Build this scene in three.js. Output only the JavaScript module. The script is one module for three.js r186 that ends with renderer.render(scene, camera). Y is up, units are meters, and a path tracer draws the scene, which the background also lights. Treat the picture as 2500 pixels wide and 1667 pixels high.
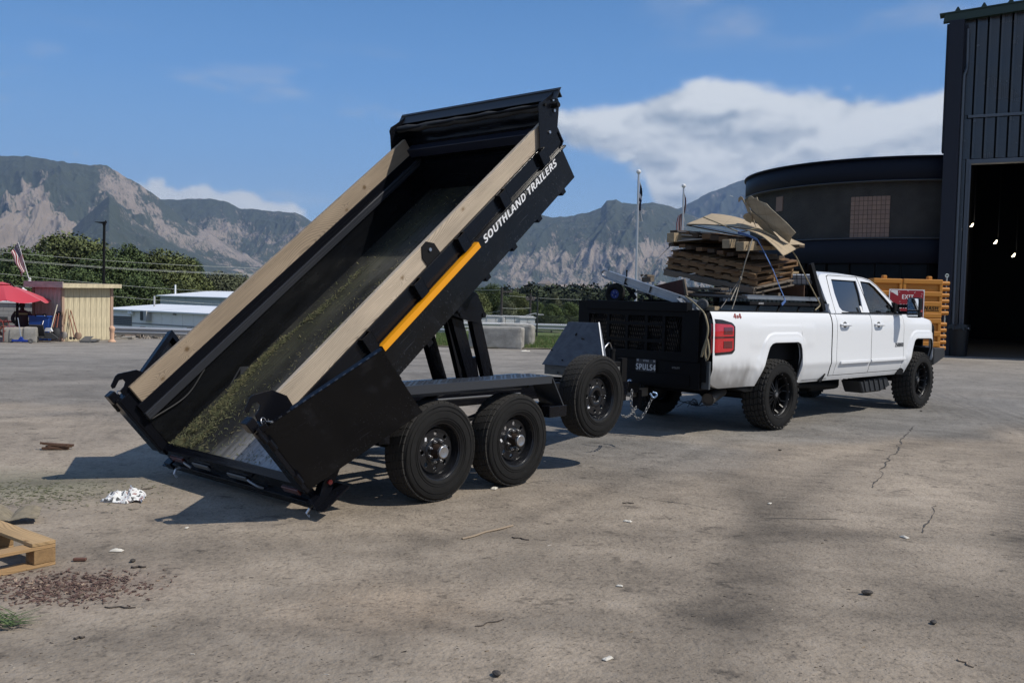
import * as THREE from 'three';
import { mergeGeometries } from 'three/addons/utils/BufferGeometryUtils.js';
import { RoundedBoxGeometry } from 'three/addons/geometries/RoundedBoxGeometry.js';
import { FontLoader } from 'three/addons/loaders/FontLoader.js';
import { TextGeometry } from 'three/addons/geometries/TextGeometry.js';

// ---------- camera, sky, sun, exposure ----------
const scene = new THREE.Scene();
const camera = new THREE.PerspectiveCamera(40.95, 1024 / 682, 0.1, 40000);
camera.position.set(0, 1.556, 0);
camera.rotation.set(-0.0462, 0, 0.0249, 'XYZ');
camera.updateMatrixWorld(true);
const SUN_EL = 51 * Math.PI / 180, SUN_AZ = -5 * Math.PI / 180;   // azimuth from +x towards -z
const sunDir = new THREE.Vector3(Math.cos(SUN_EL) * Math.cos(SUN_AZ), Math.sin(SUN_EL), -Math.cos(SUN_EL) * Math.sin(SUN_AZ));
const sun = new THREE.DirectionalLight(new THREE.Color(1, 0.945, 0.86), 4.2);
sun.name = 'sun'; sun.position.copy(sunDir).multiplyScalar(80); sun.target.position.set(0, 0, -12);
sun.castShadow = true; sun.shadow.radius = 1; sun.shadow.mapSize.set(4096, 4096);
Object.assign(sun.shadow.camera, { left: -45, right: 45, top: 45, bottom: -45, near: 1, far: 220 });
scene.add(sun, sun.target);
const EXPOSURE = 1.0;
scene.fog = new THREE.FogExp2(new THREE.Color(0.42, 0.62, 1.0), 0.000048);

// hash noise
const h2 = (x, y, s) => { let n = Math.imul(x | 0, 374761393) + Math.imul(y | 0, 668265263) + Math.imul(s | 0, 974711) | 0; n = Math.imul(n ^ (n >>> 13), 1274126177); return ((n ^ (n >>> 16)) >>> 0) / 4294967296; };
const vn = (x, y, s = 0) => { const ix = Math.floor(x), iy = Math.floor(y); let fx = x - ix, fy = y - iy; fx = fx * fx * (3 - 2 * fx); fy = fy * fy * (3 - 2 * fy); const a = h2(ix, iy, s), b = h2(ix + 1, iy, s), c = h2(ix, iy + 1, s), d = h2(ix + 1, iy + 1, s); return a + (b - a) * fx + (c - a) * fy + (a - b - c + d) * fx * fy; };
const fbm = (x, y, o = 4, s = 0, g = 0.5) => { let v = 0, a = 1, t = 0; for (let i = 0; i < o; i++) { v += a * vn(x, y, s + i * 17); t += a; a *= g; x = x * 2.03 + 11.3; y = y * 2.03 + 5.7; } return v / t; };
const ridged = (x, y, o = 5, s = 0) => { let v = 0, a = 1, t = 0; for (let i = 0; i < o; i++) { const n = 1 - Math.abs(2 * vn(x, y, s + i * 13) - 1); v += a * n * n; t += a; a *= 0.5; x = x * 2.07 + 3.1; y = y * 2.07 + 7.9; } return v / t; };
const clamp = (x, a = 0, b = 1) => Math.min(b, Math.max(a, x));
const ss = (a, b, x) => { const t = clamp((x - a) / (b - a)); return t * t * (3 - 2 * t); };
const lerp = (a, b, t) => a + (b - a) * t;
const pw = (pts, x) => { if (x <= pts[0][0]) return pts[0][1]; for (let i = 1; i < pts.length; i++) if (x <= pts[i][0]) return lerp(pts[i - 1][1], pts[i][1], (x - pts[i - 1][0]) / (pts[i][0] - pts[i - 1][0])); return pts[pts.length - 1][1]; };
let seed = 7; const rnd = () => { seed = (seed + 0x6d2b79f5) | 0; let t = Math.imul(seed ^ (seed >>> 15), 1 | seed); t = (t + Math.imul(t ^ (t >>> 7), 61 | t)) ^ t; return ((t ^ (t >>> 14)) >>> 0) / 4294967296; };
const rr = (a, b) => a + (b - a) * rnd();

{ // the sky: clear blue air paling to the horizon, a bank of cumulus to the right, small clouds elsewhere, more added out of view to whiten the shadows
  const W = 2048, H = 1024, d = new Float32Array(W * H * 4);
  const G = [[0, 0.46, 0.63, 0.8], [4, 0.33, 0.53, 0.79], [8, 0.225, 0.44, 0.765], [13, 0.145, 0.345, 0.7], [18, 0.1, 0.265, 0.58], [40, 0.07, 0.18, 0.42], [90, 0.05, 0.125, 0.32]];
  const ch = [1, 2, 3].map((k) => G.map((g) => [g[0], g[k]]));
  for (let j = 0; j < H; j++) {
    const el = ((j + 0.5) / H - 0.5) * 180;
    for (let i = 0; i < W; i++) {
      const round = ((i + 0.5) / W - 0.5) * 360, o = (j * W + i) * 4;
      let a = round + 90; if (a > 180) a -= 360; if (a < -180) a += 360;             // degrees to the right of -z
      let c = [0, 1, 2].map((k) => pw(ch[k], Math.max(el, 0)));
      if (el < 0) { const t = ss(0, -6, el); c = [lerp(c[0], 0.16, t), lerp(c[1], 0.15, t), lerp(c[2], 0.14, t)]; }
      if (el > -1 && el < 60) {
        // cumulus bank
        let m = 0, lit = 0;
        if (a > -3 && a < 75) {
          const wx = (fbm(a * 0.35, el * 0.6, 3, 140) - 0.5) * 2.2, wy = (fbm(a * 0.35 + 9, el * 0.6, 3, 141) - 0.5) * 1.1;
          const f = (x, y) => 0.78 * fbm((x + wx) * 0.16, (y + wy) * 0.55, 7, 3, 0.58) + 0.22 * (1 - Math.abs(2 * fbm((x + wx) * 0.3 + 30, (y + wy) * 0.8, 5, 60, 0.6) - 1));
          const top = pw([[-3, 11], [1.5, 12.4], [6, 12.8], [11, 14.2], [17, 13.4], [22, 12.8], [26, 13.7], [40, 15], [60, 12], [75, 7]], a), bot = pw([[-3, 9.5], [1, 8.9], [5, 8.3], [8, 7.0], [9.5, 3], [10.5, -2], [75, -2]], a);
          const n = f(a, el), ed = clamp((top - el) / 1.9) * clamp((el - bot) / 1.9) * clamp((a + 2.4) / 3.2) * clamp((75 - a) / 15);
          m = ss(0.32, 0.62, n * 1.0 + 0.16 * (fbm((a + wx) * 0.9, (el + wy) * 1.8, 4, 155, 0.6) - 0.5) + (ed - 0.66) * 0.8);
          const n2 = f(a + 0.5, el + 0.7), n3 = f(a + 1.1, el + 1.5);
          lit = clamp(0.52 + (n - n2) * 2.4 + (n - n3) * 1.8 + 0.5 * (fbm((a + wx) * 1.1, (el + wy) * 2.2, 4, 150, 0.6) - 0.5) + (el - lerp(bot, top, 0.5)) * 0.075);
        }
        // low clouds behind the left ridges, thin wisps
        if (a < 2 && el < 9) { const n = fbm(a * 0.75, el * 1.1, 6, 21, 0.6), ed = ss(-26, -21, a) * ss(-9.5, -14, a) * clamp((pw([[-23, 6.9], [-19, 6.6], [-16.5, 6.6], [-13, 5.4], [-9, 4.8]], a) - el) / 0.9); const q = ss(0.4, 0.56, n + (ed - 0.66) * 0.5); if (q > m) { m = q; lit = 0.8 + 0.3 * (n - 0.5); } }
        const wsp = ss(0.56, 0.85, fbm(a * 0.13 + 3, el * 0.55, 5, 77, 0.6)) * 0.35 * ss(4, 7, el) * ss(16, 11, el) * ss(-2, -8, a);
        const cir = ss(0.42, 0.8, fbm(a * 0.1 + 9, el * 0.28 + 2, 5, 91, 0.6)) * 0.85 * ss(14.5, 16.5, el) * ss(6, 13, a) * ss(40, 24, el);
        const far = Math.abs(a) > 50 ? ss(0.44, 0.66, fbm(a * 0.06, el * 0.16, 5, 33, 0.55)) * ss(3, 9, el) * ss(60, 40, el) * ss(50, 64, Math.abs(a)) : 0;  // clouds out of view, added to whiten and lift the shadow light
        const body = [lerp(0.36, 0.84, lit), lerp(0.43, 0.87, lit), lerp(0.51, 0.88, lit)];
        for (let k = 0; k < 3; k++) {
          c[k] = lerp(c[k], body[k], m * 0.93); c[k] = lerp(c[k], 0.66, Math.max(wsp, cir * 0.55)); c[k] = lerp(c[k], [0.6, 0.64, 0.68][k], far * 0.85);
        }
        // grey rain-haze under the bank
        const hz = ss(6, 13, a) * ss(75, 55, a) * ss(9, 4, el) * 0.75 * (1 - m * 0.4); for (let k = 0; k < 3; k++) c[k] = lerp(c[k], [0.33, 0.415, 0.51][k], hz);
      }
      d[o] = c[0]; d[o + 1] = c[1]; d[o + 2] = c[2]; d[o + 3] = 1;
    }
  }
  const t = new THREE.DataTexture(d, W, H, THREE.RGBAFormat, THREE.FloatType);
  t.mapping = THREE.EquirectangularReflectionMapping; t.magFilter = THREE.LinearFilter; t.minFilter = THREE.LinearFilter; t.needsUpdate = true;
  scene.background = t; scene.environment = t;
}

// ---------- picture measurements to places in the world (photograph pixels, 2500 x 1667) ----------
const V = (x, y, z) => new THREE.Vector3(x, y, z);
const FPX = 2232, EYE = camera.position.clone();
const ray = (px, py) => V((px - 1250) / FPX, -(py - 833.5) / FPX, -1).applyEuler(camera.rotation);
const at = (px, py, depth) => ray(px, py).multiplyScalar(depth).add(EYE);
const gy = (x, z) => -0.38 * ss(-3, -12, x) * ss(-14, -34, z);          // the yard falls a little towards its far left corner
const gnd = (px, py) => { const r = ray(px, py); let y = 0, p; for (let i = 0; i < 12; i++) { p = r.clone().multiplyScalar((y - EYE.y) / r.y).add(EYE); y = gy(p.x, p.z); } return p; };
const inFrame = (root, axis, val, px, py) => { root.updateMatrixWorld(true); const m = root.matrixWorld.clone().invert(), o = EYE.clone().applyMatrix4(m), q = at(px, py, 1).applyMatrix4(m), r = q.sub(o); const k = (val - o.getComponent(axis)) / r.getComponent(axis); return r.multiplyScalar(k).add(o); };

// ---------- geometry helpers ----------
const taken = new Map();
const numbered = (n) => { const k = taken.get(n) ?? 0; taken.set(n, k + 1); return k ? n + '_' + String(k).padStart(3, '0') : n; };
const prep = (g) => { let q = g.index ? g.toNonIndexed() : g; if (!q.attributes.normal) q.computeVertexNormals(); if (!q.attributes.uv) q.setAttribute('uv', new THREE.BufferAttribute(new Float32Array(q.attributes.position.count * 2), 2)); for (const k of Object.keys(q.attributes)) if (!['position', 'normal', 'uv', 'color'].includes(k)) q.deleteAttribute(k); q.morphAttributes = {}; return q; };
const join = (list) => { list = (Array.isArray(list) ? list : [list]).flat(9).filter(Boolean).map(prep); return list.length === 1 ? list[0] : mergeGeometries(list); };
// texture coordinates in metres by the direction a face looks in
const boxUV = (g, s = 1, ox = 0, oy = 0) => { g = g.index ? g.toNonIndexed() : g; const p = g.attributes.position, n = g.attributes.normal, uv = new Float32Array(p.count * 2); for (let i = 0; i < p.count; i++) { const ax = Math.abs(n.getX(i)), ay = Math.abs(n.getY(i)), az = Math.abs(n.getZ(i)); let u, v; if (ay >= ax && ay >= az) { u = p.getX(i); v = p.getZ(i); } else if (az >= ax) { u = p.getX(i); v = p.getY(i); } else { u = p.getZ(i); v = p.getY(i); } uv[2 * i] = u * s + ox; uv[2 * i + 1] = v * s + oy; } g.setAttribute('uv', new THREE.BufferAttribute(uv, 2)); return g; };
const mv = (g, x = 0, y = 0, z = 0, rx = 0, ry = 0, rz = 0) => { if (rx) g.rotateX(rx); if (ry) g.rotateY(ry); if (rz) g.rotateZ(rz); return g.translate(x, y, z); };
const box = (w, h, d, x = 0, y = 0, z = 0, rx = 0, ry = 0, rz = 0) => mv(new THREE.BoxGeometry(w, h, d), x, y, z, rx, ry, rz);
const rbox = (w, h, d, r, x = 0, y = 0, z = 0, rx = 0, ry = 0, rz = 0) => mv(new RoundedBoxGeometry(w, h, d, 1, Math.min(r, w * 0.49, h * 0.49, d * 0.49)), x, y, z, rx, ry, rz);
const bb = (x0, x1, y0, y1, z0, z1, r = 0) => r ? rbox(x1 - x0, y1 - y0, z1 - z0, r, (x0 + x1) / 2, (y0 + y1) / 2, (z0 + z1) / 2) : box(x1 - x0, y1 - y0, z1 - z0, (x0 + x1) / 2, (y0 + y1) / 2, (z0 + z1) / 2);
const cyl = (r1, r2, h, n = 16, open = false) => new THREE.CylinderGeometry(r1, r2, h, n, 1, open);
const rod = (a, b, r1, r2 = r1, n = 8) => { const d = b.clone().sub(a), L = d.length(), g = cyl(r2, r1, L, n); g.translate(0, L / 2, 0); g.applyQuaternion(new THREE.Quaternion().setFromUnitVectors(V(0, 1, 0), d.normalize())); return g.translate(a.x, a.y, a.z); };
const bar = (a, b, w, h, up = V(0, 1, 0)) => { const x = b.clone().sub(a), L = x.length(); x.normalize(); const z = x.clone().cross(up).normalize(), y = z.clone().cross(x); const g = new THREE.BoxGeometry(L, h, w); g.applyMatrix4(new THREE.Matrix4().makeBasis(x, y, z)); return g.translate((a.x + b.x) / 2, (a.y + b.y) / 2, (a.z + b.z) / 2); };
const path = (pts, r, n = 24, k = 6, tight = 0.5) => new THREE.TubeGeometry(new THREE.CatmullRomCurve3(pts, false, 'catmullrom', tight), n, r, k);
const shape = (pts, holes = []) => { const s = new THREE.Shape(pts.map((p) => new THREE.Vector2(p[0], p[1]))); for (const h of holes) s.holes.push(new THREE.Path(h.map((p) => new THREE.Vector2(p[0], p[1])))); return s; };
const circ = (cx, cy, r, n = 20, rev = true) => Array.from({ length: n }, (_, i) => { const a = (rev ? -1 : 1) * i / n * 2 * Math.PI; return [cx + r * Math.cos(a), cy + r * Math.sin(a)]; });
const slab = (pts, depth, holes = [], bevel = 0) => { const g = new THREE.ExtrudeGeometry(shape(pts, holes), { depth: depth - 2 * bevel, bevelEnabled: bevel > 0, bevelThickness: bevel, bevelSize: bevel, bevelOffset: -bevel, bevelSegments: 1, curveSegments: 8 }); return g.translate(0, 0, -depth / 2 + bevel); };   // in x-y, thickness about z = 0
const quad = (a, b, c, d) => { const g = new THREE.BufferGeometry(); g.setAttribute('position', new THREE.Float32BufferAttribute([a, b, c, a, c, d].flatMap((p) => [p.x, p.y, p.z]), 3)); g.setAttribute('uv', new THREE.Float32BufferAttribute([0, 0, 1, 0, 1, 1, 0, 0, 1, 1, 0, 1], 2)); g.computeVertexNormals(); return g; };
// a grid surface f(u, v) -> Vector3, smooth normals
const surf = (f, nu, nv, flip = false) => { const p = [], uv = [], ix = []; for (let j = 0; j <= nv; j++) for (let i = 0; i <= nu; i++) { const q = f(i / nu, j / nv); p.push(q.x, q.y, q.z); uv.push(q.u ?? i / nu, q.v ?? j / nv); } for (let j = 0; j < nv; j++) for (let i = 0; i < nu; i++) { const a = j * (nu + 1) + i, b = a + 1, c = a + nu + 1, d = c + 1; flip ? ix.push(a, c, b, b, c, d) : ix.push(a, b, c, b, d, c); } const g = new THREE.BufferGeometry(); g.setAttribute('position', new THREE.Float32BufferAttribute(p, 3)); g.setAttribute('uv', new THREE.Float32BufferAttribute(uv, 2)); g.setIndex(ix); g.computeVertexNormals(); return g; };
// a sheet with thickness from a surface: both faces and a rim
const sheet = (f, nu, nv, th, nrm) => { const top = surf(f, nu, nv), g2 = surf((u, v) => f(u, v).clone().addScaledVector(nrm, -th), nu, nv, true); const rim = []; const e = (u0, v0, u1, v1, n) => { for (let i = 0; i < n; i++) { const a = f(lerp(u0, u1, i / n), lerp(v0, v1, i / n)), b = f(lerp(u0, u1, (i + 1) / n), lerp(v0, v1, (i + 1) / n)); rim.push(quad(a, b, b.clone().addScaledVector(nrm, -th), a.clone().addScaledVector(nrm, -th))); } }; e(0, 0, 1, 0, nu); e(1, 0, 1, 1, nv); e(1, 1, 0, 1, nu); e(0, 1, 0, 0, nv); return [top, g2, ...rim]; };
const lathe = (pts, n = 32) => new THREE.LatheGeometry(pts.map((p) => new THREE.Vector2(Math.max(p[0], 0.0001), p[1])), n);
const latheZ = (pts, n = 32) => lathe(pts, n).rotateX(Math.PI / 2);       // profile points (radius, z)

// ---------- names, labels ----------
const shadow = (o) => { o.castShadow = true; o.receiveShadow = true; return o; };
const tag = (o, label, category, group) => { o.userData.label = label; o.userData.category = category; if (group) o.userData.group = group; return o; };
const thing = (name, label, category, pos = V(0, 0, 0), turn = 0, group) => { const o = new THREE.Group(); o.name = numbered(name); o.position.copy(pos); o.rotation.y = turn; scene.add(o); return tag(o, label, category, group); };
const part = (parent, name, geos, mat, label) => { const m = shadow(new THREE.Mesh(join(geos), mat)); m.name = numbered(name); if (label) m.userData.label = label; (parent ?? scene).add(m); return m; };
const solo = (name, label, category, geos, mat, group) => tag(part(scene, name, geos, mat), label, category, group);
const struct = (name, geos, mat, parent) => { const m = part(parent ?? scene, name, geos, mat); if (!parent) m.userData.kind = 'structure'; return m; };
const stuff = (o, name, label, category) => { o.name = numbered(name); o.userData.kind = 'stuff'; tag(o, label, category); shadow(o); scene.add(o); return o; };
const pieces = (parent, name, geo, mat) => { const m = shadow(new THREE.Mesh(geo, mat)); m.name = numbered(name); parent.add(m); return m; };
const copyThing = (src, label, group) => { const c = src.clone(); c.name = numbered(src.name.replace(/_\d{3}$/, '')); c.userData = { ...src.userData }; if (label) c.userData.label = label; if (group) c.userData.group = group; c.traverse((o) => { if (o !== c && o.name) o.name = numbered(o.name.replace(/_\d{3}$/, '')); }); scene.add(c); return c; };

// ---------- textures and materials ----------
const tex = (w, h, f, { srgb = false, rep = [1, 1], clampEdge = false } = {}) => { const d = new Uint8Array(w * h * 4); for (let y = 0; y < h; y++) for (let x = 0; x < w; x++) { const c = f(x / w, y / h, x, y), o = (y * w + x) * 4; if (typeof c === 'number') d[o] = d[o + 1] = d[o + 2] = clamp(c) * 255; else { d[o] = clamp(c[0]) * 255; d[o + 1] = clamp(c[1]) * 255; d[o + 2] = clamp(c[2]) * 255; } d[o + 3] = 255; } const t = new THREE.DataTexture(d, w, h, THREE.RGBAFormat); t.wrapS = t.wrapT = clampEdge ? THREE.ClampToEdgeWrapping : THREE.RepeatWrapping; t.magFilter = THREE.LinearFilter; t.minFilter = THREE.LinearMipmapLinearFilter; t.repeat.set(...rep); if (srgb) t.colorSpace = THREE.SRGBColorSpace; t.needsUpdate = true; return t; };
const re = (t, u, v) => { const c = t.clone(); c.repeat.set(u, v); c.needsUpdate = true; return c; };
// periodic noise: period p lattice cells over the tile
const pn = (u, v, p, s = 0, q = p) => { const x = u * p, y = v * q, ix = Math.floor(x), iy = Math.floor(y); let fx = x - ix, fy = y - iy; fx = fx * fx * (3 - 2 * fx); fy = fy * fy * (3 - 2 * fy); const m = (a, n) => ((a % n) + n) % n; const A = h2(m(ix, p), m(iy, q), s), B = h2(m(ix + 1, p), m(iy, q), s), C = h2(m(ix, p), m(iy + 1, q), s), D = h2(m(ix + 1, p), m(iy + 1, q), s); return A + (B - A) * fx + (C - A) * fy + (A - B - C + D) * fx * fy; };
const pf = (u, v, p, o = 4, s = 0, q = p) => { let r = 0, a = 1, t = 0; for (let i = 0; i < o; i++) { r += a * pn(u, v, p << i, s + i * 7, q << i); t += a; a *= 0.55; } return r / t; };
const sc = (hex, o = {}) => new THREE.MeshStandardMaterial({ color: new THREE.Color(hex), roughness: 0.7, ...o });
const lin = (r, g, b, o = {}) => new THREE.MeshStandardMaterial({ color: new THREE.Color().setRGB(r, g, b), roughness: 0.75, ...o });
const T = {};
T.noise = tex(512, 512, (u, v) => 0.72 + 0.56 * (pf(u, v, 8, 6, 5) - 0.5), {});
T.rough = tex(512, 512, (u, v) => clamp(0.35 + 0.9 * (pf(u, v, 6, 6, 9) - 0.4)), {});
T.bumpFine = tex(512, 512, (u, v) => pf(u, v, 32, 4, 15), {});
T.asph = tex(2048, 2048, (u, v) => { const g = pf(u, v, 140, 3, 31), c = pf(u, v, 5, 5, 32), st = pf(u, v, 7, 5, 36, 34), q = pf(u, v, 28, 4, 38), cr = Math.abs(pf(u, v, 4, 5, 39) - 0.5), cr2 = Math.abs(pf(u, v, 9, 4, 45) - 0.5), p = h2(Math.floor(u * 2048), Math.floor(v * 2048), 34); let k = 0.92 + 0.5 * (g - 0.5) + 0.26 * (c - 0.5) + 0.24 * (st - 0.5) + 0.3 * (q - 0.5) + (p - 0.5) * 0.2; k -= 0.2 * ss(0.3, 0.2, g); k -= 0.2 * ss(0.007, 0.001, cr) * ss(0.45, 0.6, q) + 0.12 * ss(0.008, 0.001, cr2) * ss(0.5, 0.62, c); k -= 0.28 * ss(0.34, 0.26, q) * ss(0.5, 0.6, st); return [k * 0.99, k * 0.972, k * 0.945]; }, {});
T.asphB = tex(1024, 1024, (u, v) => { const g = pf(u, v, 128, 3, 31), c = pf(u, v, 10, 5, 33), q = pf(u, v, 40, 3, 38), st = pf(u, v, 8, 5, 36, 50); return 0.3 * g + 0.25 * c + 0.25 * q + 0.2 * st; }, {});
const woodF = (s, knots) => (u, v) => { // u along the grain (2.4 m), v across (0.3 m)
  let kd = 0, kk = 0; for (let i = 0; i < knots; i++) { const ku = h2(i, 1, s), kv = h2(i, 2, s); let du = Math.abs(u - ku); du = Math.min(du, 1 - du) * 2.4; const dv = (v - kv) * 0.3; const r2 = Math.sqrt(du * du * 0.5 + dv * dv); kk += Math.exp(-r2 * r2 / 0.0012) * 0.05 * Math.sign(dv + 1e-6); kd += Math.exp(-r2 * r2 / 0.0002); }
  const vd = (v - 0.5 - 0.16 * Math.sin(u * 6.283 + s) - 0.2 * (pf(u, v, 2, 2, s + 2) - 0.5)) * 0.3, w = Math.sqrt(vd * vd + 0.0006) + kk * 1.3 + 0.045 * Math.sin(u * 6.283 + s * 2) + 0.025 * Math.sin(u * 12.566 + s) + 0.01 * pf(u, v, 4, 3, s + 3); const rings = 0.5 + 0.5 * Math.sin(w * 520 + 3 * pf(u, v, 3, 3, s + 8)); const fine = pf(u, v, 6, 4, s + 5, 120);
  let k = 0.9 - 0.3 * Math.pow(rings, 3) + 0.34 * (fine - 0.5) + 0.55 * (pf(u, v, 4, 5, s + 6, 3) - 0.5); const kn = clamp(kd); return [k * (1 - 0.55 * kn), k * (0.95 - 0.6 * kn), k * (0.88 - 0.65 * kn)]; };
T.wood = tex(1024, 256, woodF(3, 5), {}); T.wood2 = tex(1024, 256, woodF(11, 4), {});
const wm = (r, g, b, t = T.wood, o = {}) => new THREE.MeshStandardMaterial({ color: new THREE.Color().setRGB(r, g, b), map: t, bumpMap: t, bumpScale: 0.0012, roughness: 0.85, ...o });
// a plank along x; texture runs with the grain, each plank at its own place of the print
const plank = (L, h, w, r = 0.003) => { let g = rbox(L, h, w, r); g = g.index ? g.toNonIndexed() : g; const p = g.attributes.position, n = g.attributes.normal, uv = new Float32Array(p.count * 2), a = rnd(), b = rnd(); for (let i = 0; i < p.count; i++) { const e = Math.abs(n.getX(i)) > 0.7; uv[2 * i] = (e ? p.getY(i) * 0.4 : p.getX(i) / 2.4) + a; uv[2 * i + 1] = (Math.abs(n.getY(i)) > 0.6 ? p.getZ(i) : p.getY(i) + 0.5 * p.getZ(i)) / 0.3 + b; } g.setAttribute('uv', new THREE.BufferAttribute(uv, 2)); return g; };
const M = {
  black: new THREE.MeshPhysicalMaterial({ color: new THREE.Color().setRGB(0.0055, 0.006, 0.0085), roughness: 0.45, roughnessMap: re(T.rough, 1.3, 1.3), specularIntensity: 0.4 }),
  blackMatt: new THREE.MeshPhysicalMaterial({ color: new THREE.Color().setRGB(0.006, 0.006, 0.007), roughness: 0.7, specularIntensity: 0.4 }),
  gap: lin(0.004, 0.004, 0.004, { roughness: 1 }),
  rubber: new THREE.MeshPhysicalMaterial({ color: new THREE.Color().setRGB(0.015, 0.0145, 0.014), specularIntensity: 0.5, roughness: 0.8, map: re(T.noise, 6, 6), bumpMap: re(T.bumpFine, 10, 10), bumpScale: 0.0012 }),
  steel: lin(0.55, 0.55, 0.56, { metalness: 1, roughness: 0.32 }),
  alu: lin(0.5, 0.52, 0.55, { metalness: 0.85, roughness: 0.42, map: re(T.noise, 3, 3) }),
  white: new THREE.MeshPhysicalMaterial({ color: new THREE.Color().setRGB(0.78, 0.79, 0.8), roughness: 0.35, clearcoat: 0.6, clearcoatRoughness: 0.15 }),
  whiteMatt: lin(0.72, 0.72, 0.71, { roughness: 0.6 }),
  concrete: lin(0.42, 0.4, 0.36, { roughness: 0.95, map: re(T.noise, 1.6, 1.6), bumpMap: re(T.bumpFine, 3, 3), bumpScale: 0.006 }),
  glassDark: new THREE.MeshPhysicalMaterial({ color: new THREE.Color().setRGB(0.012, 0.014, 0.016), roughness: 0.06, clearcoat: 1, clearcoatRoughness: 0.03 }),
  glassTint: new THREE.MeshPhysicalMaterial({ color: new THREE.Color().setRGB(0.42, 0.46, 0.46), roughness: 0.02, transmission: 1, thickness: 0, ior: 1.5, side: THREE.DoubleSide }),
  rope: lin(0.28, 0.235, 0.15, { roughness: 0.95 }), redRubber: sc('#7d1a16'), wire: lin(0.45, 0.47, 0.42, { roughness: 0.5 }),
};
const font = await new FontLoader().loadAsync('fonts/droid/droid_sans_bold.typeface.json');
const text = (s, size, depth) => { const g = new TextGeometry(s, { font, size, depth, height: depth, curveSegments: 3, bevelEnabled: false }); g.computeBoundingBox(); return g; };
// ================= LARGE STRUCTURE =================
// lot edge: how far back the paved yard reaches at each x
const lotBack = (x) => x < -5.4 ? -38.2 : x < -3.9 ? lerp(-38.2, -29.0, ss(-5.4, -3.9, x)) : x < 6 ? -28.9 - 0.25 * Math.sin(x * 2.3) * ss(-3.9, -3, x) : lerp(-29, -62, ss(6, 9, x));
const TRACKS = [[[[1500, 1667], [1700, 1500], [1810, 1380], [1850, 1280], [1830, 1190]], 0.14, -0.24], [[[1640, 1667], [1800, 1540], [1920, 1400], [1960, 1300]], 0.14, -0.2], [[[960, 1345], [1200, 1300], [1450, 1205], [1680, 1112], [1800, 1075]], 0.1, -0.22], [[[2480, 1640], [2300, 1470], [2100, 1350], [1900, 1250], [1780, 1160]], 0.3, -0.2], [[[850, 1640], [1050, 1500], [1300, 1350], [1480, 1240]], 0.12, -0.16], [[[300, 1560], [700, 1440], [1150, 1400], [1500, 1420], [1800, 1520]], 0.16, -0.15], [[[0, 1020], [300, 1005], [560, 990]], 0.12, -0.14], [[[0, 930], [260, 925], [470, 905]], 0.16, -0.1], [[[0, 852], [200, 846], [420, 830], [700, 815]], 0.35, 0.12], [[[1320, 905], [1500, 900], [1700, 890]], 0.3, 0.08], [[[1550, 1180], [1750, 1060], [2000, 1075], [2500, 1290]], 0.35, 0.13], [[[2500, 1110], [2200, 1060], [1980, 1000]], 0.25, -0.12]].map(([p, w, s]) => { const q = p.map((a) => gnd(...a)); const X = q.map((a) => a.x), Z = q.map((a) => a.z), m = w * 3; return { p: q, w, s, x0: Math.min(...X) - m, x1: Math.max(...X) + m, z0: Math.min(...Z) - m, z1: Math.max(...Z) + m }; });
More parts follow.
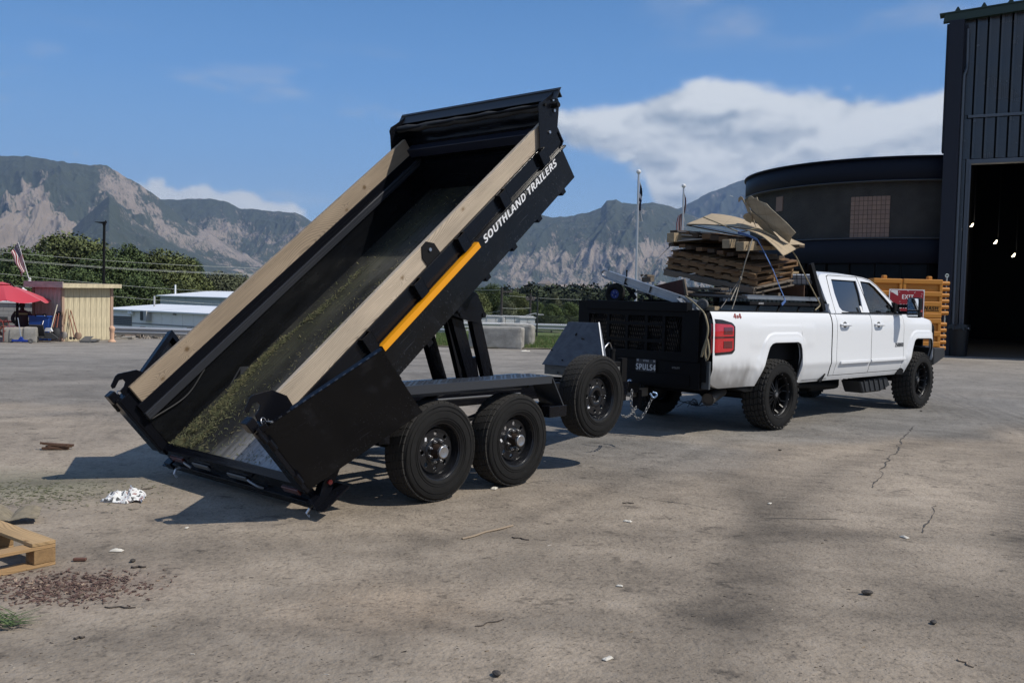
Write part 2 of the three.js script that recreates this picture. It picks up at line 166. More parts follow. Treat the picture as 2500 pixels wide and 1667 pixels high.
{
  const xs = [], N = 300, Mz = 360;
  for (let i = 0; i <= N; i++) { const t = i / N * 2 - 1; xs.push(Math.sign(t) * (Math.abs(t) * 14 + 46 * Math.pow(Math.abs(t), 4))); }
  const p = [], uv = [], col = [], ix = [], A = V(0, 0, 0);
  for (let j = 0; j <= Mz; j++) for (let i = 0; i <= N; i++) {
    const x = xs[i], t = j / Mz, zb = lotBack(x), z = t < 0.06 ? lerp(30, -2, t / 0.06) : lerp(-2, zb, Math.pow((t - 0.06) / 0.94, 1.25));
    p.push(x, gy(x, z), z); uv.push(x / 3.1, z / 3.1);
    // dusty brown earth over grey asphalt: what lies where is the place's own colour
    const n1 = fbm(x * 0.21 + 3, z * 0.21, 5, 51, 0.55), n2 = fbm(x * 0.9, z * 0.9, 4, 53), n3 = fbm(x * 2.6 + z, z * 2.6 - x, 4, 57, 0.6);
    let dust = clamp(ss(10.5, 6, -z + x * -0.3) * 0.95 + ss(0.42, 0.62, n1) * 0.75 * ss(20, 10, -z) + 0.35 * ss(-1, -8, x) * ss(22, 12, -z));
    const band = Math.exp(-Math.pow((x * 0.62 + z * 0.785 + 4.9 + (n2 - 0.5) * 1.2) / 0.55, 2)) * ss(0.5, 2.5, x) * ss(9, 6, x); dust = clamp(dust + band * 0.8);
    const band2 = Math.exp(-Math.pow((x * 0.45 + z * 0.89 + 1.2 + (n2 - 0.5) * 1.6) / 0.5, 2)) * ss(0, 2, x);
    const far = ss(14, 26, -z);
    let c = [lerp(lerp(0.2, 0.265, far), 0.292, dust), lerp(lerp(0.188, 0.24, far), 0.243, dust), lerp(lerp(0.172, 0.21, far), 0.19, dust)];
    const n4 = fbm(x * 5 - z * 1.5, z * 5, 3, 58, 0.6); let k = 0.95 + 0.42 * (n2 - 0.5) + 0.34 * (n3 - 0.5) + 0.16 * (n1 - 0.5) + 0.3 * (n4 - 0.5); k *= 1 - 0.08 * band2;
    // tyre tracks sweeping through the dust
    const tr = (ox, oz, r, w, s) => { const d = Math.hypot(x - ox, z - oz) - r; return Math.exp(-Math.pow(d / w, 2)) * s * (0.5 + n3) * (0.6 + 0.8 * n2) * (0.7 + 0.6 * Math.pow(Math.sin(d * 42), 2)); };
    k *= 1 - tr(-6, -14.5, 7.6, 0.16, 0.16) * ss(-9, -7, z) - tr(-6, -14.5, 9.4, 0.2, 0.14) * ss(-10, -7, z) - tr(14, -1, 11.6, 0.26, 0.36) - tr(14, -1, 13.3, 0.2, 0.26) - tr(3, 12, 16.6, 0.22, 0.22) - tr(3, 12, 18.2, 0.2, 0.2) - tr(-2, 20, 25.4, 0.2, 0.12) - tr(-2, 20, 27.4, 0.3, 0.1);
    k *= 1 - 0.13 * ss(0.56, 0.74, fbm(x * 0.7 + 20, z * 0.9, 4, 61)); k *= 1 - 0.12 * ss(0.6, 0.72, fbm(x * 2.1 - 20, z * 2.4, 4, 62));
    for (const T0 of TRACKS) { if (x < T0.x0 || x > T0.x1 || z < T0.z0 || z > T0.z1) continue; let dm = 9; const P = T0.p; for (let q = 1; q < P.length; q++) { const ax = P[q - 1].x, az = P[q - 1].z, bx = P[q].x - ax, bz = P[q].z - az, tt = clamp(((x - ax) * bx + (z - az) * bz) / (bx * bx + bz * bz)); dm = Math.min(dm, Math.hypot(x - ax - bx * tt, z - az - bz * tt)); } k *= 1 + T0.s * Math.exp(-Math.pow(dm / T0.w, 2)) * (0.45 + 0.6 * n2 + 0.5 * n3); }
    const pale = Math.exp(-Math.pow((z + 26.5 + 0.12 * x) / 0.7, 2)) * ss(-4, -7, x); k *= 1 + 0.12 * pale;
    // grass stains and damp by the left edge, red mulch dust by the crate
    const gs = Math.exp(-Math.pow((x + 3.9) / 0.9, 2) - Math.pow((z + 7.15) / 0.5, 2)) * (0.4 + n3); c = [lerp(c[0], 0.14, gs * 0.6), lerp(c[1], 0.145, gs * 0.55), lerp(c[2], 0.09, gs * 0.6)];
    const mu = Math.exp(-Math.pow((x + 2.25) / 0.42, 2) - Math.pow((z + 4.75) / 0.3, 2)) * (0.4 + n3); c = [lerp(c[0], 0.14, mu * 0.6), lerp(c[1], 0.09, mu * 0.6), lerp(c[2], 0.075, mu * 0.6)];
    const rs = Math.exp(-Math.pow((x + 0.6) / 0.5, 2) - Math.pow((z + 4.5) / 0.35, 2)) * n3; c[2] *= 1 - 0.2 * rs; c[1] *= 1 - 0.1 * rs;
    col.push(c[0] * k, c[1] * k, c[2] * k);
  }
  for (let j = 0; j < Mz; j++) for (let i = 0; i < N; i++) { const a = j * (N + 1) + i, b = a + 1, c = a + N + 1, d = c + 1; ix.push(a, b, c, b, d, c); }
  const g = new THREE.BufferGeometry(); g.setAttribute('position', new THREE.Float32BufferAttribute(p, 3)); g.setAttribute('uv', new THREE.Float32BufferAttribute(uv, 2)); g.setAttribute('color', new THREE.Float32BufferAttribute(col, 3)); g.setIndex(ix); g.computeVertexNormals();
  const m = new THREE.MeshStandardMaterial({ color: new THREE.Color().setRGB(1.12, 1.125, 1.125), vertexColors: true, map: T.asph, bumpMap: re(T.asphB, 1.7, 1.7), bumpScale: 0.02, roughness: 0.97 });
  const lot = new THREE.Mesh(g, m); lot.name = 'parking_lot'; lot.userData.kind = 'structure'; shadow(lot); scene.add(lot);
}
{ // cracks in the asphalt: ragged dark gaps a finger wide
  const crackM = lin(0.07, 0.064, 0.058, { roughness: 1 });
  for (const [pts, w0] of [[[[2125, 1190], [2150, 1160], [2160, 1130], [2190, 1105], [2200, 1075], [2235, 1040]], 0.006], [[[2245, 1300], [2268, 1270], [2272, 1255], [2290, 1235]], 0.006], [[[1560, 1215], [1700, 1235], [1850, 1262], [2050, 1270]], 0.004]]) {
    const c = new THREE.CatmullRomCurve3(pts.map((p) => gnd(...p))), n = Math.round(c.getLength() * 22), p = [], ix = []; for (let i = 0; i <= n; i++) { const q = c.getPointAt(i / n), t = c.getTangentAt(i / n), j = (fbm(i * 0.23, w0 * 900, 3, 171) - 0.5) * 0.1, ww = w0 * (0.15 + 1.5 * vn(i * 0.37, 5, 172)); p.push(q.x - t.z * (j + ww), gy(q.x, q.z) + 0.004, q.z + t.x * (j + ww), q.x - t.z * (j - ww), gy(q.x, q.z) + 0.004, q.z + t.x * (j - ww)); if (i < n) { const a = i * 2; ix.push(a, a + 1, a + 2, a + 1, a + 3, a + 2); } }
    const g = new THREE.BufferGeometry(); g.setAttribute('position', new THREE.Float32BufferAttribute(p, 3)); g.setIndex(ix); g.computeVertexNormals(); struct('asphalt_crack', g, crackM);
  }
}
// land beyond the yard, out to the foot of the mountains
const landY = (x, z) => { const d = Math.hypot(x, z), l = ss(2, -10, x); return lerp(-0.35, lerp(-1.2, -4.2, l), ss(40, 58, d)) + 18 * ss(500, 2600, d) + (fbm(x * 0.004, z * 0.004, 3, 71) - 0.5) * 3 * ss(80, 300, d); };
{
  const p = [], col = [], ix = [], R = 90, A = 220;
  for (let j = 0; j <= R; j++) for (let i = 0; i <= A; i++) {
    const a = i / A * Math.PI * 2, d = 10 + 12000 * Math.pow(j / R, 4), x = Math.sin(a) * d, z = -Math.cos(a) * d;
    let y = landY(x, z) - 0.15; if (d < 75 && (z > lotBack(x) - 0.3 && Math.abs(x) < 60)) y = Math.min(y, -0.75);
    p.push(x, y, z); const n = fbm(x * 0.02, z * 0.02, 4, 73), m = fbm(x * 0.3, z * 0.3, 3, 74); const gr = ss(0.35, 0.65, n);
    const f = ss(40, 60, d); col.push(lerp(0.2, 0.11 - 0.05 * gr, f) * (0.8 + 0.4 * m), lerp(0.17, 0.115 - 0.03 * gr, f) * (0.8 + 0.4 * m), lerp(0.12, 0.06 - 0.02 * gr, f) * (0.8 + 0.4 * m));
  }
  for (let j = 0; j < R; j++) for (let i = 0; i < A; i++) { const a = j * (A + 1) + i, b = a + 1, c = a + A + 1, d = c + 1; ix.push(a, c, b, b, c, d); }
  const g = new THREE.BufferGeometry(); g.setAttribute('position', new THREE.Float32BufferAttribute(p, 3)); g.setAttribute('color', new THREE.Float32BufferAttribute(col, 3)); g.setIndex(ix); g.computeVertexNormals();
  struct('ground', g, new THREE.MeshStandardMaterial({ vertexColors: true, roughness: 1 }));
}
// mountains: ridges at their distances; ravines, cliffs, scrub and grass on the slopes
function mountain(sky, r0, r1, base, o) {
  const N = o.n ?? 520, R = o.r ?? 150, p = [], col = [], ix = [], x0 = sky[0][0], x1 = sky[sky.length - 1][0], s = o.seed;
  for (let i = 0; i <= N; i++) {
    const px = lerp(x0, x1, i / N), py = pw(sky, px) + (fbm(px * 0.06, 1, 4, s) - 0.5) * (o.jag ?? 7), tp = at(px, py, r1), dir = V(tp.x, 0, tp.z).normalize(), far = Math.hypot(tp.x, tp.z), top = tp.y;
    const arc = Math.atan2(tp.x, -tp.z);
    for (let j = 0; j <= R; j++) {
      const t = j / R * 1.12, d = lerp(r0, far, t), u = arc * 4000;
      const w = (fbm(u / 900, d / 900, 3, s + 5) - 0.5) * 500;
      const us = u * r1 / 4000, w2 = (fbm(us / 600 + 31, d / 500, 3, s + 6) - 0.5) * 400, ra = ridged((us + w + d * 0.25 * (h2(s, 1, 2) > 0.5 ? 1 : -1)) / (o.rav ?? 560), (d + w2) / 1500, 5, s + 9), rb = ridged((us + w * 0.5 - d * 0.35) / 210, (d + w2) / 420, 5, s + 21), rc = fbm(us / 60, d / 90, 4, s + 24, 0.6);
      let prof = t < 1 ? Math.pow(t, o.pow ?? 1.12) : 1 - (t - 1) * 3; const env = t < 1 ? Math.pow(Math.sin(Math.PI * Math.min(1, t * 0.97 + 0.02)), 0.7) : 0, hgt = top - base;
      let y = base + hgt * prof + env * hgt * ((ra - 0.5) * (o.amp ?? 0.42) * 0.78 + (rb - 0.42) * 0.15 + (rc - 0.5) * 0.05);
      if (t < 1) y = Math.max(Math.min(y, 1.6 + (top - 1.6) * d / far * (0.93 + 0.07 * t * t)), base - 25);
      p.push(dir.x * d, y, dir.z * d);
      const rel = (y - base) / Math.max(hgt, 1), f1 = fbm(px * 0.011 + t * 2.2, t * 4.2 - px * 0.003, 5, s + 31, 0.6), sp = h2(i, j, s + 41) * 0.55 + vn(px * 0.35, t * R * 0.33, s + 43) * 0.45, sp2 = fbm(px * 0.045 + t * 3, t * 17, 4, s + 47, 0.6);
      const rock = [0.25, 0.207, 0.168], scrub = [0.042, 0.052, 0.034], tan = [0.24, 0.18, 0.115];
      let vegShade = o.vegShade(px, rel, f1, ra, sp2) + (sp - 0.5) * 1.25 + (sp2 - 0.5) * 1.6 + (0.5 - ra) * (o.rv ?? 0.4) + (0.42 - rb) * 0.2; vegShade = ss(0.3, 0.62, vegShade + 0.1);
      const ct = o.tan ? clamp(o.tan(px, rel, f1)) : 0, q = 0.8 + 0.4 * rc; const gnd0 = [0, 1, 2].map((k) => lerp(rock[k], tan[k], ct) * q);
      col.push(...[0, 1, 2].map((k) => lerp(gnd0[k], scrub[k] * (0.7 + 0.6 * sp2), vegShade)));
    }
  }
  for (let i = 0; i < N; i++) for (let j = 0; j < R; j++) { const a = i * (R + 1) + j, b = a + 1, c = a + R + 1, d = c + 1; ix.push(a, c, b, b, c, d); }
  const g = new THREE.BufferGeometry(); g.setAttribute('position', new THREE.Float32BufferAttribute(p, 3)); g.setAttribute('color', new THREE.Float32BufferAttribute(col, 3)); g.setIndex(ix); g.computeVertexNormals();
  const m = new THREE.Mesh(g, new THREE.MeshStandardMaterial({ vertexColors: true, roughness: 1 })); m.name = numbered('mountain'); m.userData.kind = 'structure'; shadow(m); scene.add(m);
}
// far shoulder behind, left massif, its foothill with cloud shade put into the scrub colour, the long ridge to the right of it, the ridges right of the trailer, the far peak by the round building
mountain([[-520, 470], [-300, 400], [-120, 372], [0, 381], [60, 380], [110, 388], [180, 398], [225, 403], [262, 405], [300, 424], [345, 452], [392, 484], [440, 530], [520, 575], [600, 620], [700, 668], [760, 690]], 4700, 6200, 24, { seed: 101, n: 620, r: 240, jag: 8, amp: 0.5, vegShade: (px, r, f) => 0.03 + 0.95 * ss(0.72, 0.86, r + (f - 0.5) * 0.5) * ss(320, 180, px) + 0.75 * ss(0.52, 0.66, f) + 0.5 * ss(0.2, 0.05, r) });
mountain([[20, 712], [90, 640], [150, 585], [205, 530], [248, 490], [266, 478], [290, 500], [330, 540], [380, 570], [440, 600], [500, 628], [560, 655], [640, 690], [700, 712]], 3900, 4900, 22, { seed: 151, n: 380, r: 150, jag: 6, amp: 0.35, rav: 420, vegShade: (px, r, f) => 1.0 - 0.45 * ss(0.88, 1.0, r) * ss(270, 330, px) + 0.5 * (f - 0.5) });
mountain([[250, 560], [330, 500], [390, 485], [430, 488], [470, 484], [510, 482], [545, 490], [590, 508], [640, 512], [690, 518], [720, 520], [745, 530], [790, 558], [860, 590], [950, 580], [1040, 560], [1100, 560], [1180, 590]], 5900, 7400, 26, { seed: 211, n: 560, r: 200, jag: 6, amp: 0.44, vegShade: (px, r, f) => 0.68 + 0.35 * ss(0.6, 0.8, r) + 0.6 * (f - 0.5) - 0.55 * ss(0.42, 0.2, r) - 0.75 * Math.exp(-Math.pow((px - 510 - (r - 0.55) * 220) / 60, 2)) * ss(0.85, 0.7, r) * ss(0.3, 0.45, r), tan: (px, r, f) => ss(0.4, 0.15, r) * 0.5 });
mountain([[1060, 620], [1120, 560], [1180, 535], [1250, 528], [1305, 520], [1350, 528], [1400, 527], [1440, 516], [1468, 506], [1482, 490], [1504, 486], [1520, 494], [1560, 498], [1592, 492], [1620, 498], [1660, 514], [1700, 530], [1760, 552], [1830, 575], [1900, 590], [2100, 620], [2300, 640]], 5500, 7000, 26, { seed: 307, n: 620, r: 230, jag: 6, amp: 0.5, rav: 640, vegShade: (px, r, f) => 0.14 + 0.85 * ss(0.42, 0.62, r + (f - 0.5) * 0.5) + 0.45 * ss(0.55, 0.65, f) + 0.5 * ss(1290, 1200, px), tan: (px, r, f) => ss(0.16, 0.03, r) * ss(0.45, 0.6, f + 0.1) });
mountain([[1500, 640], [1580, 560], [1640, 515], [1690, 490], [1730, 470], [1770, 455], [1810, 442], [1900, 415], [2040, 395], [2300, 420]], 9000, 11000, 60, { seed: 401, n: 240, r: 110, jag: 6, amp: 0.4, vegShade: (px, r, f) => 0.95 - 0.7 * ss(0.62, 0.72, f) * ss(0.8, 0.55, r) });

// ---------- trees ----------
const leafMat = (r, g, b) => new THREE.MeshPhysicalMaterial({ color: new THREE.Color().setRGB(r, g, b), vertexColors: true, roughness: 0.85, transmission: 0, side: THREE.DoubleSide });
const LEAF = [leafMat(0.068, 0.1, 0.035), leafMat(0.108, 0.128, 0.048), leafMat(0.105, 0.118, 0.072)];
function crownGeo(lobes, n, size, sd) { // leaf clumps through the volume of several lobes, thicker towards their skins
  const p = [], nn = [], c = []; let S = seed; seed = sd;
  const vol = lobes.map((l) => l[3] * l[3] * l[4]), tot = vol.reduce((a, b) => a + b);
  for (let i = 0; i < n; i++) {
    let k = rnd() * tot, li = 0; while (k > vol[li] && li < lobes.length - 1) k -= vol[li++]; const L = lobes[li];
    const th = rnd() * 6.283, cz = rr(-1, 1), sr = Math.sqrt(1 - cz * cz), rad = Math.pow(rnd(), 0.38) * (0.78 + 0.42 * fbm(th * 1.4 + li * 5, cz * 2.4, 3, sd));
    const d = V(sr * Math.cos(th), cz, sr * Math.sin(th)), q = V(L[0] + d.x * rad * L[3], L[1] + d.y * rad * L[4], L[2] + d.z * rad * L[3]);
    const s = size * rr(0.5, 1.35), a = V(rr(-1, 1), rr(-1, 1), rr(-1, 1)).normalize(), b = V(rr(-1, 1), rr(-1, 1), rr(-1, 1)).cross(a).normalize(), nr = a.clone().cross(b).lerp(d, 0.62).normalize();
    const v = [q.clone().addScaledVector(a, s), q.clone().addScaledVector(b, s * 0.62), q.clone().addScaledVector(a, -s), q.clone().addScaledVector(b, -s * 0.62)], t = rr(0.8, 1.2) * (0.7 + 0.6 * fbm(q.x * 0.6, q.y * 0.6 + q.z, 2, sd));
    for (const e of [0, 1, 2, 0, 2, 3]) { p.push(v[e].x, v[e].y, v[e].z); nn.push(nr.x, nr.y, nr.z); c.push(t, t, t * 0.9); }
  }
  seed = S; const g = new THREE.BufferGeometry(); g.setAttribute('position', new THREE.Float32BufferAttribute(p, 3)); g.setAttribute('normal', new THREE.Float32BufferAttribute(nn, 3)); g.setAttribute('color', new THREE.Float32BufferAttribute(c, 3)); return g;
}
const CROWNS = [
  crownGeo([[0, 7.2, 0, 3.2, 2.6], [-2.6, 5.6, 0.5, 2.6, 2.3], [2.7, 5.4, -0.4, 2.7, 2.2], [0.6, 4, 1.6, 3.2, 2], [-1, 8.8, -0.6, 1.9, 1.7], [1.7, 8.2, 0.4, 1.8, 1.6], [-3.6, 3.4, 0, 1.9, 1.7], [3.7, 3.2, 0.5, 2, 1.8], [0, 2.2, 0.6, 3, 1.4]], 36000, 0.125, 1001),
  crownGeo([[0, 6, 0, 3.6, 2.3], [-2.9, 4.6, -0.3, 2.9, 2], [3, 4.9, 0.4, 2.8, 2.1], [-0.8, 7.4, 0.3, 2.3, 1.5], [1.8, 6.9, -0.3, 1.8, 1.4], [0, 3, 1.5, 3.8, 2], [-4, 3, 0.5, 1.8, 1.6], [4.2, 2.8, 0, 1.9, 1.6], [-0.4, 1.6, 0.4, 3.6, 1.3]], 36000, 0.125, 1002),
  crownGeo([[0, 8.6, 0, 1.9, 2.3], [-1.1, 6.6, 0.3, 2.1, 2], [1.3, 6.3, -0.3, 2, 2.1], [0, 4.4, 0.4, 2.6, 2], [0.3, 10, 0, 1.2, 1.5], [-1.8, 3, 0, 1.7, 1.6], [1.9, 2.9, 0.3, 1.8, 1.6]], 26000, 0.12, 1003)];
const trunkGeo = join([rod(V(0, -0.5, 0), V(0.1, 3.4, 0), 0.3, 0.2, 8), rod(V(0.1, 3.2, 0), V(-1.5, 6, 0.3), 0.14, 0.06, 6), rod(V(0.1, 3.2, 0), V(1.7, 5.8, -0.2), 0.15, 0.06, 6), rod(V(0.1, 3.3, 0), V(0, 8, 0), 0.15, 0.05, 6)]);
const barkMat = lin(0.09, 0.07, 0.052, { roughness: 1 });
function tree(px, pyTop, depth, kind, wide, label, group, mat = 0) {
  const top = at(px, pyTop, depth), y0 = landY(top.x, top.z), H0 = [10.3, 8.7, 11.3][kind], k = (top.y - y0) / H0;
  const t = thing('tree', label, 'tree', V(top.x, y0, top.z), rnd() * 6.28, group); t.scale.set(k * wide, k, k * wide);
  const c = new THREE.Mesh(CROWNS[kind], LEAF[mat]); c.name = numbered('crown'); shadow(c); t.add(c); part(t, 'trunk', trunkGeo, barkMat); return t;
}
// the wood on the left, behind the shed and the white buildings
const GL = 'trees in the wood behind the shed', GC = 'trees behind the guardrail at the centre';
tree(-40, 612, 118, 1, 1.15, 'dark bushy tree at the left edge above the red umbrella', GL);
tree(60, 600, 104, 0, 1.0, 'green tree straight behind the small flag on the shed', GL);
tree(172, 566, 112, 0, 1.35, 'tallest broad tree of the wood, rising behind the yellow shed', GL, 1);
tree(262, 612, 100, 1, 0.95, 'leafy tree standing just right of the tall lamp post', GL);
tree(322, 596, 112, 2, 1.1, 'narrow taller tree with a pointed top right of the lamp post', GL);
tree(382, 612, 118, 1, 1.0, 'round olive tree above the long white building', GL, 1);
tree(436, 622, 122, 0, 0.95, 'grey green tree over the corner of the tall grey building', GL, 1);
tree(470, 630, 126, 2, 1.0, 'dark tree at the right end of the high part of the wood', GL);
tree(520, 664, 140, 1, 1.1, 'lower hazy tree behind the roof of the tall grey building', GL, 2);
tree(575, 668, 145, 1, 1.1, 'low pale tree beside the raised wooden board of the trailer', GL, 2);
tree(640, 690, 150, 1, 1.0, 'low tree mostly behind the raised trailer bed', GL, 2);
tree(215, 660, 88, 1, 1.0, 'dense low tree filling the gap behind the shed roof', GL);
tree(120, 650, 90, 1, 1.1, 'dark low tree behind the left half of the shed', GL);
tree(20, 655, 84, 1, 1.0, 'shady low tree behind the red umbrella', GL);
tree(350, 676, 92, 1, 1.0, 'dark undergrowth tree behind the garage door building', GL);
tree(450, 690, 104, 1, 0.9, 'shrubby tree touching the grey building roof', GL, 1);
// trees right of the trailer
tree(1165, 716, 84, 1, 0.8, 'low tree peeping out under the raised bed', GC, 1);
tree(1193, 692, 92, 0, 1.0, 'highest dark tree behind the lifting cylinder', GC);
tree(1238, 735, 78, 1, 0.8, 'greyish tree behind the pole with the transformer', GC, 2);
tree(1262, 712, 100, 0, 0.95, 'light green tree between the two nearer utility poles', GC, 1);
tree(1312, 738, 84, 1, 0.9, 'dark tree right of the second utility pole', GC);
tree(1352, 714, 120, 2, 1.2, 'pale tree with a round top above the fence', GC, 2);
tree(1348, 742, 82, 1, 1.0, 'bushy dark tree above the grey tool box', GC);
tree(1392, 738, 88, 1, 1.0, 'green tree behind the spare wheel side of the fence', GC);
tree(1432, 736, 96, 0, 0.8, 'yellowish tree touching the black truck gate', GC, 1);
tree(1480, 742, 100, 1, 1.0, 'tree mostly hidden by the black truck gate', GC);
{ // far wooded town below the mountains: one mass of small crowns
  const g = crownGeo([[0, 0.1, 0, 0.8, 0.7], [-0.5, -0.2, 0.2, 0.55, 0.5], [0.5, -0.15, -0.2, 0.6, 0.55], [0, -0.3, 0.5, 0.6, 0.5], [0.1, 0.5, 0, 0.4, 0.4]], 1100, 0.075, 1010);
  const N = 5200, im = new THREE.InstancedMesh(g, new THREE.MeshStandardMaterial({ color: 0xffffff, vertexColors: true, roughness: 1, side: THREE.DoubleSide }), N), m = new THREE.Matrix4(), c = new THREE.Color();
  for (let i = 0; i < N; i++) { const d = 260 * Math.pow(10.5, rnd()), a = rr(-0.62, 0.5), x = Math.sin(a) * d, z = -Math.cos(a) * d, s = rr(4, 8.5) * (0.7 + d / 5200); m.makeRotationY(rnd() * 6).scale(V(s * rr(0.9, 1.5), s, s * rr(0.9, 1.5))).setPosition(x, landY(x, z) + s * 0.3, z); im.setMatrixAt(i, m); const k = rr(0.7, 1.25); im.setColorAt(i, c.setRGB(0.042 * k, 0.056 * k, 0.032 * k)); }
  stuff(im, 'far_woodland', 'hazy belt of treetops at the foot of the mountains', 'woodland');
}
{ // pale houses among those trees
  const mats = [lin(0.6, 0.57, 0.52), lin(0.45, 0.38, 0.32), lin(0.62, 0.62, 0.6)], roof = lin(0.24, 0.2, 0.18);
  for (let i = 0; i < 26; i++) { const px = [1310, 1330, 1352, 1368, 1386, 1396, 1404, 1412, 1424, 1436, 1448, 1320, 1344, 1372, 1390, 1418, 1440, 1362, 1380, 1400, 1430, 1338, 1455, 1376, 1408, 1290][i], dep = 1100 + 1300 * h2(i, 3, 9), p = at(px, 700, dep), y = landY(p.x, p.z);
    const hs = thing('far_house', 'tiny pale house among the far trees under the mountain', 'house', V(p.x, y, p.z), h2(i, 5, 9) * 3, 'tiny houses at the foot of the mountain'); const w = 11 + 9 * h2(i, 6, 9), hh = 12 + 7 * h2(i, 7, 9);
    part(hs, 'wall', bb(-w / 2, w / 2, 0, hh, -5, 5), mats[i % 3]); part(hs, 'roof', slab([[-w / 2 - 0.6, hh], [w / 2 + 0.6, hh], [0, hh + 4]], 11.4), roof); }
}
// ---------- warehouse on the right ----------
{
  const c0 = gnd(2321, 868), wh = thing('warehouse', 'tall dark ribbed metal warehouse with an open doorway at the right edge', 'warehouse', V(c0.x, 0, c0.z), Math.atan2(-0.46, 0.888));
  // local: x along the front (to the right), y up, z out of the front
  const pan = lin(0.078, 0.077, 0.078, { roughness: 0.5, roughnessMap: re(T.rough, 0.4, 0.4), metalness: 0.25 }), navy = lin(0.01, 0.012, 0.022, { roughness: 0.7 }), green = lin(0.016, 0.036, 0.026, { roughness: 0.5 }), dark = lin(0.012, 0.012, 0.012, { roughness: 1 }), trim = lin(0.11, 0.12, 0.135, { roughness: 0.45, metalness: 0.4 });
  const L = (px, py, z = 0) => inFrame(wh, 2, z, px, py);
  const jamb = L(2357, 640).x, head = L(2440, 397).y, ledge = L(2400, 287).y, eave0 = L(2345, 40).y, eave1 = L(2495, 16).y, slope = (eave1 - eave0) / (L(2495, 16).x - L(2345, 40).x);
  const W = 9.4, door1 = jamb + 5.2, topAt = (x) => eave0 + slope * (x - L(2345, 40).x);
  // wall sheets as separate ribbed panels above the doorway, upper and lower course
  const rib = (x0, x1, y0, y1a, y1b) => { const g = []; const w = x1 - x0; g.push(slab([[x0 + 0.03, y0], [x1 - 0.03, y0], [x1 - 0.03, y1b], [x0 + 0.03, y1a]], 0.04)); g.push(slab([[x0 + 0.03, y0], [x0 + 0.1, y0], [x0 + 0.1, y1a], [x0 + 0.03, y1a]], 0.1).translate(0, 0, 0.03)); for (const f of [0.36, 0.5, 0.64, 0.8]) g.push(box(0.022, y1a - y0, 0.016, x0 + w * f, (y0 + y1a) / 2, 0.026)); return g; };
  const px = [2341, 2377, 2406, 2436, 2466, 2495].map((p) => L(p, 250).x), st = px[2] - px[1], xs = [px[0]]; for (let x = px[1]; x < W; x += st) xs.push(x); xs.push(W);
  for (let i = 0; i < xs.length - 1; i++) { part(wh, 'wall_panel', rib(xs[i], xs[i + 1], ledge + 0.1, topAt(xs[i]) - 0.05, topAt(xs[i + 1]) - 0.05), pan); if (xs[i] > jamb - 0.3 || i === 0) part(wh, 'wall_panel', rib(i === 0 ? xs[0] : xs[i], xs[i + 1], head + 0.16, ledge - 0.02, ledge - 0.02), pan); }
  part(wh, 'wall_panel', rib(xs[0], jamb - 0.1, 0, head + 0.14, head + 0.14), pan);
  for (let x = door1; x < W; x += st) part(wh, 'wall_panel', rib(x, Math.min(x + st, W), 0, head + 0.14, head + 0.14), pan);
  part(wh, 'ledge_trim', [bb(0.2, W, ledge, ledge + 0.09, -0.02, 0.1)], trim);
  part(wh, 'door_frame', [bb(jamb - 0.1, jamb, 0, head + 0.16, -0.3, 0.05), bb(jamb, W, head, head + 0.14, -0.3, 0.05), bb(jamb - 0.004, jamb + 0.05, 0, head, 0.05, 0.09)], trim);
  const cx0 = L(2299, 500).x, cx1 = L(2337, 500).x; part(wh, 'corner_column', [rbox(cx1 - cx0 - 0.02, eave0 - 0.2, 0.5, 0.02, (cx0 + cx1) / 2, (eave0 - 0.2) / 2, 0.12), bb(cx0 - 0.06, cx0 + 0.02, ledge - 1.1, eave0 - 0.3, -0.3, 0.3), bb(cx1 - 0.02, cx1 + 0.1, eave0 - 1.9, eave0 - 0.35, 0, 0.2)], navy);
  part(wh, 'downpipe', [path([V(cx1 + 0.1, eave0 - 0.5, 0.2), V(cx1 + 0.12, eave0 - 1.8, 0.22), V(cx1 + 0.05, eave0 - 2.1, 0.3), V(cx1 + 0.06, 0.3, 0.3)], 0.05, 40, 8, 0.1)], trim);
  const g0 = topAt(cx0 - 0.2), g1 = topAt(W + 0.3); part(wh, 'gutter', [slab([[cx0 - 0.18, g0 - 0.2], [W + 0.3, g1 - 0.2], [W + 0.3, g1 + 0.08], [cx0 - 0.14, g0 + 0.08]], 0.22).translate(0, 0, 0.2), slab([[cx0 - 0.3, g0 + 0.06], [W + 0.3, g1 + 0.06], [W + 0.3, g1 + 0.1], [cx0 - 0.3, g0 + 0.1]], 0.5).translate(0, 0, 0.1)], green);
  for (let x = cx0 + 0.25; x < W; x += 0.78) part(wh, 'roof_seam', [slab([[-0.09, 0], [0.09, 0], [0.02, 0.13], [-0.02, 0.13]], 0.5).translate(x, topAt(x) + 0.1, 0.1)], green);
  // the shell: left side, back, right side, roof, floor; dark inside
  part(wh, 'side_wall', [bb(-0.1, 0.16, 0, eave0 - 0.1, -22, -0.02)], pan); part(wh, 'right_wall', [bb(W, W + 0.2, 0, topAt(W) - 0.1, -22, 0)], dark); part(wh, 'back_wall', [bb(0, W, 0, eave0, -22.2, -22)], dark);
  part(wh, 'roof', [slab([[-0.1, eave0 - 0.12], [W + 0.2, topAt(W) - 0.12], [W + 0.2, topAt(W) + 0.02], [-0.1, eave0 + 0.02]], 22).translate(0, 0, -11)], green); part(wh, 'floor', [bb(0.16, W, -0.4, 0.012, -22, -0.1)], lin(0.06, 0.058, 0.055, { roughness: 0.9 }));
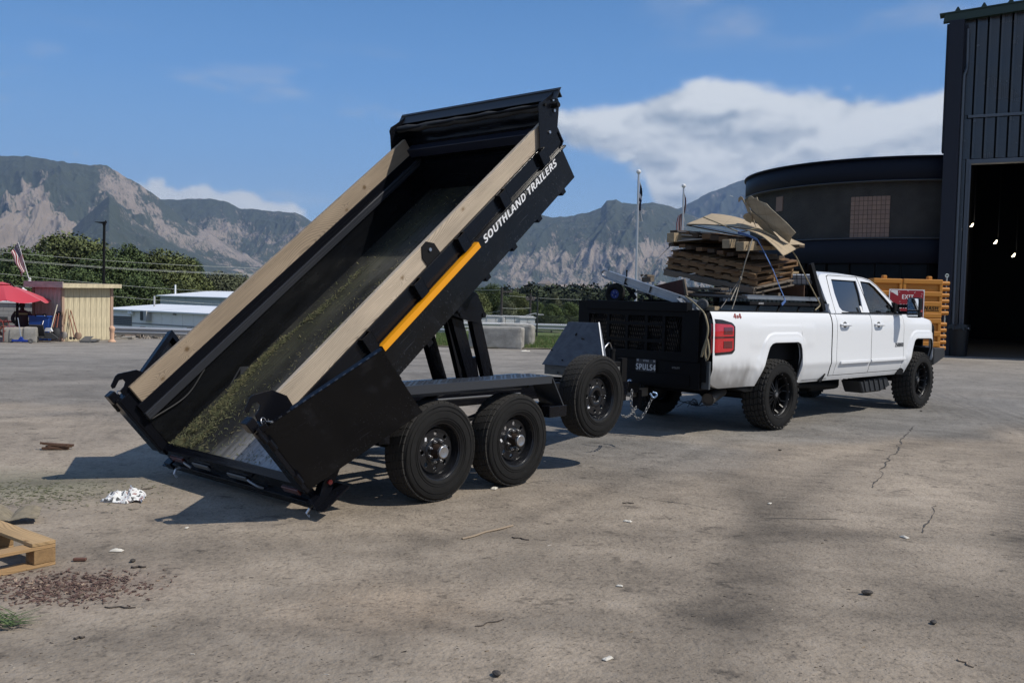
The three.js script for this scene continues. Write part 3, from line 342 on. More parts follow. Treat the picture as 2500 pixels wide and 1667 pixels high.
  part(wh, 'wall_backing', [bb(0.2, W, head + 0.16, eave0 - 0.3, -0.05, -0.025), bb(0.2, jamb - 0.1, 0, head + 0.16, -0.05, -0.025)], M.gap); part(wh, 'inner_lining', [bb(0.17, 0.2, 0, eave0 - 0.4, -21.9, -0.3), bb(0.2, W, eave0 - 0.5, eave0 - 0.45, -21.9, -0.3), bb(0.2, jamb - 0.12, 0, eave0 - 0.6, -0.12, -0.05), bb(jamb - 0.12, W, head + 0.2, eave0 - 0.6, -0.12, -0.05)], dark);  // near-black backing draws the rib shade as dark lines between panels
  wh.updateMatrixWorld(true);
  const bulb = lin(0.8, 0.75, 0.65, { emissive: new THREE.Color(1, 0.9, 0.72), emissiveIntensity: 1.1 });
  [[2373, 550, -3, 'nearest'], [2431, 591, -7, 'middle'], [2475, 623, -11, 'farthest']].forEach(([x, y, z, w]) => {
    const l = inFrame(wh, 2, z, x, y), wl = l.clone().applyMatrix4(wh.matrixWorld); const t = thing('hanging_lamp', w + ' lit lamp hanging in the dark warehouse doorway', 'lamp', wl, wh.rotation.y, 'lamps inside the warehouse');
    const k = -z / 8 * 0.2 + 0.75; part(t, 'diffuser', [slab([[-0.13, -0.13], [0.07, -0.12], [0.13, 0.02], [0.15, 0.17], [0.05, 0.15]].map((p) => [p[0] * k * 0.55, p[1] * k * 0.55]), 0.1)], bulb); part(t, 'hanger', [rod(V(0.1 * k, 0.2 * k, 0), V(0.1 * k, eave0 - 0.5 - l.y, 0), 0.012)], M.gap);
    const pl = new THREE.PointLight(new THREE.Color(1, 0.88, 0.7), 1.2, 0, 2); pl.position.set(0, -0.1, 0.25); pl.castShadow = true; pl.name = 'lamp_light'; t.add(pl);
  });
}
// ---------- round building ----------
{
  const R = 6.3, cc = V(15.96, 0, -37.9), rb = thing('round_building', 'round dark building with a navy fascia and brown wall behind the truck', 'building', cc);
  const wallM = lin(0.062, 0.056, 0.05, { roughness: 0.95, map: re(T.noise, 8, 3), bumpMap: re(T.bumpFine, 20, 8), bumpScale: 0.02 }), navy = new THREE.MeshPhysicalMaterial({ color: new THREE.Color().setRGB(0.007, 0.009, 0.017), roughness: 0.55, specularIntensity: 0.35 }), trim = lin(0.1, 0.1, 0.1, { roughness: 0.5 });
  const P0 = -227 * Math.PI / 180, PL = 217 * Math.PI / 180, ring = (r, y0, y1, th = 0.2) => new THREE.LatheGeometry([[r - th, y0], [r, y0], [r, y1], [r - th, y1], [r - th, y0]].map((q) => new THREE.Vector2(...q)), 72, P0, PL);
  part(rb, 'wall', [ring(R - 0.25, 4.03, 6.05)], wallM);
  part(rb, 'fascia', [ring(R, 6.05, 6.8, 0.5)], navy); part(rb, 'coping', [ring(R + 0.06, 6.8, 6.88, 0.6)], navy);
  part(rb, 'fascia', [ring(R + 0.02, 3.16, 4.0, 0.5)], navy); part(rb, 'ledge', [ring(R + 0.05, 4.0, 4.05, 0.5)], trim);
  part(rb, 'roof', [new THREE.CylinderGeometry(R - 0.1, R - 0.1, 0.1, 48, 1, false, P0, PL).translate(0, 6.6, 0)], trim); part(rb, 'drip_trim', [ring(R + 0.03, 6.02, 6.06, 0.3)], trim);
  part(rb, 'glass_wall', [ring(R - 0.3, 0, 3.16, 0.1)], new THREE.MeshPhysicalMaterial({ color: new THREE.Color().setRGB(0.004, 0.004, 0.005), roughness: 0.25, specularIntensity: 0.25 }));
  for (let i = 0; i < 26; i++) { const a = P0 + 0.85 * Math.PI + PL * (i + 0.5) / 26; part(rb, 'mullion', [bb(-0.025, 0.025, 0, 3.16, -0.05, 0.05).translate(0, 0, R - 0.26).rotateY(a - Math.PI * 0.85)], M.blackMatt); }
  for (const y of [1.1, 2.35]) part(rb, 'transom', [ring(R - 0.25, y, y + 0.05, 0.08)], M.blackMatt);
  // square of terracotta tiles on the wall, each tile its own
  const tm = [lin(0.25, 0.16, 0.12), lin(0.23, 0.148, 0.112), lin(0.265, 0.17, 0.125)], A0 = (px, py, y) => { const r = ray(px, py), o = EYE.clone(); const ox = o.x - cc.x, oz = o.z - cc.z, RR = R - 0.24, a = r.x * r.x + r.z * r.z, b = ox * r.x + oz * r.z, c = ox * ox + oz * oz - RR * RR, k = (-b - Math.sqrt(b * b - a * c)) / a; return o.addScaledVector(r, k).sub(cc); };
  const tl = A0(2079, 481), br = A0(2171, 579), a0 = Math.atan2(tl.x, tl.z), a1 = Math.atan2(br.x, br.z), nT = 9, da = (a1 - a0) / nT, w = da * (R - 0.24) - 0.012, y1 = tl.y, y0 = Math.max(4.04, br.y), dh = (y1 - y0) / nT, tile = bb(-w / 2, w / 2, 0.006, dh - 0.006, -0.01, 0.012, 0.004);
  part(rb, 'tile_grout', [new THREE.CylinderGeometry(R - 0.245, R - 0.245, y1 - y0, 12, 1, true, a0, a1 - a0).translate(0, (y0 + y1) / 2, 0)], lin(0.04, 0.03, 0.025));
  for (let i = 0; i < nT; i++) for (let j = 0; j < nT; j++) { const m = pieces(rb, 'tile', tile, tm[(i * 7 + j * 5 + (i * j) % 3) % 3]); const a = a0 + (i + 0.5) * da; m.position.set(Math.sin(a) * (R - 0.235), y0 + j * dh, Math.cos(a) * (R - 0.235)); m.rotation.y = a; }
  const sp = A0(1904, 498), sa = Math.atan2(sp.x, sp.z); part(rb, 'wall_patch', [bb(-0.2, 0.2, -0.28, 0.28, -0.02, 0.02).translate(0, sp.y, R - 0.24).rotateY(sa)], tm[1]);
  // low building wing joining it to the warehouse
}
// ================= DUMP TRAILER =================
// tyre about the z axis: carcass, shoulder blocks and tread ribs cut by sipes
function tyreGeo(R, w, rim, o) {
  const h = w / 2, g = [latheZ([[rim, -h * 0.8], [rim + 0.012, -h * 0.94], [rim + (R - rim) * 0.45, -h * 1.02], [R - 0.035, -h * 0.96], [R - 0.016, -h * 0.8], [R - 0.014, 0], [R - 0.016, h * 0.8], [R - 0.035, h * 0.96], [rim + (R - rim) * 0.45, h * 1.02], [rim + 0.045, h * 0.985], [rim + 0.04, h * 1.0], [rim + 0.022, h * 0.98], [rim + 0.012, h * 0.92], [rim, h * 0.8], [rim - 0.004, h * 0.5], [rim, -h * 0.8]], 72)];
  if (o.rings) for (const q of o.rings) for (const e of [1, -1]) g.push(new THREE.TorusGeometry(q, 0.0022, 5, 64).translate(0, 0, e * h * 1.012));
  const body = join(g); g.length = 0;
  const { pitch, ribs, zig, side } = o, rw = w * 0.84 / ribs, gap = o.gap ?? 0.009;
  for (let k = 0; k < pitch; k++) for (let r = 0; r < ribs; r++) {
    const a = (k + (r % 2) * 0.5 + zig * ((r * 0.37) % 1)) / pitch * Math.PI * 2, zc = (r - (ribs - 1) / 2) * rw, edge = r === 0 || r === ribs - 1, L = 2 * Math.PI * R / pitch - gap * (edge ? 1.3 : 0.9);
    const q = box(L, 0.016, rw - gap * 0.75, 0, 0, 0); if (o.skew) { const p = q.attributes.position; for (let i = 0; i < p.count; i++) p.setX(i, p.getX(i) + p.getZ(i) * o.skew * (r % 2 ? 1 : -1)); }
    q.translate(0, R - 0.0085 - (edge ? 0.005 : 0), zc); q.rotateZ(a); g.push(q);
    if (edge && side) { const s = box(L * 0.62, 0.034, 0.016, 0, 0, 0, (r ? 1 : -1) * 0.5); s.translate(0, R - 0.036, Math.sign(zc) * (h * 0.93)); s.rotateZ(a); g.push(s); }
  }
  return { body, tread: join(g) };
}
const TY = { trailer: tyreGeo(0.387, 0.235, 0.212, { pitch: 40, ribs: 6, zig: 1, side: false, gap: 0.006, rings: [0.245, 0.262, 0.318, 0.352] }), truck: tyreGeo(0.4445, 0.315, 0.268, { pitch: 34, ribs: 5, zig: 1, side: true, skew: 0.35, gap: 0.016, rings: [0.29, 0.39] }) };
const treadMat = lin(0.04, 0.037, 0.033, { roughness: 0.95, map: re(T.noise, 9, 9), bumpMap: re(T.bumpFine, 10, 10), bumpScale: 0.001 });
const wornTex = tex(1024, 512, (u, v) => { const sp = pf(u, v, 160, 2, 91, 80), cl = pf(u, v, 5, 4, 92), l = pf(u, v, 3, 4, 93, 90), d = pf(u, v, 7, 4, 94); return 0.1 + 0.06 * d + 0.5 * ss(0.78, 0.86, sp) * ss(0.5, 0.7, cl) + 0.3 * ss(0.7, 0.78, l) * ss(0.55, 0.7, cl) + 0.14 * ss(0.6, 0.8, d); }, {});
const wornBlack = new THREE.MeshPhysicalMaterial({ color: new THREE.Color().setRGB(0.055, 0.057, 0.066), map: wornTex, roughness: 0.42, roughnessMap: re(T.rough, 1.3, 1.3), specularIntensity: 0.45 });
const rimMat = lin(0.012, 0.0125, 0.015, { roughness: 0.25, metalness: 0.2 });
const steelRim = join([latheZ([[0.214, 0.1], [0.222, 0.106], [0.224, 0.1], [0.212, 0.094], [0.205, 0.082], [0.203, 0.05], [0.188, 0.03], [0.184, -0.02], [0.2, -0.05], [0.212, -0.09], [0.206, -0.09], [0.18, -0.04]], 56), latheZ([[0.186, -0.005], [0.176, 0.012], [0.168, 0.03], [0.162, 0.034]], 56),
  (() => { const holes = []; for (let i = 0; i < 8; i++) { const a = (i + 0.5) / 8 * 2 * Math.PI; holes.push(circ(Math.cos(a) * 0.136, Math.sin(a) * 0.136, 0.0165, 14)); } holes.push(circ(0, 0, 0.056, 24)); return slab(circ(0, 0, 0.172, 48, false), 0.012, holes, 0.003).translate(0, 0, 0.042); })(), latheZ([[0.105, 0.048], [0.1, 0.056], [0.085, 0.06], [0.06, 0.06], [0.056, 0.05]], 36), latheZ([[0.2, 0.04], [0.19, 0.03], [0.18, 0.036], [0.17, 0.046]], 48)]);
const lugGeo = join([cyl(0.0115, 0.0135, 0.022, 6).rotateX(Math.PI / 2).translate(0, 0, 0.068), cyl(0.006, 0.006, 0.03, 8).rotateX(Math.PI / 2).translate(0, 0, 0.08)]);
const hubGeo = join([latheZ([[0.056, 0.04], [0.055, 0.06], [0.05, 0.09], [0.048, 0.125], [0.04, 0.126]], 28)]), capGeo = latheZ([[0.046, 0.118], [0.049, 0.122], [0.049, 0.138], [0.046, 0.143], [0.034, 0.143], [0.031, 0.139], [0.002, 0.139]], 28);
const hubMat = lin(0.035, 0.022, 0.016, { roughness: 0.6, metalness: 0.4 }), tagMat = lin(0.7, 0.7, 0.72, { roughness: 0.5 });
function trailerWheel(root, x, y, z, spin, out = 1, hub = true) {
  const w = new THREE.Group(); w.name = numbered(hub ? 'wheel' : 'spare_wheel'); w.position.set(x, y, z); w.rotation.set(0, out > 0 ? 0 : Math.PI, 0); root.add(w);
  pieces(w, 'tyre', TY.trailer.body, M.rubber).rotation.z = spin; pieces(w, 'tread', TY.trailer.tread, treadMat).rotation.z = spin; const r = pieces(w, 'rim', steelRim, rimMat); r.rotation.z = spin;
  const st = pieces(w, 'rim_sticker', box(0.03, 0.018, 0.001), tagMat); st.position.set(Math.cos(spin + 2) * 0.143, Math.sin(spin + 2) * 0.143, 0.0498); st.rotation.z = spin + 1.2;
  const vs = pieces(w, 'valve', rod(V(0, 0, 0), V(0, 0, 0.035), 0.005), M.steel); vs.position.set(Math.cos(spin + 2.6) * 0.19, Math.sin(spin + 2.6) * 0.19, 0.05);
  if (hub) { for (let i = 0; i < 8; i++) { const a = spin + i / 8 * 2 * Math.PI, l = pieces(w, 'lug_nut', lugGeo, M.steel); l.position.set(Math.cos(a) * 0.083, Math.sin(a) * 0.083, 0); } pieces(w, 'hub', hubGeo, hubMat); pieces(w, 'hub_cap', capGeo, M.steel); }
  else { pieces(w, 'mounting_plate', box(0.1, 0.1, 0.01, 0, 0, 0.02), M.blackMatt); for (const s of [-1, 1]) pieces(w, 'wheel_bolt', rod(V(s * 0.085, 0, 0.03), V(s * 0.085, 0.004, 0.1), 0.006), M.steel); pieces(w, 'backing_arm', box(0.09, 0.14, 0.1, -0.0, 0, -0.1), M.blackMatt); }
  return w;
}
const TRAILER = thing('dump_trailer', 'black tandem axle dump trailer with its bed tipped up behind the white truck', 'trailer', V(-1.4072, 0, -7.6998), Math.PI / 2 - 0.731);
{
  const R = TRAILER, bk = M.black, WZ = 1.2005 - 0.1175;
  trailerWheel(R, 0, 0.384, WZ, 0.4); trailerWheel(R, 0.885, 0.384, WZ, 1.1); trailerWheel(R, 0, 0.384, -WZ, 2, -1); trailerWheel(R, 0.885, 0.384, -WZ, 0.7, -1);
  trailerWheel(R, 2.06, 0.672, 1.06, 1.9, 1, false);
  part(R, 'spare_mount', [bar(V(2.06, 0.67, 0.96), V(2.06, 0.62, 0.42), 0.06, 0.06), bar(V(2.2, 0.6, 0.5), V(2.06, 0.66, 0.92), 0.05, 0.05)], M.blackMatt);
  // running gear
  part(R, 'main_rail', [bb(-0.4, 2.75, 0.6, 0.74, 0.42, 0.5, 0.006)], bk); part(R, 'main_rail', [bb(-0.4, 2.75, 0.6, 0.74, -0.5, -0.42, 0.006)], bk);
  for (const x of [-0.34, 0.0, 0.75, 1.5, 2.1, 2.7]) part(R, 'cross_member', [bb(x - 0.035, x + 0.035, 0.61, 0.72, -0.42, 0.42)], bk);
  for (const x of [0, 0.885]) part(R, 'axle', [rod(V(x, 0.384, -1.02), V(x, 0.384, 1.02), 0.05, 0.05, 12)], M.blackMatt);
  for (const s of [-1, 1]) { part(R, 'leaf_spring', [path([V(-0.42, 0.55, s * 0.5), V(0, 0.47, s * 0.5), V(0.42, 0.54, s * 0.5)], 0.026, 16, 6), path([V(0.46, 0.54, s * 0.5), V(0.885, 0.47, s * 0.5), V(1.3, 0.55, s * 0.5)], 0.026, 16, 6), bb(-0.46, -0.36, 0.5, 0.64, s * 0.47 - 0.03, s * 0.47 + 0.03), bb(0.38, 0.5, 0.48, 0.64, s * 0.47 - 0.03, s * 0.47 + 0.03), bb(1.25, 1.35, 0.5, 0.64, s * 0.47 - 0.03, s * 0.47 + 0.03)], M.blackMatt); }
  part(R, 'tongue', [bar(V(2.7, 0.66, 0.46), V(4.05, 0.55, 0.05), 0.08, 0.15), bar(V(2.7, 0.66, -0.46), V(4.05, 0.55, -0.05), 0.08, 0.15)], bk);
  part(R, 'coupler', [rbox(0.4, 0.1, 0.12, 0.01, 4.15, 0.56, 0), mv(cyl(0.055, 0.065, 0.12, 16), 4.3, 0.54, 0), bb(4.0, 4.1, 0.4, 0.9, -0.04, 0.04)], M.blackMatt);
  part(R, 'tongue_jack', [rod(V(3.85, 0.3, 0), V(3.85, 0.98, 0), 0.035, 0.035, 14), rod(V(3.85, 0.98, 0), V(3.85, 1.01, 0), 0.04, 0.04, 14), rod(V(3.85, 0.12, 0), V(3.85, 0.34, 0), 0.025)], M.blackMatt);
  part(R, 'jack_handle', [path([V(3.85, 1.0, 0), V(3.78, 1.08, 0.01), V(3.68, 1.03, 0.02), V(3.64, 0.93, 0.02)], 0.009, 16, 6)], M.steel);
  // fender: checker plate top, skirt, sloping ends, stub blocks
  const chk = lin(0.05, 0.054, 0.062, { roughness: 0.38, metalness: 0.35 });
  for (const s of [1, -1]) {
    const f = part(R, 'fender', [bb(-0.42, 1.3, 0.895, 0.905, Math.min(s * 0.93, s * 1.2), Math.max(s * 0.93, s * 1.2)), bb(-0.42, 1.3, 0.84, 0.895, s > 0 ? 1.19 : -1.2, s > 0 ? 1.2 : -1.19), bb(-0.42, 1.3, 0.78, 0.895, s > 0 ? 0.93 : -0.94, s > 0 ? 0.94 : -0.93), bar(V(1.3, 0.9, s * 1.065), V(1.48, 0.62, s * 1.065), 0.27, 0.012, V(0, 1, 0)), bar(V(-0.42, 0.9, s * 1.065), V(-0.6, 0.62, s * 1.065), 0.27, 0.012)], chk);
    if (s > 0) for (let i = 0; i < 27; i++) for (let j = 0; j < 4; j++) pieces(f, 'tread_bar', box(0.036, 0.0035, 0.011, -0.39 + i * 0.063, 0.9065, s * (0.965 + j * 0.058), 0, (i + j) % 2 ? 0.6 : -0.6), chk);
    part(R, 'fender_stub', [rbox(0.24, 0.1, 0.1, 0.008, 1.4, 0.59, s * 1.15)], bk); part(R, 'fender_stub', [bb(-0.62, -0.52, 0.5, 0.66, s > 0 ? 1.1 : -1.2, s > 0 ? 1.2 : -1.1)], bk);
    part(R, 'fender_bracket', [bar(V(1.3, 0.66, s * 0.5), V(1.42, 0.6, s * 1.1), 0.07, 0.07), bar(V(-0.56, 0.66, s * 0.5), V(-0.56, 0.6, s * 1.1), 0.07, 0.07), bar(V(0.44, 0.68, s * 0.5), V(0.44, 0.86, s * 1.0), 0.05, 0.03)], bk);
  }
  part(R, 'document_tube', [rod(V(0.75, 0.74, 0.62), V(1.55, 0.74, 0.62), 0.016), rod(V(0.3, 0.7, 0.66), V(1.5, 0.69, 0.66), 0.012)], lin(0.16, 0.16, 0.16, { metalness: 0.6, roughness: 0.4 }));
  // tool box on the tongue: flared grey cover over a base
  const gb = lin(0.155, 0.17, 0.2, { roughness: 0.5, metalness: 0.15, map: re(T.noise, 1.5, 1.5) });
  { const zB = (p, q) => [1310 + p * 290 / 1467, 770 + q * 290 / 1467], Q = (x, p, q) => inFrame(R, 0, x, ...zB(p, q)); const c = [Q(3.1, 65, 605), Q(3.1, 828, 655), Q(3.25, 755, 92), Q(3.25, 395, 80)], d = c.map((p, i) => V(p.x + (i > 1 ? 0.05 : 0.1), p.y, p.z * 0.98));
    const tb = part(R, 'tool_box', [quad(c[0], c[1], c[2], c[3]), quad(d[1], d[0], d[3], d[2]), quad(c[3], c[2], d[2], d[3]), quad(d[0], c[0], c[3], d[3]), quad(c[1], d[1], d[2], c[2]), quad(d[0], d[1], c[1], c[0])], gb);
    part(tb, 'sunlit_edge', [bar(c[1].clone().add(V(0.01, 0, 0.006)), c[2].clone().add(V(0.01, 0, 0.006)), 0.012, 0.03)], lin(0.6, 0.62, 0.65, { metalness: 0.4, roughness: 0.35 }));  // bright strip paints in the sunlit side edge of the cover
    for (const [x, y] of [[487, 240], [495, 225], [580, 290], [565, 285], [320, 550], [190, 425], [265, 705]]) { const p = Q(y > 600 ? 3.12 : lerp(3.1, 3.25, (605 - y) / 520), x, y); part(tb, 'rivet', [new THREE.SphereGeometry(0.009, 8, 6).translate(p.x - 0.004, p.y, p.z)], M.blackMatt); }
    const e = Q(3.13, 97, 615), f = Q(3.13, 97, 720); part(R, 'tool_box_base', [bb(3.13, 3.5, f.y, e.y + 0.02, e.z, 0.36, 0.004)], lin(0.22, 0.22, 0.21, { roughness: 0.6, map: re(T.noise, 1.5, 1.5) })); }
  part(R, 'battery_box', [rbox(0.3, 0.2, 0.4, 0.01, 3.6, 0.78, 0)], M.blackMatt);
  // hoist: bracket under the bed, two arms, hydraulic ram
  for (const s of [-1, 1]) {
    part(R, 'hoist_bracket', [slab([[0.86, 1.42], [1.16, 1.64], [1.27, 1.6], [1.38, 1.42], [1.3, 1.32], [1.02, 1.38]], 0.02, [], 0.003).translate(0, 0, s * 0.3)], bk);
    part(R, 'hoist_arm', [bar(V(1.36, 1.4, s * 0.17), V(1.62, 0.66, s * 0.17), 0.06, 0.125)], bk); part(R, 'hoist_arm', [bar(V(1.05, 1.42, s * 0.22), V(1.36, 0.66, s * 0.22), 0.06, 0.13)], bk);
  }
  part(R, 'hoist_pin', [rod(V(1.36, 1.4, -0.32), V(1.36, 1.4, 0.32), 0.025), rod(V(1.06, 1.41, -0.32), V(1.06, 1.41, 0.32), 0.025), rod(V(1.62, 0.66, -0.42), V(1.62, 0.66, 0.42), 0.025), rod(V(1.36, 0.66, -0.42), V(1.36, 0.66, 0.42), 0.025)], bk);
  part(R, 'ram_cylinder', [rod(V(1.5, 0.6, 0.04), V(1.345, 1.1, 0.04), 0.052, 0.052, 18), rod(V(1.5, 0.6, 0.14), V(1.4, 1.0, 0.14), 0.03, 0.03, 12)], bk);
  part(R, 'ram_piston', [rod(V(1.345, 1.1, 0.04), V(1.22, 1.46, 0.04), 0.03, 0.03, 18)], lin(0.75, 0.75, 0.76, { metalness: 1, roughness: 0.15 }));
  part(R, 'hydraulic_hose', [path([V(1.55, 0.66, 0.16), V(1.6, 0.85, 0.2), V(1.5, 1.0, 0.16), V(1.42, 0.98, 0.12)], 0.011, 24, 6)], M.blackMatt);

  // ---- the bed, tipped about its rear edge ----
  const F = [-1.078, 0.287, 0.695], fix = (m) => { m.position.set(F[0], F[1], 0); m.rotation.z = F[2]; return m; }, bed = (n, g, m, l) => fix(part(R, n, g, m, l));
  const L = 3.75, wo = 0.98, wi = 0.935;
  const floorTex = tex(1024, 512, (u, v) => { // worn floor: bare scraped steel down the right side, black paint left, scratches along the length
    const st = pf(u, v, 2, 5, 61, 120), big = pf(u, v, 4, 5, 62), f2 = pf(u, v, 3, 4, 63, 24); const worn = clamp(ss(0.3, 0.62, v + (big - 0.5) * 0.7) * ss(1.02, 0.75, u + (f2 - 0.5) * 0.3) * (0.35 + 0.9 * st) * (0.7 + 0.5 * ss(0.5, 0.05, u)));
    const lane = Math.exp(-Math.pow((v - 0.7 + 0.05 * (f2 - 0.5)) / 0.1, 2)) * ss(0.95, 0.6, u) * (0.5 + 0.8 * st), mid = ss(0.35, 0.55, v) * ss(1, 0.5, u) * (0.3 + 0.5 * st), rear = ss(0.25, 0.0, u) * ss(0.4, 0.6, v) * (0.3 + st) * 0.9, green = Math.exp(-Math.pow((v - 0.1 - 0.1 * u + (f2 - 0.5) * 0.1) / 0.09, 2)) * (0.3 + st) * 0.5, dark = Math.exp(-Math.pow((v - 0.38 + (f2 - 0.5) * 0.2) / 0.12, 2)) * ss(0.15, 0.35, u) * ss(0.4, 0.6, big + 0.3 * (st - 0.5)), dirt = ss(0.4, 0.7, big) * 0.6 * st; let w = clamp(Math.max(lane, mid, rear, worn * 0.5)) * (1 - 0.8 * dark);
    return [0.03 + 0.34 * w + 0.08 * dirt + 0.05 * green, 0.03 + 0.335 * w + 0.075 * dirt + 0.05 * green, 0.028 + 0.33 * w + 0.055 * dirt + 0.015 * green]; }, {});
  const floorMat = new THREE.MeshStandardMaterial({ map: floorTex, roughness: 0.5, roughnessMap: T.rough, metalness: 0.12 });
  { const g = bb(0, L, -0.012, 0, -wi, wi), p = g.attributes.position, uv = g.attributes.uv; for (let i = 0; i < p.count; i++) uv.setXY(i, p.getX(i) / L, (p.getZ(i) + wi) / (2 * wi)); bed('bed_floor', g, floorMat); }
  bed('bed_under_frame', [bb(0.05, L, -0.13, -0.012, -0.5, -0.42), bb(0.05, L, -0.13, -0.012, 0.42, 0.5), ...Array.from({ length: 9 }, (_, i) => bb(0.2 + i * 0.42, 0.26 + i * 0.42, -0.08, -0.012, -wi, wi))], bk);
  const inner = new THREE.MeshStandardMaterial({ color: new THREE.Color().setRGB(0.006, 0.0065, 0.008), roughness: 0.5, roughnessMap: re(T.rough, 1, 3), map: tex(512, 256, (u, v) => { const s = pf(u, v, 3, 5, 71, 60), sp = pf(u, v, 90, 3, 72), cl = pf(u, v, 5, 4, 73); return 0.55 + 0.5 * s + 9 * ss(0.66, 0.8, sp) * ss(0.45, 0.65, cl); }, {}) });
  const railMat = lin(0.03, 0.032, 0.038, { roughness: 0.5, roughnessMap: re(T.rough, 1, 1) });
  for (const s of [1, -1]) {
    const z0 = s > 0 ? wi : -wo, z1 = s > 0 ? wo : -wi, sw = bed('side_wall', [boxUV(box(L, 0.315, 0.004, L / 2, 0.145, s * wo), 0.6), ...(() => { const q = []; for (let i = 0; i < 8; i++) q.push(bb(0.25 + i * 0.46, 0.3 + i * 0.46, -0.01, 0.29, s > 0 ? wi + 0.004 : -wo + 0.003, s > 0 ? wo - 0.003 : -wi - 0.004)); return q; })()], wornBlack);
    part(sw, 'inner_sheet', [boxUV(bb(0, L, 0, 0.29, s > 0 ? wi - 0.004 : -wi, s > 0 ? wi : -wi + 0.004), 0.5)], inner);
    part(sw, 'top_rail', [bb(0.0, 3.8, 0.29, s > 0 ? 0.442 : 0.36, s > 0 ? 0.9 : -0.968, s > 0 ? 0.968 : -0.88, 0.006), bb(0, 3.8, 0.284, 0.3, s > 0 ? 0.93 : -1.0, s > 0 ? 1.0 : -0.93, 0.004)], s > 0 ? bk : railMat);
    if (s < 0) part(sw, 'upper_rail', [bb(0.0, 3.8, 0.36, 0.442, -0.968, -0.9, 0.004)], bk);
    for (const x of [0.95, 1.58, 2.17, 2.78, 3.42]) part(sw, 'stake_pocket', [bb(x, x + 0.005, 0.31, 0.445, s > 0 ? 0.968 : -1.035, s > 0 ? 1.015 : -0.968), bb(x + 0.095, x + 0.1, 0.31, 0.445, s > 0 ? 0.968 : -1.035, s > 0 ? 1.015 : -0.968), bb(x, x + 0.1, 0.31, 0.445, s > 0 ? 1.01 : -1.035, s > 0 ? 1.015 : -1.03)], bk);
  }
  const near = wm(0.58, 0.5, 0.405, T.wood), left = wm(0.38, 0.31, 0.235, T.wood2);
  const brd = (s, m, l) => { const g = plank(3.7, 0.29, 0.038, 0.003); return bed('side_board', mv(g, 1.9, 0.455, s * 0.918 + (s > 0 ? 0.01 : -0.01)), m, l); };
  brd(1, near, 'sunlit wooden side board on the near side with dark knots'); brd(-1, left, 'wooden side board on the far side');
  bed('board_bracket', [slab([[1.83, 0.43], [1.82, 0.52], [1.87, 0.595], [1.93, 0.6], [1.99, 0.54], [2.0, 0.43]], 0.008).translate(0, 0, 0.953)], M.blackMatt); bed('board_bolt', [cyl(0.014, 0.014, 0.012, 12).rotateX(Math.PI / 2).translate(1.92, 0.53, 0.962)], M.steel);
  const yel = sc('#e89a02', { roughness: 0.5 }); bed('yellow_edge_strip', [bb(1.05, 2.33, 0.296, 0.3, 0.985, 1.03), bb(1.05, 2.33, 0.25, 0.3, 1.03, 1.034)], yel, 'yellow painted angle strip along the near side');
  // lettering with its band of tread marks
  { const t = text('SOUTHLAND TRAILERS', 0.062, 0.002), bx = t.boundingBox, k = 1.17 / (bx.max.x - bx.min.x); t.translate(-bx.min.x, -bx.min.y, 0); t.scale(k, 1.0, 1); t.applyMatrix4(new THREE.Matrix4().makeShear(0, 0, 0.22, 0, 0, 0)); bed('lettering', t.translate(2.43, 0.212, 0.983), lin(0.75, 0.76, 0.78, { roughness: 0.5 }));
    const ch = []; for (let i = 0; i < 34; i++) ch.push(slab([[0, 0], [0.018, 0], [0.03, 0.022], [0.018, 0.044], [0, 0.044], [0.012, 0.022]], 0.001).translate(2.44 + i * 0.034, 0.235, 0.9835)); bed('tread_mark_band', ch, lin(0.13, 0.13, 0.125, { roughness: 0.6 })); }
  // front wall with the tarp housing
  bed('front_wall', [bb(3.74, 3.755, -0.01, 0.3, -wo, wo), mv(box(0.08, 0.012, 2 * wo), 3.78, 0.317, 0, 0, 0, 0.45), bb(3.8, 3.815, 0.33, 0.52, -wo, wo), mv(box(0.22, 0.012, 2 * wo), 3.885, 0.565, 0, 0, 0, 0.82), bb(3.955, 3.965, 0.63, 0.745, -wo, wo)], bk);
  bed('front_cross_beam', [bb(3.7, 3.8, 0.41, 0.5, -0.93, 0.93, 0.006)], lin(0.014, 0.017, 0.03, { roughness: 0.4 }));
  bed('tarp_housing', [mv(box(0.125, 0.006, 2.1), 3.93, 0.735, 0, 0, 0, 0.38), bb(3.955, 3.965, 0.68, 0.76, -1.04, 1.04)], lin(0.026, 0.029, 0.034, { roughness: 0.42 }));
  { const roll = []; for (let i = 0; i < 14; i++) { const z = -0.98 + i * 0.14; roll.push(rod(V(3.79 + 0.006 * Math.sin(i * 1.7), 0.69 + 0.008 * Math.sin(i * 2.3), z), V(3.79 + 0.006 * Math.sin((i + 1) * 1.7), 0.69 + 0.008 * Math.sin((i + 1) * 2.3), z + 0.14), 0.034 + 0.004 * Math.sin(i * 3.1), 0.034 + 0.004 * Math.sin(i * 3.1 + 3.1), 12)); } bed('rolled_tarp', roll, lin(0.035, 0.034, 0.033, { roughness: 0.8 })); bed('tarp_rod', [rod(V(3.77, 0.7, -1.05), V(3.77, 0.72, 1.0), 0.014)], M.blackMatt); }
  for (const s of [1, -1]) { bed('front_side_plate', [slab([[3.48, 0.44], [3.66, 0.7], [3.68, 0.745], [3.72, 0.765], [3.8, 0.755], [3.965, 0.745], [3.962, 0.635], [3.81, 0.475], [3.81, 0.44]], 0.008, [], 0.001).translate(0, 0, s * 0.982)], bk); if (s > 0) for (const [x, y] of [[3.89, 0.7], [3.85, 0.615], [3.68, 0.5]]) bed('plate_bolt', [cyl(0.013, 0.013, 0.014, 10).rotateX(Math.PI / 2).translate(x, y, 0.992)], M.steel); bed('tarp_axle', [rod(V(3.87, 0.655, s * 0.97), V(3.87, 0.655, s * 1.05), 0.026, 0.022, 14)], M.blackMatt); }
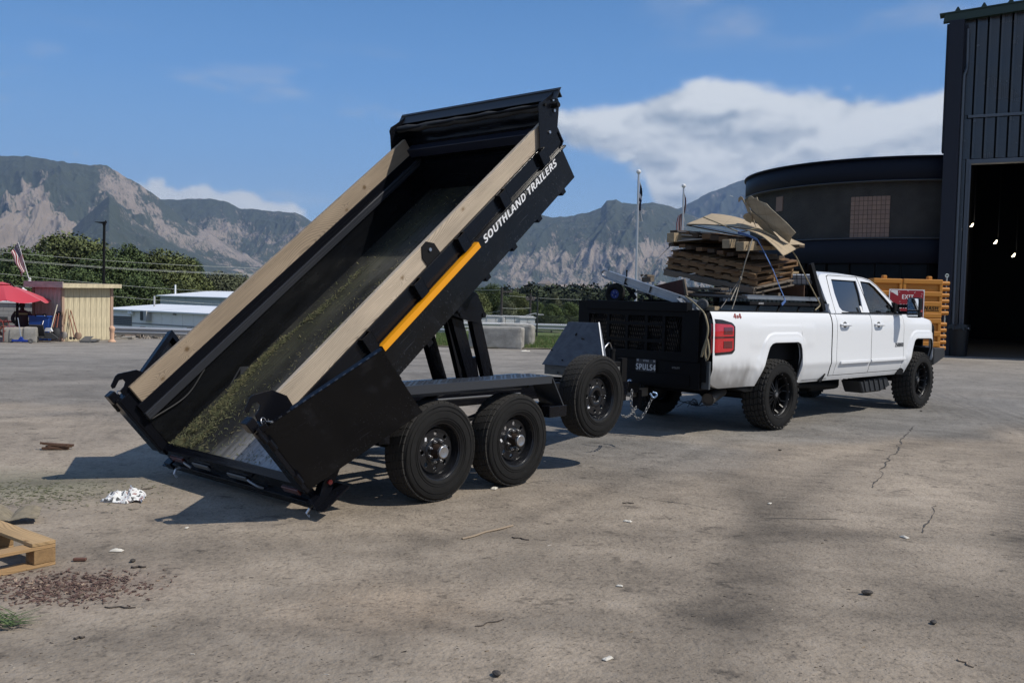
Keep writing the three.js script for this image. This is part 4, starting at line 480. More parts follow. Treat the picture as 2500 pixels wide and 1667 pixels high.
  // rear frame, hooks, latches, lights
  bed('rear_sill', [bb(-0.06, 0.0, -0.2, -0.004, -0.98, 0.98, 0.005), mv(box(0.06, 0.02, 1.9), -0.03, 0.0, 0, 0, 0, 0.3), bb(-0.09, -0.05, -0.22, -0.15, -1.03, 1.0, 0.005)], bk);
  for (const s of [1, -1]) {
    bed('rear_post', [bb(-0.075, 0.03, -0.06, 0.56, s > 0 ? 0.935 : -1.05, s > 0 ? 1.03 : -0.935, 0.006), bb(-0.095, -0.07, 0.0, 0.58, s > 0 ? 0.96 : -1.07, s > 0 ? 1.06 : -0.94, 0.004)], bk);
    bed('hook_plate', [slab([[0.24, 0.44], [0.25, 0.55], [0.19, 0.66], [0.06, 0.735], [0.03, 0.735], [-0.045, 0.7], [-0.05, 0.675], [-0.03, 0.665], [0.03, 0.69], [0.06, 0.675], [0.06, 0.645], [0.03, 0.625], [-0.01, 0.62], [-0.02, 0.58], [0.02, 0.5], [0.0, 0.44]], 0.012, [], 0.002).translate(0, 0, s > 0 ? 0.975 : -0.945)], bk);
    bed('latch_block', [rbox(0.07, 0.09, 0.08, 0.008, -0.08, 0.6, s * 0.99), rod(V(-0.09, 0.55, s * 1.04), V(-0.09, 0.46, s * 1.05), 0.02, 0.02, 10)], bk);
    bed('latch_ring', [new THREE.TorusGeometry(0.026, 0.004, 6, 20).rotateY(0.5).translate(-0.01, 0.57, s * 1.03), rod(V(0, 0.555, s * 1.0), V(0.02, 0.545, s * 1.07), 0.008)], M.steel);
    bed('hinge_knuckle', [rod(V(-0.07, 0.05, s * 1.05), V(-0.07, 0.13, s * 1.05), 0.024, 0.024, 12)], bk); bed('hinge_knuckle', [rod(V(-0.07, 0.38, s * 1.05), V(-0.07, 0.46, s * 1.05), 0.024, 0.024, 12)], bk);
    // barn door folded back along the side, standing off it
    const d = new THREE.Group(); d.name = numbered('barn_door'); const ang = Math.atan2(s * 0.43, 0.82); d.position.set(F[0] + Math.cos(F[2]) * -0.045 - Math.sin(F[2]) * 0, F[1] + Math.sin(F[2]) * -0.045, s * 1.03); d.rotation.set(0, 0, F[2]); R.add(d);
    const dm = (n, g, m) => { const q = pieces(d, n, join(g), m); q.rotation.y = -ang; return q; };
    dm('door_sheet', [boxUV(bb(0, 0.93, -0.045, 0.53, -0.004, 0.004), 0.9, 0.3)], wornBlack); dm('door_frame', [bb(0, 0.93, 0.49, 0.535, s > 0 ? -0.05 : 0, s > 0 ? 0 : 0.05), bb(0, 0.93, -0.05, -0.005, s > 0 ? -0.05 : 0, s > 0 ? 0 : 0.05), bb(0.88, 0.93, 0, 0.49, s > 0 ? -0.05 : 0, s > 0 ? 0 : 0.05), bb(0, 0.05, 0, 0.49, s > 0 ? -0.05 : 0, s > 0 ? 0 : 0.05)], bk);
    if (s > 0) dm('weld_bead', Array.from({ length: 14 }, (_, i) => bb(0.06 + i * 0.062, 0.085 + i * 0.062, 0.534, 0.538, -0.012, 0.003)), railMat);
    dm('door_stop', [rbox(0.06, 0.05, 0.03, 0.006, 0.01, 0.55, s * 0.01)], bk);
    // skid foot below the rear corner, with a red marker light and a chain ring
    bed('rear_foot', [slab([[-0.1, -0.2], [0.18, -0.02], [0.3, -0.04], [0.28, -0.1], [0.06, -0.2], [-0.06, -0.21]], 0.07, [], 0.004).translate(0, 0, s * 1.0), mv(box(0.26, 0.012, 0.16), 0.03, -0.205, s * 1.05, 0, 0, -0.1), bb(-0.1, -0.02, -0.21, -0.14, s * 1.0 - 0.05, s * 1.0 + 0.05)], bk);
    bed('marker_light', [cyl(0.018, 0.018, 0.012, 16).rotateX(Math.PI / 2).translate(0.1, -0.13, s * 1.042)], new THREE.MeshPhysicalMaterial({ color: new THREE.Color().setRGB(0.35, 0.02, 0.02), roughness: 0.2, clearcoat: 1 }));
    bed('chain_ring', [new THREE.TorusGeometry(0.02, 0.0045, 6, 18).scale(0.8, 1.3, 1).rotateY(1).translate(-0.13, -0.26, s * 0.93), rod(V(-0.13, -0.23, s * 0.93), V(-0.06, -0.2, s * 0.95), 0.012)], M.steel);
    bed('tail_light', [rbox(0.016, 0.05, 0.2, 0.004, -0.066, -0.09, s * 0.8)], new THREE.MeshPhysicalMaterial({ color: new THREE.Color().setRGB(0.1, 0.02, 0.018), roughness: 0.25, clearcoat: 1 }));
  }
  const stepM = lin(0.2, 0.21, 0.22, { metalness: 0.5, roughness: 0.4 }); bed('sill_step', [rbox(0.014, 0.045, 0.26, 0.004, -0.07, -0.1, 0.1)], stepM); bed('sill_step', [rbox(0.014, 0.045, 0.24, 0.004, -0.07, -0.09, -0.42)], stepM);
  bed('sill_hook', [path([V(-0.08, -0.08, 0.28), V(-0.1, -0.06, 0.33), V(-0.1, -0.1, 0.4), V(-0.08, -0.14, 0.42)], 0.01, 16, 6), path([V(-0.08, -0.08, -0.66), V(-0.1, -0.06, -0.6), V(-0.1, -0.1, -0.55)], 0.01, 12, 6)], lin(0.3, 0.31, 0.32, { metalness: 0.6, roughness: 0.4 }));
  bed('side_chain', [path([V(0.02, 0.28, -0.9), V(0.35, 0.22, -0.9), V(0.62, 0.28, -0.9)], 0.006, 30, 6)], lin(0.05, 0.05, 0.05, { metalness: 0.4, roughness: 0.6 }));
  // clippings left along the floor
  { const fr = new THREE.Matrix4().makeRotationZ(F[2]).setPosition(F[0], F[1], 0); R.updateMatrixWorld(true); const base = R.matrixWorld.clone().multiply(fr);
    const bg = new THREE.BufferGeometry(); bg.setAttribute('position', new THREE.Float32BufferAttribute([-0.5, 0, -0.08, 0.5, 0.03, 0, -0.5, 0, 0.08], 3)); bg.setAttribute('uv', new THREE.Float32BufferAttribute([0, 0, 1, 0, 0, 1], 2)); bg.computeVertexNormals();
    const N = 8000, im = new THREE.InstancedMesh(bg, new THREE.MeshStandardMaterial({ color: 0xffffff, roughness: 1, side: THREE.DoubleSide }), N), m = new THREE.Matrix4(), q = new THREE.Quaternion(), e = new THREE.Euler(), c = new THREE.Color(); let i = 0, guard = 0;
    while (i < N && guard++ < 900000) {
      const x = 3.6 * Math.pow(rnd(), 1.5), z = rr(-0.93, 0.5); const main = Math.exp(-Math.pow((z - (-0.82 + 0.03 * Math.sin(x * 4) + 0.1 * ss(0.6, 2.4, x))) / (0.055 - 0.006 * x), 2)) * ss(3.4, 0.6, x) * 0.7, low = Math.exp(-Math.pow((z + 0.7) / 0.15, 2)) * ss(0.7, 0.0, x), second = Math.exp(-Math.pow((z + 0.22 - 0.05 * x) / 0.14, 2)) * ss(0.9, 1.6, x) * ss(3.5, 2.2, x) * 0.35, loose = 0.012;
      const dens = Math.max(main, low, second) * (ss(0.3, 0.65, fbm(x * 4, z * 14, 4, 301)) * 1.3) + loose; if (rnd() > dens) continue;
      const pile = 0.055 * low * rnd() * rnd() + 0.03 * main * rnd() * rnd(), s = rr(0.018, 0.05);
      e.set(rr(-0.5, 0.5), rnd() * 6.28, rr(-0.45, 0.45)); q.setFromEuler(e); m.compose(V(x, 0.004 + pile, z), q, V(s, s, s)); m.premultiply(base); im.setMatrixAt(i, m);
      const k = rr(0.6, 1.3), dry = rnd(); im.setColorAt(i, dry < 0.25 ? c.setRGB(0.2 * k, 0.175 * k, 0.085 * k) : second > main ? c.setRGB(0.05 * k, 0.056 * k, 0.027 * k) : c.setRGB(0.105 * k, 0.11 * k, 0.048 * k)); i++;
    }
    im.count = i; stuff(im, 'grass_clippings', 'green grass clippings strewn along the floor of the tipped trailer bed', 'grass clippings'); }
}
// ================= PICKUP TRUCK =================
const TRUCK = thing('pickup_truck', 'white crew cab pickup truck with black wheels and a loaded bed', 'pickup truck', V(2.6649, 0, -12.1524), Math.PI / 2 - 0.809);
{
  const R = TRUCK, wht = M.white, bk = M.blackMatt;
  const dirty = new THREE.MeshPhysicalMaterial({ color: new THREE.Color().setRGB(0.78, 0.79, 0.8), vertexColors: true, roughness: 0.4, clearcoat: 0.5, clearcoatRoughness: 0.2 });
  // half width of the lower body by height, plus wheel-arch swellings and the crease along the sill
  const prof = [[0.55, 0.925], [0.6, 0.945], [0.66, 0.962], [0.74, 0.982], [0.795, 1.0], [0.81, 1.003], [0.95, 0.999], [1.1, 0.998], [1.25, 0.997], [1.33, 0.992], [1.39, 0.98], [1.44, 0.962], [1.476, 0.938]];
  const archR = [[-0.47, 0.57], [-0.4, 0.78], [-0.345, 0.9], [-0.275, 1.045], [-0.225, 1.085], [-0.15, 1.1], [0.4, 1.1], [0.475, 1.075], [0.52, 1.01], [0.535, 0.9], [0.54, 0.57]], archF = [[3.78, 0.57], [3.86, 0.82], [3.91, 0.95], [3.965, 1.06], [4.01, 1.092], [4.08, 1.105], [4.58, 1.1], [4.66, 1.08], [4.72, 1.02], [4.76, 0.94], [4.775, 0.57]];
  const segD = (x, y, A) => { let m = 9; for (let i = 1; i < A.length; i++) { const ax = A[i - 1][0], ay = A[i - 1][1], bx = A[i][0] - ax, by = A[i][1] - ay, t = clamp(((x - ax) * bx + (y - ay) * by) / (bx * bx + by * by)); m = Math.min(m, Math.hypot(x - ax - bx * t, y - ay - by * t)); } return m; };
  const zs = (x, y) => { let z = pw(prof, y); for (const A of [archR, archF]) { const d = segD(x, y, A), k = ss(0.125, 0.105, d); z += 0.016 * k * ss(0.6, 0.75, y) + 0.012 * ss(0.1, 0.01, d); } 
    const box1 = ss(-0.72, -0.62, x) * ss(0.92, 0.8, x) * ss(1.33, 1.3, y) * ss(1.0, 1.1, y) * 0.006; z += box1; const nose = ss(4.45, 5.15, x); return z - nose * nose * 0.22 - 0.035 * ss(1.3, 1.5, y) * ss(3.55, 4.2, x); };
  const grime = (x, y) => { const n = fbm(x * 6, y * 6, 4, 401), st = fbm(x * 40, y * 5, 3, 402); let k = 0.8 * ss(1.02, 0.62, y) * ss(-0.55, -0.75, x) * (0.35 + n) + 0.35 * ss(0.78, 0.56, y) * (0.3 + n) + 0.5 * ss(0.95, 0.8, y) * ss(-0.35, -0.75, x) * st; const ov = Math.exp(-Math.pow((x + 1.3) / 0.13, 4) - Math.pow((y - 0.78) / 0.13, 4)) * 0.6; k = clamp(Math.max(k, ov * (0.6 + 0.5 * n))); return [lerp(1, 0.36, k), lerp(1, 0.345, k), lerp(1, 0.33, k)]; };
  // body panel between x columns, from a lower to an upper edge
  const panel = (xs, yb, yt, side, rows = 34) => { const p = [], c = [], ix = [], n = xs.length; for (let j = 0; j <= rows; j++) for (let i = 0; i < n; i++) { const x = xs[i], y = lerp(yb(x), yt(x), j / rows); p.push(x, y, side * zs(x, y)); c.push(...grime(x, y)); } for (let j = 0; j < rows; j++) for (let i = 0; i < n - 1; i++) { const a = j * n + i, b = a + 1, d = a + n, e = d + 1; side > 0 ? ix.push(a, b, d, b, e, d) : ix.push(a, d, b, b, d, e); } const g = new THREE.BufferGeometry(); g.setAttribute('position', new THREE.Float32BufferAttribute(p, 3)); g.setAttribute('color', new THREE.Float32BufferAttribute(c, 3)); g.setIndex(ix); g.computeVertexNormals(); 
    // inward return along the lower edge, so that the panel has thickness
    const rim = []; for (let i = 0; i < n - 1; i++) { const a = V(xs[i], yb(xs[i]), side * zs(xs[i], yb(xs[i]))), b = V(xs[i + 1], yb(xs[i + 1]), side * zs(xs[i + 1], yb(xs[i + 1]))); rim.push(quad(a, b, V(b.x, b.y, b.z - side * 0.05), V(a.x, a.y, a.z - side * 0.05))); } const rg = join(rim); rg.setAttribute('color', new THREE.Float32BufferAttribute(new Float32Array(rg.attributes.position.count * 3).fill(0.8), 3)); return [g, rg]; };
  const cols = (a, b, extra, st = 0.045) => { const s = new Set([a, b]); for (let x = a; x < b; x += st) s.add(+x.toFixed(4)); for (const e of extra) if (e > a && e < b) s.add(e); return [...s].sort((p, q) => p - q); };
  const aCols = (A) => A.flatMap((q, i) => i ? [q[0], lerp(A[i - 1][0], q[0], 0.5)] : [q[0]]);
  const botBed = (x) => x < archR[0][0] ? pw([[-1.46, 0.66], [-1.38, 0.615], [-1.25, 0.575], [-0.47, 0.57]], x) : x > 0.54 ? 0.572 : pw(archR, x);
  for (const s of [1, -1]) {
    const bs = part(R, 'bed_side', panel(cols(-1.46, 1.345, aCols(archR)), botBed, () => 1.476, s), dirty);
    part(bs, 'bed_rail_cap', [bb(-1.46, 1.345, 1.472, 1.488, s > 0 ? 0.86 : -0.944, s > 0 ? 0.944 : -0.86, 0.005)], bk);
    part(bs, 'bed_inner_wall', [bb(-1.4, 1.34, 0.86, 1.472, s > 0 ? 0.84 : -0.86, s > 0 ? 0.86 : -0.84)], bk);
    part(bs, 'wheel_arch_lip', [new THREE.TubeGeometry(new THREE.CatmullRomCurve3(archR.slice(1).map(([x, y]) => V(x, y, s * (zs(x, y) - 0.02))), false, 'catmullrom', 0.2), 60, 0.014, 5)], lin(0.03, 0.03, 0.03));
  }
  // cab: doors, sill, rear corner
  const doorB = (x) => 0.628, rear = cols(1.505, 2.535, []), front = cols(2.547, 3.62, [3.5, 3.55]);
  const belt = (x) => 1.47;
  for (const s of [1, -1]) {
    const d1 = part(R, 'rear_door', panel(rear, (x) => 0.628, belt, s), dirty), d2 = part(R, 'front_door', panel(front, (x) => 0.628, belt, s), dirty);
    part(R, 'sill', panel(cols(0.56, 3.72, []), () => 0.56, () => 0.62, s, 5), dirty);
    part(R, 'cab_corner', panel(cols(1.372, 1.497, [], 0.02), () => 0.628, () => 1.476, s), dirty);
    part(R, 'front_fender', panel(cols(3.628, 5.1, aCols(archF)), (x) => x < archF[0][0] ? 0.6 : x > 4.775 ? 0.93 : pw(archF, x), (x) => pw([[3.628, 1.472], [4.0, 1.466], [4.4, 1.43], [4.7, 1.38], [4.95, 1.31], [5.1, 1.2]], x), s), dirty);
    part(d1, 'side_moulding', [rbox(0.9, 0.038, 0.018, 0.006, 2.05, 0.797, s * 1.012)], wht); part(d2, 'side_moulding', [rbox(1.15, 0.038, 0.018, 0.006, 3.115, 0.797, s * 1.012)], wht);
    for (const [d, x] of [[d1, 1.72], [d2, 2.76]]) { const h = part(d, 'door_handle', [new THREE.TubeGeometry(new THREE.CatmullRomCurve3([V(x - 0.13, 1.315, s * 0.998), V(x - 0.1, 1.316, s * 1.03), V(x, 1.317, s * 1.04), V(x + 0.1, 1.316, s * 1.03), V(x + 0.13, 1.315, s * 0.998)]), 20, 0.017, 8)], wht); part(h, 'handle_cup', [new THREE.SphereGeometry(0.055, 16, 10).scale(1.05, 0.85, 0.16).translate(x, 1.315, s * 0.992)], lin(0.1, 0.1, 0.1, { roughness: 0.4 })); }
    part(R, 'wheel_arch_lip', [new THREE.TubeGeometry(new THREE.CatmullRomCurve3(archF.slice(1).map(([x, y]) => V(x, y, s * (zs(x, y) - 0.02))), false, 'catmullrom', 0.2), 60, 0.014, 5)], lin(0.03, 0.03, 0.03));
    // upper cab: pillars and window frames lean inwards
    const zu = (y) => 0.948 - (y - 1.47) * 0.43, up = (g, off = 0) => { const p = g.attributes.position; for (let i = 0; i < p.count; i++) p.setZ(i, s * (zu(p.getY(i)) + off + p.getZ(i) * (s > 0 ? 1 : 1))); if (s < 0) { const ix = g.index; if (!ix) { for (let i = 0; i < p.count; i += 3) { for (const a of ['position', 'normal', 'uv']) { const t = g.attributes[a]; const n = t.itemSize; for (let k = 0; k < n; k++) { const v = t.array[(i + 1) * n + k]; t.array[(i + 1) * n + k] = t.array[(i + 2) * n + k]; t.array[(i + 2) * n + k] = v; } } } } } g.computeVertexNormals(); return g; };
    const roofLine = [[1.36, 1.93], [1.40, 1.985], [1.48, 2.01], [1.7, 2.02], [2.3, 2.02], [2.7, 2.005], [2.93, 1.975], [3.1, 1.895], [3.3, 1.755], [3.5, 1.61], [3.66, 1.475]];
    const w1 = [[1.72, 1.945], [2.47, 1.945], [2.44, 1.76], [2.34, 1.492], [1.9, 1.492], [1.72, 1.51], [1.665, 1.56], [1.67, 1.75]], w2 = [[2.6, 1.945], [2.9, 1.935], [3.02, 1.875], [3.2, 1.735], [3.42, 1.545], [3.47, 1.49], [2.55, 1.49], [2.555, 1.72]];
    const outer = [[1.372, 1.474], [1.355, 1.7], ...roofLine, [3.62, 1.474]];
    part(R, 'cab_side_frame', [up(slab(outer, 0.03, [w1, w2].map((w) => w.map((p) => [...p])), 0.0))], wht);
    const off = (w, k) => { const cx = w.reduce((a, q) => a + q[0], 0) / w.length, cy = w.reduce((a, q) => a + q[1], 0) / w.length; return w.map(([x, y]) => [cx + (x - cx) * k, cy + (y - cy) * k]); };
    part(R, 'window_trim', [up(slab(w1, 0.012, [off(w1, 0.965)]), -0.004), up(slab(w2, 0.012, [off(w2, 0.965)]), -0.004)], bk);
    part(R, 'rear_door_window', [up(slab(off(w1, 0.985), 0.004), -0.012)], M.glassDark, 'dark privacy glass of the rear door'); part(R, 'front_door_window', [up(slab(off(w2, 0.985), 0.004), -0.012)], M.glassTint);
    part(R, 'door_seam', [up(slab([[2.535, 1.474], [2.547, 1.474], [2.556, 1.72], [2.52, 2.0], [2.5, 2.012], [2.52, 1.96], [2.54, 1.72]], 0.034), 0.001), up(slab([[1.498, 1.474], [1.506, 1.474], [1.54, 1.75], [1.6, 1.985], [1.66, 2.003], [2.5, 2.006], [2.5, 2.0], [1.665, 1.996], [1.61, 1.978], [1.55, 1.75]], 0.034), 0.001), up(slab([[2.53, 2.006], [2.7, 1.996], [2.92, 1.966], [3.09, 1.887], [3.29, 1.747], [3.49, 1.602], [3.488, 1.597], [3.285, 1.74], [3.085, 1.88], [2.915, 1.958], [2.7, 1.99], [2.53, 2.0]], 0.034), 0.001)], M.gap);
    part(R, 'belt_trim', [up(slab([[1.68, 1.478], [3.6, 1.478], [3.6, 1.492], [1.68, 1.492]], 0.01), 0.018)], bk);
    part(R, 'mirror', [rbox(0.14, 0.3, 0.2, 0.03, 3.49, 1.58, s * 1.2), rbox(0.05, 0.05, 0.26, 0.012, 3.52, 1.5, s * 1.05), rbox(0.05, 0.05, 0.26, 0.012, 3.52, 1.6, s * 1.05), slab([[3.38, 1.48], [3.62, 1.48], [3.5, 1.62], [3.38, 1.65]], 0.06).translate(0, 0, s * 0.915)], bk);
    part(R, 'mirror_glass', [rbox(0.004, 0.17, 0.16, 0.002, 3.418, 1.63, s * 1.2), rbox(0.004, 0.07, 0.16, 0.002, 3.418, 1.485, s * 1.2)], lin(0.75, 0.78, 0.8, { metalness: 1, roughness: 0.04 }));
    part(R, 'mirror_signal', [rbox(0.06, 0.03, 0.006, 0.002, 3.49, 1.53, s * 1.3)], lin(0.3, 0.03, 0.02, { roughness: 0.3 }));
  }
  part(R, 'window_sticker', [box(0.06, 0.1, 0.002, 2.3, 1.535, 0.94, -0.38)], M.whiteMatt);
  // roof, windscreen, rear cab wall, bonnet
  const roof = (u, v) => { const x = lerp(1.36, 2.98, u), z = lerp(-1, 1, v), e = pw([[1.36, 1.93], [1.4, 1.985], [1.48, 2.01], [1.7, 2.02], [2.3, 2.02], [2.7, 2.005], [2.98, 1.96]], x), hw = 0.948 - (e - 1.47) * 0.43 + 0.012; return V(x, e + 0.055 * (1 - z * z * z * z) * ss(1.36, 1.5, x) - 0.004, z * hw); };
  part(R, 'roof', [surf(roof, 40, 24, true)], wht);
  part(R, 'windscreen', [surf((u, v) => { const x = lerp(2.98, 3.86, u), z = lerp(-1, 1, v); const e = lerp(1.96, 1.47, u); return V(x - 0.25 * u * z * z, e + 0.045 * (1 - z * z) * (1 - u), z * lerp(0.74, 0.9, u)); }, 16, 16, true)], M.glassTint);
  part(R, 'cab_rear_wall', [bb(1.36, 1.38, 0.6, 1.6, -0.93, 0.93), bb(1.36, 1.38, 1.86, 1.99, -0.74, 0.74), slab([[0.62, 1.6], [0.9, 1.6], [0.74, 1.9], [0.62, 1.9]], 0.02).rotateY(Math.PI / 2).translate(1.37, 0, 0).scale(1, 1, -1), slab([[0.62, 1.6], [0.9, 1.6], [0.74, 1.9], [0.62, 1.9]], 0.02).rotateY(Math.PI / 2).translate(1.37, 0, 0)], wht);
  part(R, 'rear_cab_window', [bb(1.364, 1.37, 1.6, 1.86, -0.62, 0.62)], M.glassDark);
  part(R, 'bonnet', [surf((u, v) => { const x = lerp(3.55, 5.12, u), z = lerp(-1, 1, v); const e = pw([[3.55, 1.475], [4.0, 1.466], [4.4, 1.43], [4.7, 1.38], [4.95, 1.31], [5.12, 1.2]], x); return V(x, e + 0.07 * (1 - z * z * z * z) + 0.02 * ss(0.5, 0.6, Math.abs(z)) * ss(0.85, 0.7, Math.abs(z)), z * (zs(x, e) - 0.002)); }, 30, 24, true)], wht);
  part(R, 'grille', [bb(5.05, 5.1, 0.95, 1.22, -0.7, 0.7, 0.02)], bk); part(R, 'cowl', [bb(3.5, 3.75, 1.38, 1.47, -0.85, 0.85)], bk);
  // cab floor and interior seen through the glass
  part(R, 'cab_floor', [bb(1.4, 3.6, 0.6, 0.68, -0.9, 0.9), bb(3.55, 3.6, 0.68, 1.42, -0.88, 0.88), bb(0.55, 3.7, 0.5, 0.6, -0.45, 0.45)], bk);
  for (const z of [-0.42, 0.42]) { part(R, 'front_seat', [rbox(0.52, 0.16, 0.52, 0.05, 2.75, 1.05, z), rbox(0.16, 0.66, 0.5, 0.06, 2.47, 1.4, z, 0, 0, 0.2), rbox(0.1, 0.18, 0.28, 0.04, 2.38, 1.8, z, 0, 0, 0.15)], lin(0.03, 0.03, 0.032)); }
  part(R, 'rear_seat', [rbox(0.5, 0.16, 1.4, 0.05, 1.9, 1.05, 0), rbox(0.14, 0.6, 1.4, 0.05, 1.6, 1.4, 0, 0, 0, 0.15)], lin(0.03, 0.03, 0.032));
  part(R, 'dashboard', [rbox(0.42, 0.3, 1.6, 0.08, 3.5, 1.34, 0)], lin(0.02, 0.021, 0.022)); part(R, 'steering_wheel', [new THREE.TorusGeometry(0.19, 0.017, 10, 28).rotateY(Math.PI / 2).rotateZ(0.42).translate(3.12, 1.5, -0.42), rod(V(3.12, 1.5, -0.42), V(3.35, 1.38, -0.42), 0.03), box(0.04, 0.1, 0.16, 3.12, 1.49, -0.42, 0, 0, 0.42), box(0.02, 0.02, 0.36, 3.12, 1.5, -0.42)], lin(0.02, 0.02, 0.02));
  // bed floor, headboard, black box-work at the tail, under-frame
  part(R, 'bed_floor', [bb(-1.42, 1.34, 0.86, 0.9, -0.85, 0.85), bb(1.3, 1.34, 0.9, 1.476, -0.85, 0.85)], bk);
  part(R, 'under_frame', [bb(-1.4, 5.0, 0.56, 0.7, -0.46, -0.38), bb(-1.4, 5.0, 0.56, 0.7, 0.38, 0.46), bb(1.0, 2.6, 0.42, 0.6, -0.3, 0.1), rod(V(-0.3, 0.44, -0.8), V(-0.3, 0.44, -0.8).setZ(0.8), 0.06), bb(-1.3, -0.6, 0.58, 0.86, -0.7, 0.7)], bk);
  part(R, 'rear_axle', [rod(V(0, 0.4445, -0.8), V(0, 0.4445, 0.8), 0.06, 0.06, 12), new THREE.SphereGeometry(0.17, 14, 10).translate(0, 0.4445, 0)], bk); part(R, 'front_axle', [rod(V(4.26, 0.4445, -0.8), V(4.26, 0.4445, 0.8), 0.05, 0.05, 12), bb(4.0, 4.6, 0.5, 0.95, -0.55, 0.55)], bk);
  for (const s of [1, -1]) { part(R, 'inner_arch', [bb(-0.56, 0.62, 0.95, 1.2, s > 0 ? 0.62 : -0.84, s > 0 ? 0.84 : -0.62), bb(-0.58, 0.62, 0.6, 1.2, s > 0 ? 0.5 : -0.56, s > 0 ? 0.56 : -0.5), bb(3.7, 4.85, 1.12, 1.2, s > 0 ? 0.5 : -0.93, s > 0 ? 0.93 : -0.5), bb(3.68, 4.85, 0.6, 1.2, s > 0 ? 0.52 : -0.58, s > 0 ? 0.58 : -0.52), bb(0.6, 0.66, 0.55, 1.1, s > 0 ? 0.5 : -0.93, s > 0 ? 0.93 : -0.5), bb(3.66, 3.7, 0.58, 1.1, s > 0 ? 0.5 : -0.9, s > 0 ? 0.9 : -0.5)], M.gap);
    part(R, 'mud_liner', [slab([[-1.0, 0.6], [-0.42, 0.66], [-0.4, 0.5], [-0.62, 0.5]], 0.5).translate(0, 0, s * 0.66), slab([[3.55, 0.62], [3.86, 0.82], [3.72, 0.55], [3.5, 0.56]], 0.06).translate(0, 0, s * 0.93)], bk); }
  part(R, 'bed_gap_trim', [slab([[1.1, 0.575], [1.26, 0.66], [1.28, 0.65], [1.16, 0.55], [1.1, 0.55]], 0.02).translate(0, 0, 0.955)], bk);
  part(R, 'battery_box', [slab([[2.5, 0.49], [3.4, 0.52], [3.52, 0.38], [3.2, 0.31], [2.62, 0.31]], 0.3, [], 0.02).translate(0, 0, 0.72), ...Array.from({ length: 5 }, (_, i) => slab([[2.68 + i * 0.16, 0.33], [2.7 + i * 0.16, 0.33], [2.62 + i * 0.16, 0.5], [2.6 + i * 0.16, 0.5]], 0.33).translate(0, 0, 0.72))], lin(0.022, 0.024, 0.027, { roughness: 0.6 }));
  part(R, 'transfer_case', [rbox(0.9, 0.2, 0.5, 0.06, 2.1, 0.45, 0.3), rod(V(0.6, 0.5, 0.55), V(2.4, 0.42, 0.55), 0.05)], bk);
  part(R, 'exhaust_pipe', [rod(V(-1.2, 0.43, 0.78), V(-0.75, 0.5, 0.66), 0.075, 0.07, 20), latheZ([[0.07, 0], [0.078, 0], [0.078, 0.01], [0.066, 0.012], [0.064, -0.1]], 20).rotateY(-Math.PI / 2 + 0.26).translate(-1.2, 0.43, 0.78)], lin(0.09, 0.085, 0.08, { metalness: 0.6, roughness: 0.5 }));
  // tail lamps
  const red = new THREE.MeshPhysicalMaterial({ color: new THREE.Color().setRGB(0.5, 0.006, 0.014), roughness: 0.1, clearcoat: 1, clearcoatRoughness: 0.05 }), red2 = new THREE.MeshPhysicalMaterial({ color: new THREE.Color().setRGB(0.12, 0.002, 0.004), roughness: 0.15, clearcoat: 1 });
  for (const s of [1, -1]) {
    const patch = (x0, x1, yb, yt, o) => { const xs = []; for (let i = 0; i <= 18; i++) xs.push(lerp(x0, x1, i / 18)); const zz = (x, y) => s * (zs(Math.max(x, -1.44), y) + o - 0.05 * ss(-1.4, -1.49, x)); const f = (u, v) => { const x = lerp(x0, x1, u), y = lerp(yb(x), yt(x), v); return V(x, y, zz(x, y)); }; return sheet(s > 0 ? f : (u, v) => f(1 - u, v), 18, 10, 0.03, V(0, 0, s)); };
    const tl = part(R, 'tail_lamp', patch(-1.475, -1.02, (x) => pw([[-1.475, 0.97], [-1.06, 0.985], [-1.02, 1.02]], x), (x) => pw([[-1.475, 1.39], [-1.28, 1.38], [-1.08, 1.345], [-1.02, 1.3]], x), 0.008), lin(0.014, 0.01, 0.01, { roughness: 0.2 }));
    part(tl, 'lamp_lens', patch(-1.462, -1.06, () => 1.185, (x) => pw([[-1.462, 1.335], [-1.12, 1.325], [-1.06, 1.3]], x), 0.014), red); part(tl, 'lamp_lens', patch(-1.462, -1.06, (x) => pw([[-1.462, 1.0], [-1.12, 1.01], [-1.06, 1.03]], x), () => 1.165, 0.014), red); part(tl, 'lamp_lens', patch(-1.475, -1.26, () => 1.162, () => 1.188, 0.015), red2);
    for (const y of [1.25, 1.09]) part(tl, 'lamp_chamber', patch(-1.27, -1.09, () => y - 0.04, () => y + 0.042, 0.018), red2);
  }
  part(R, 'drive_badge', (() => { const q = []; const t = text('4', 0.06, 0.004).scale(1.45, 1, 1), u = text('x', 0.05, 0.004), w = text('4', 0.06, 0.004).scale(1.45, 1, 1); q.push(t.translate(-1.06, 1.365, 0), u.translate(-0.992, 1.367, 0), w.translate(-0.955, 1.365, 0)); const g = join(q), p = g.attributes.position; g.applyMatrix4(new THREE.Matrix4().makeShear(0, 0, 0.25, 0, 0, 0)); for (let i = 0; i < p.count; i++) { p.setX(i, p.getX(i) - 0.31); p.setY(i, p.getY(i) + 0.03); p.setZ(i, zs(p.getX(i), p.getY(i)) + 0.001 + p.getZ(i)); } return [g]; })(), lin(0.3, 0.05, 0.045, { roughness: 0.4 }));
  part(R, 'door_badge', (() => { const g = join([text('2500HD', 0.06, 0.004)]), p = g.attributes.position; for (let i = 0; i < p.count; i++) { p.setX(i, p.getX(i) + 3.32); p.setY(i, p.getY(i) + 0.985); p.setZ(i, zs(p.getX(i), p.getY(i)) + 0.001 + p.getZ(i)); } return [g]; })(), lin(0.12, 0.125, 0.13, { roughness: 0.3, metalness: 0.6 }));
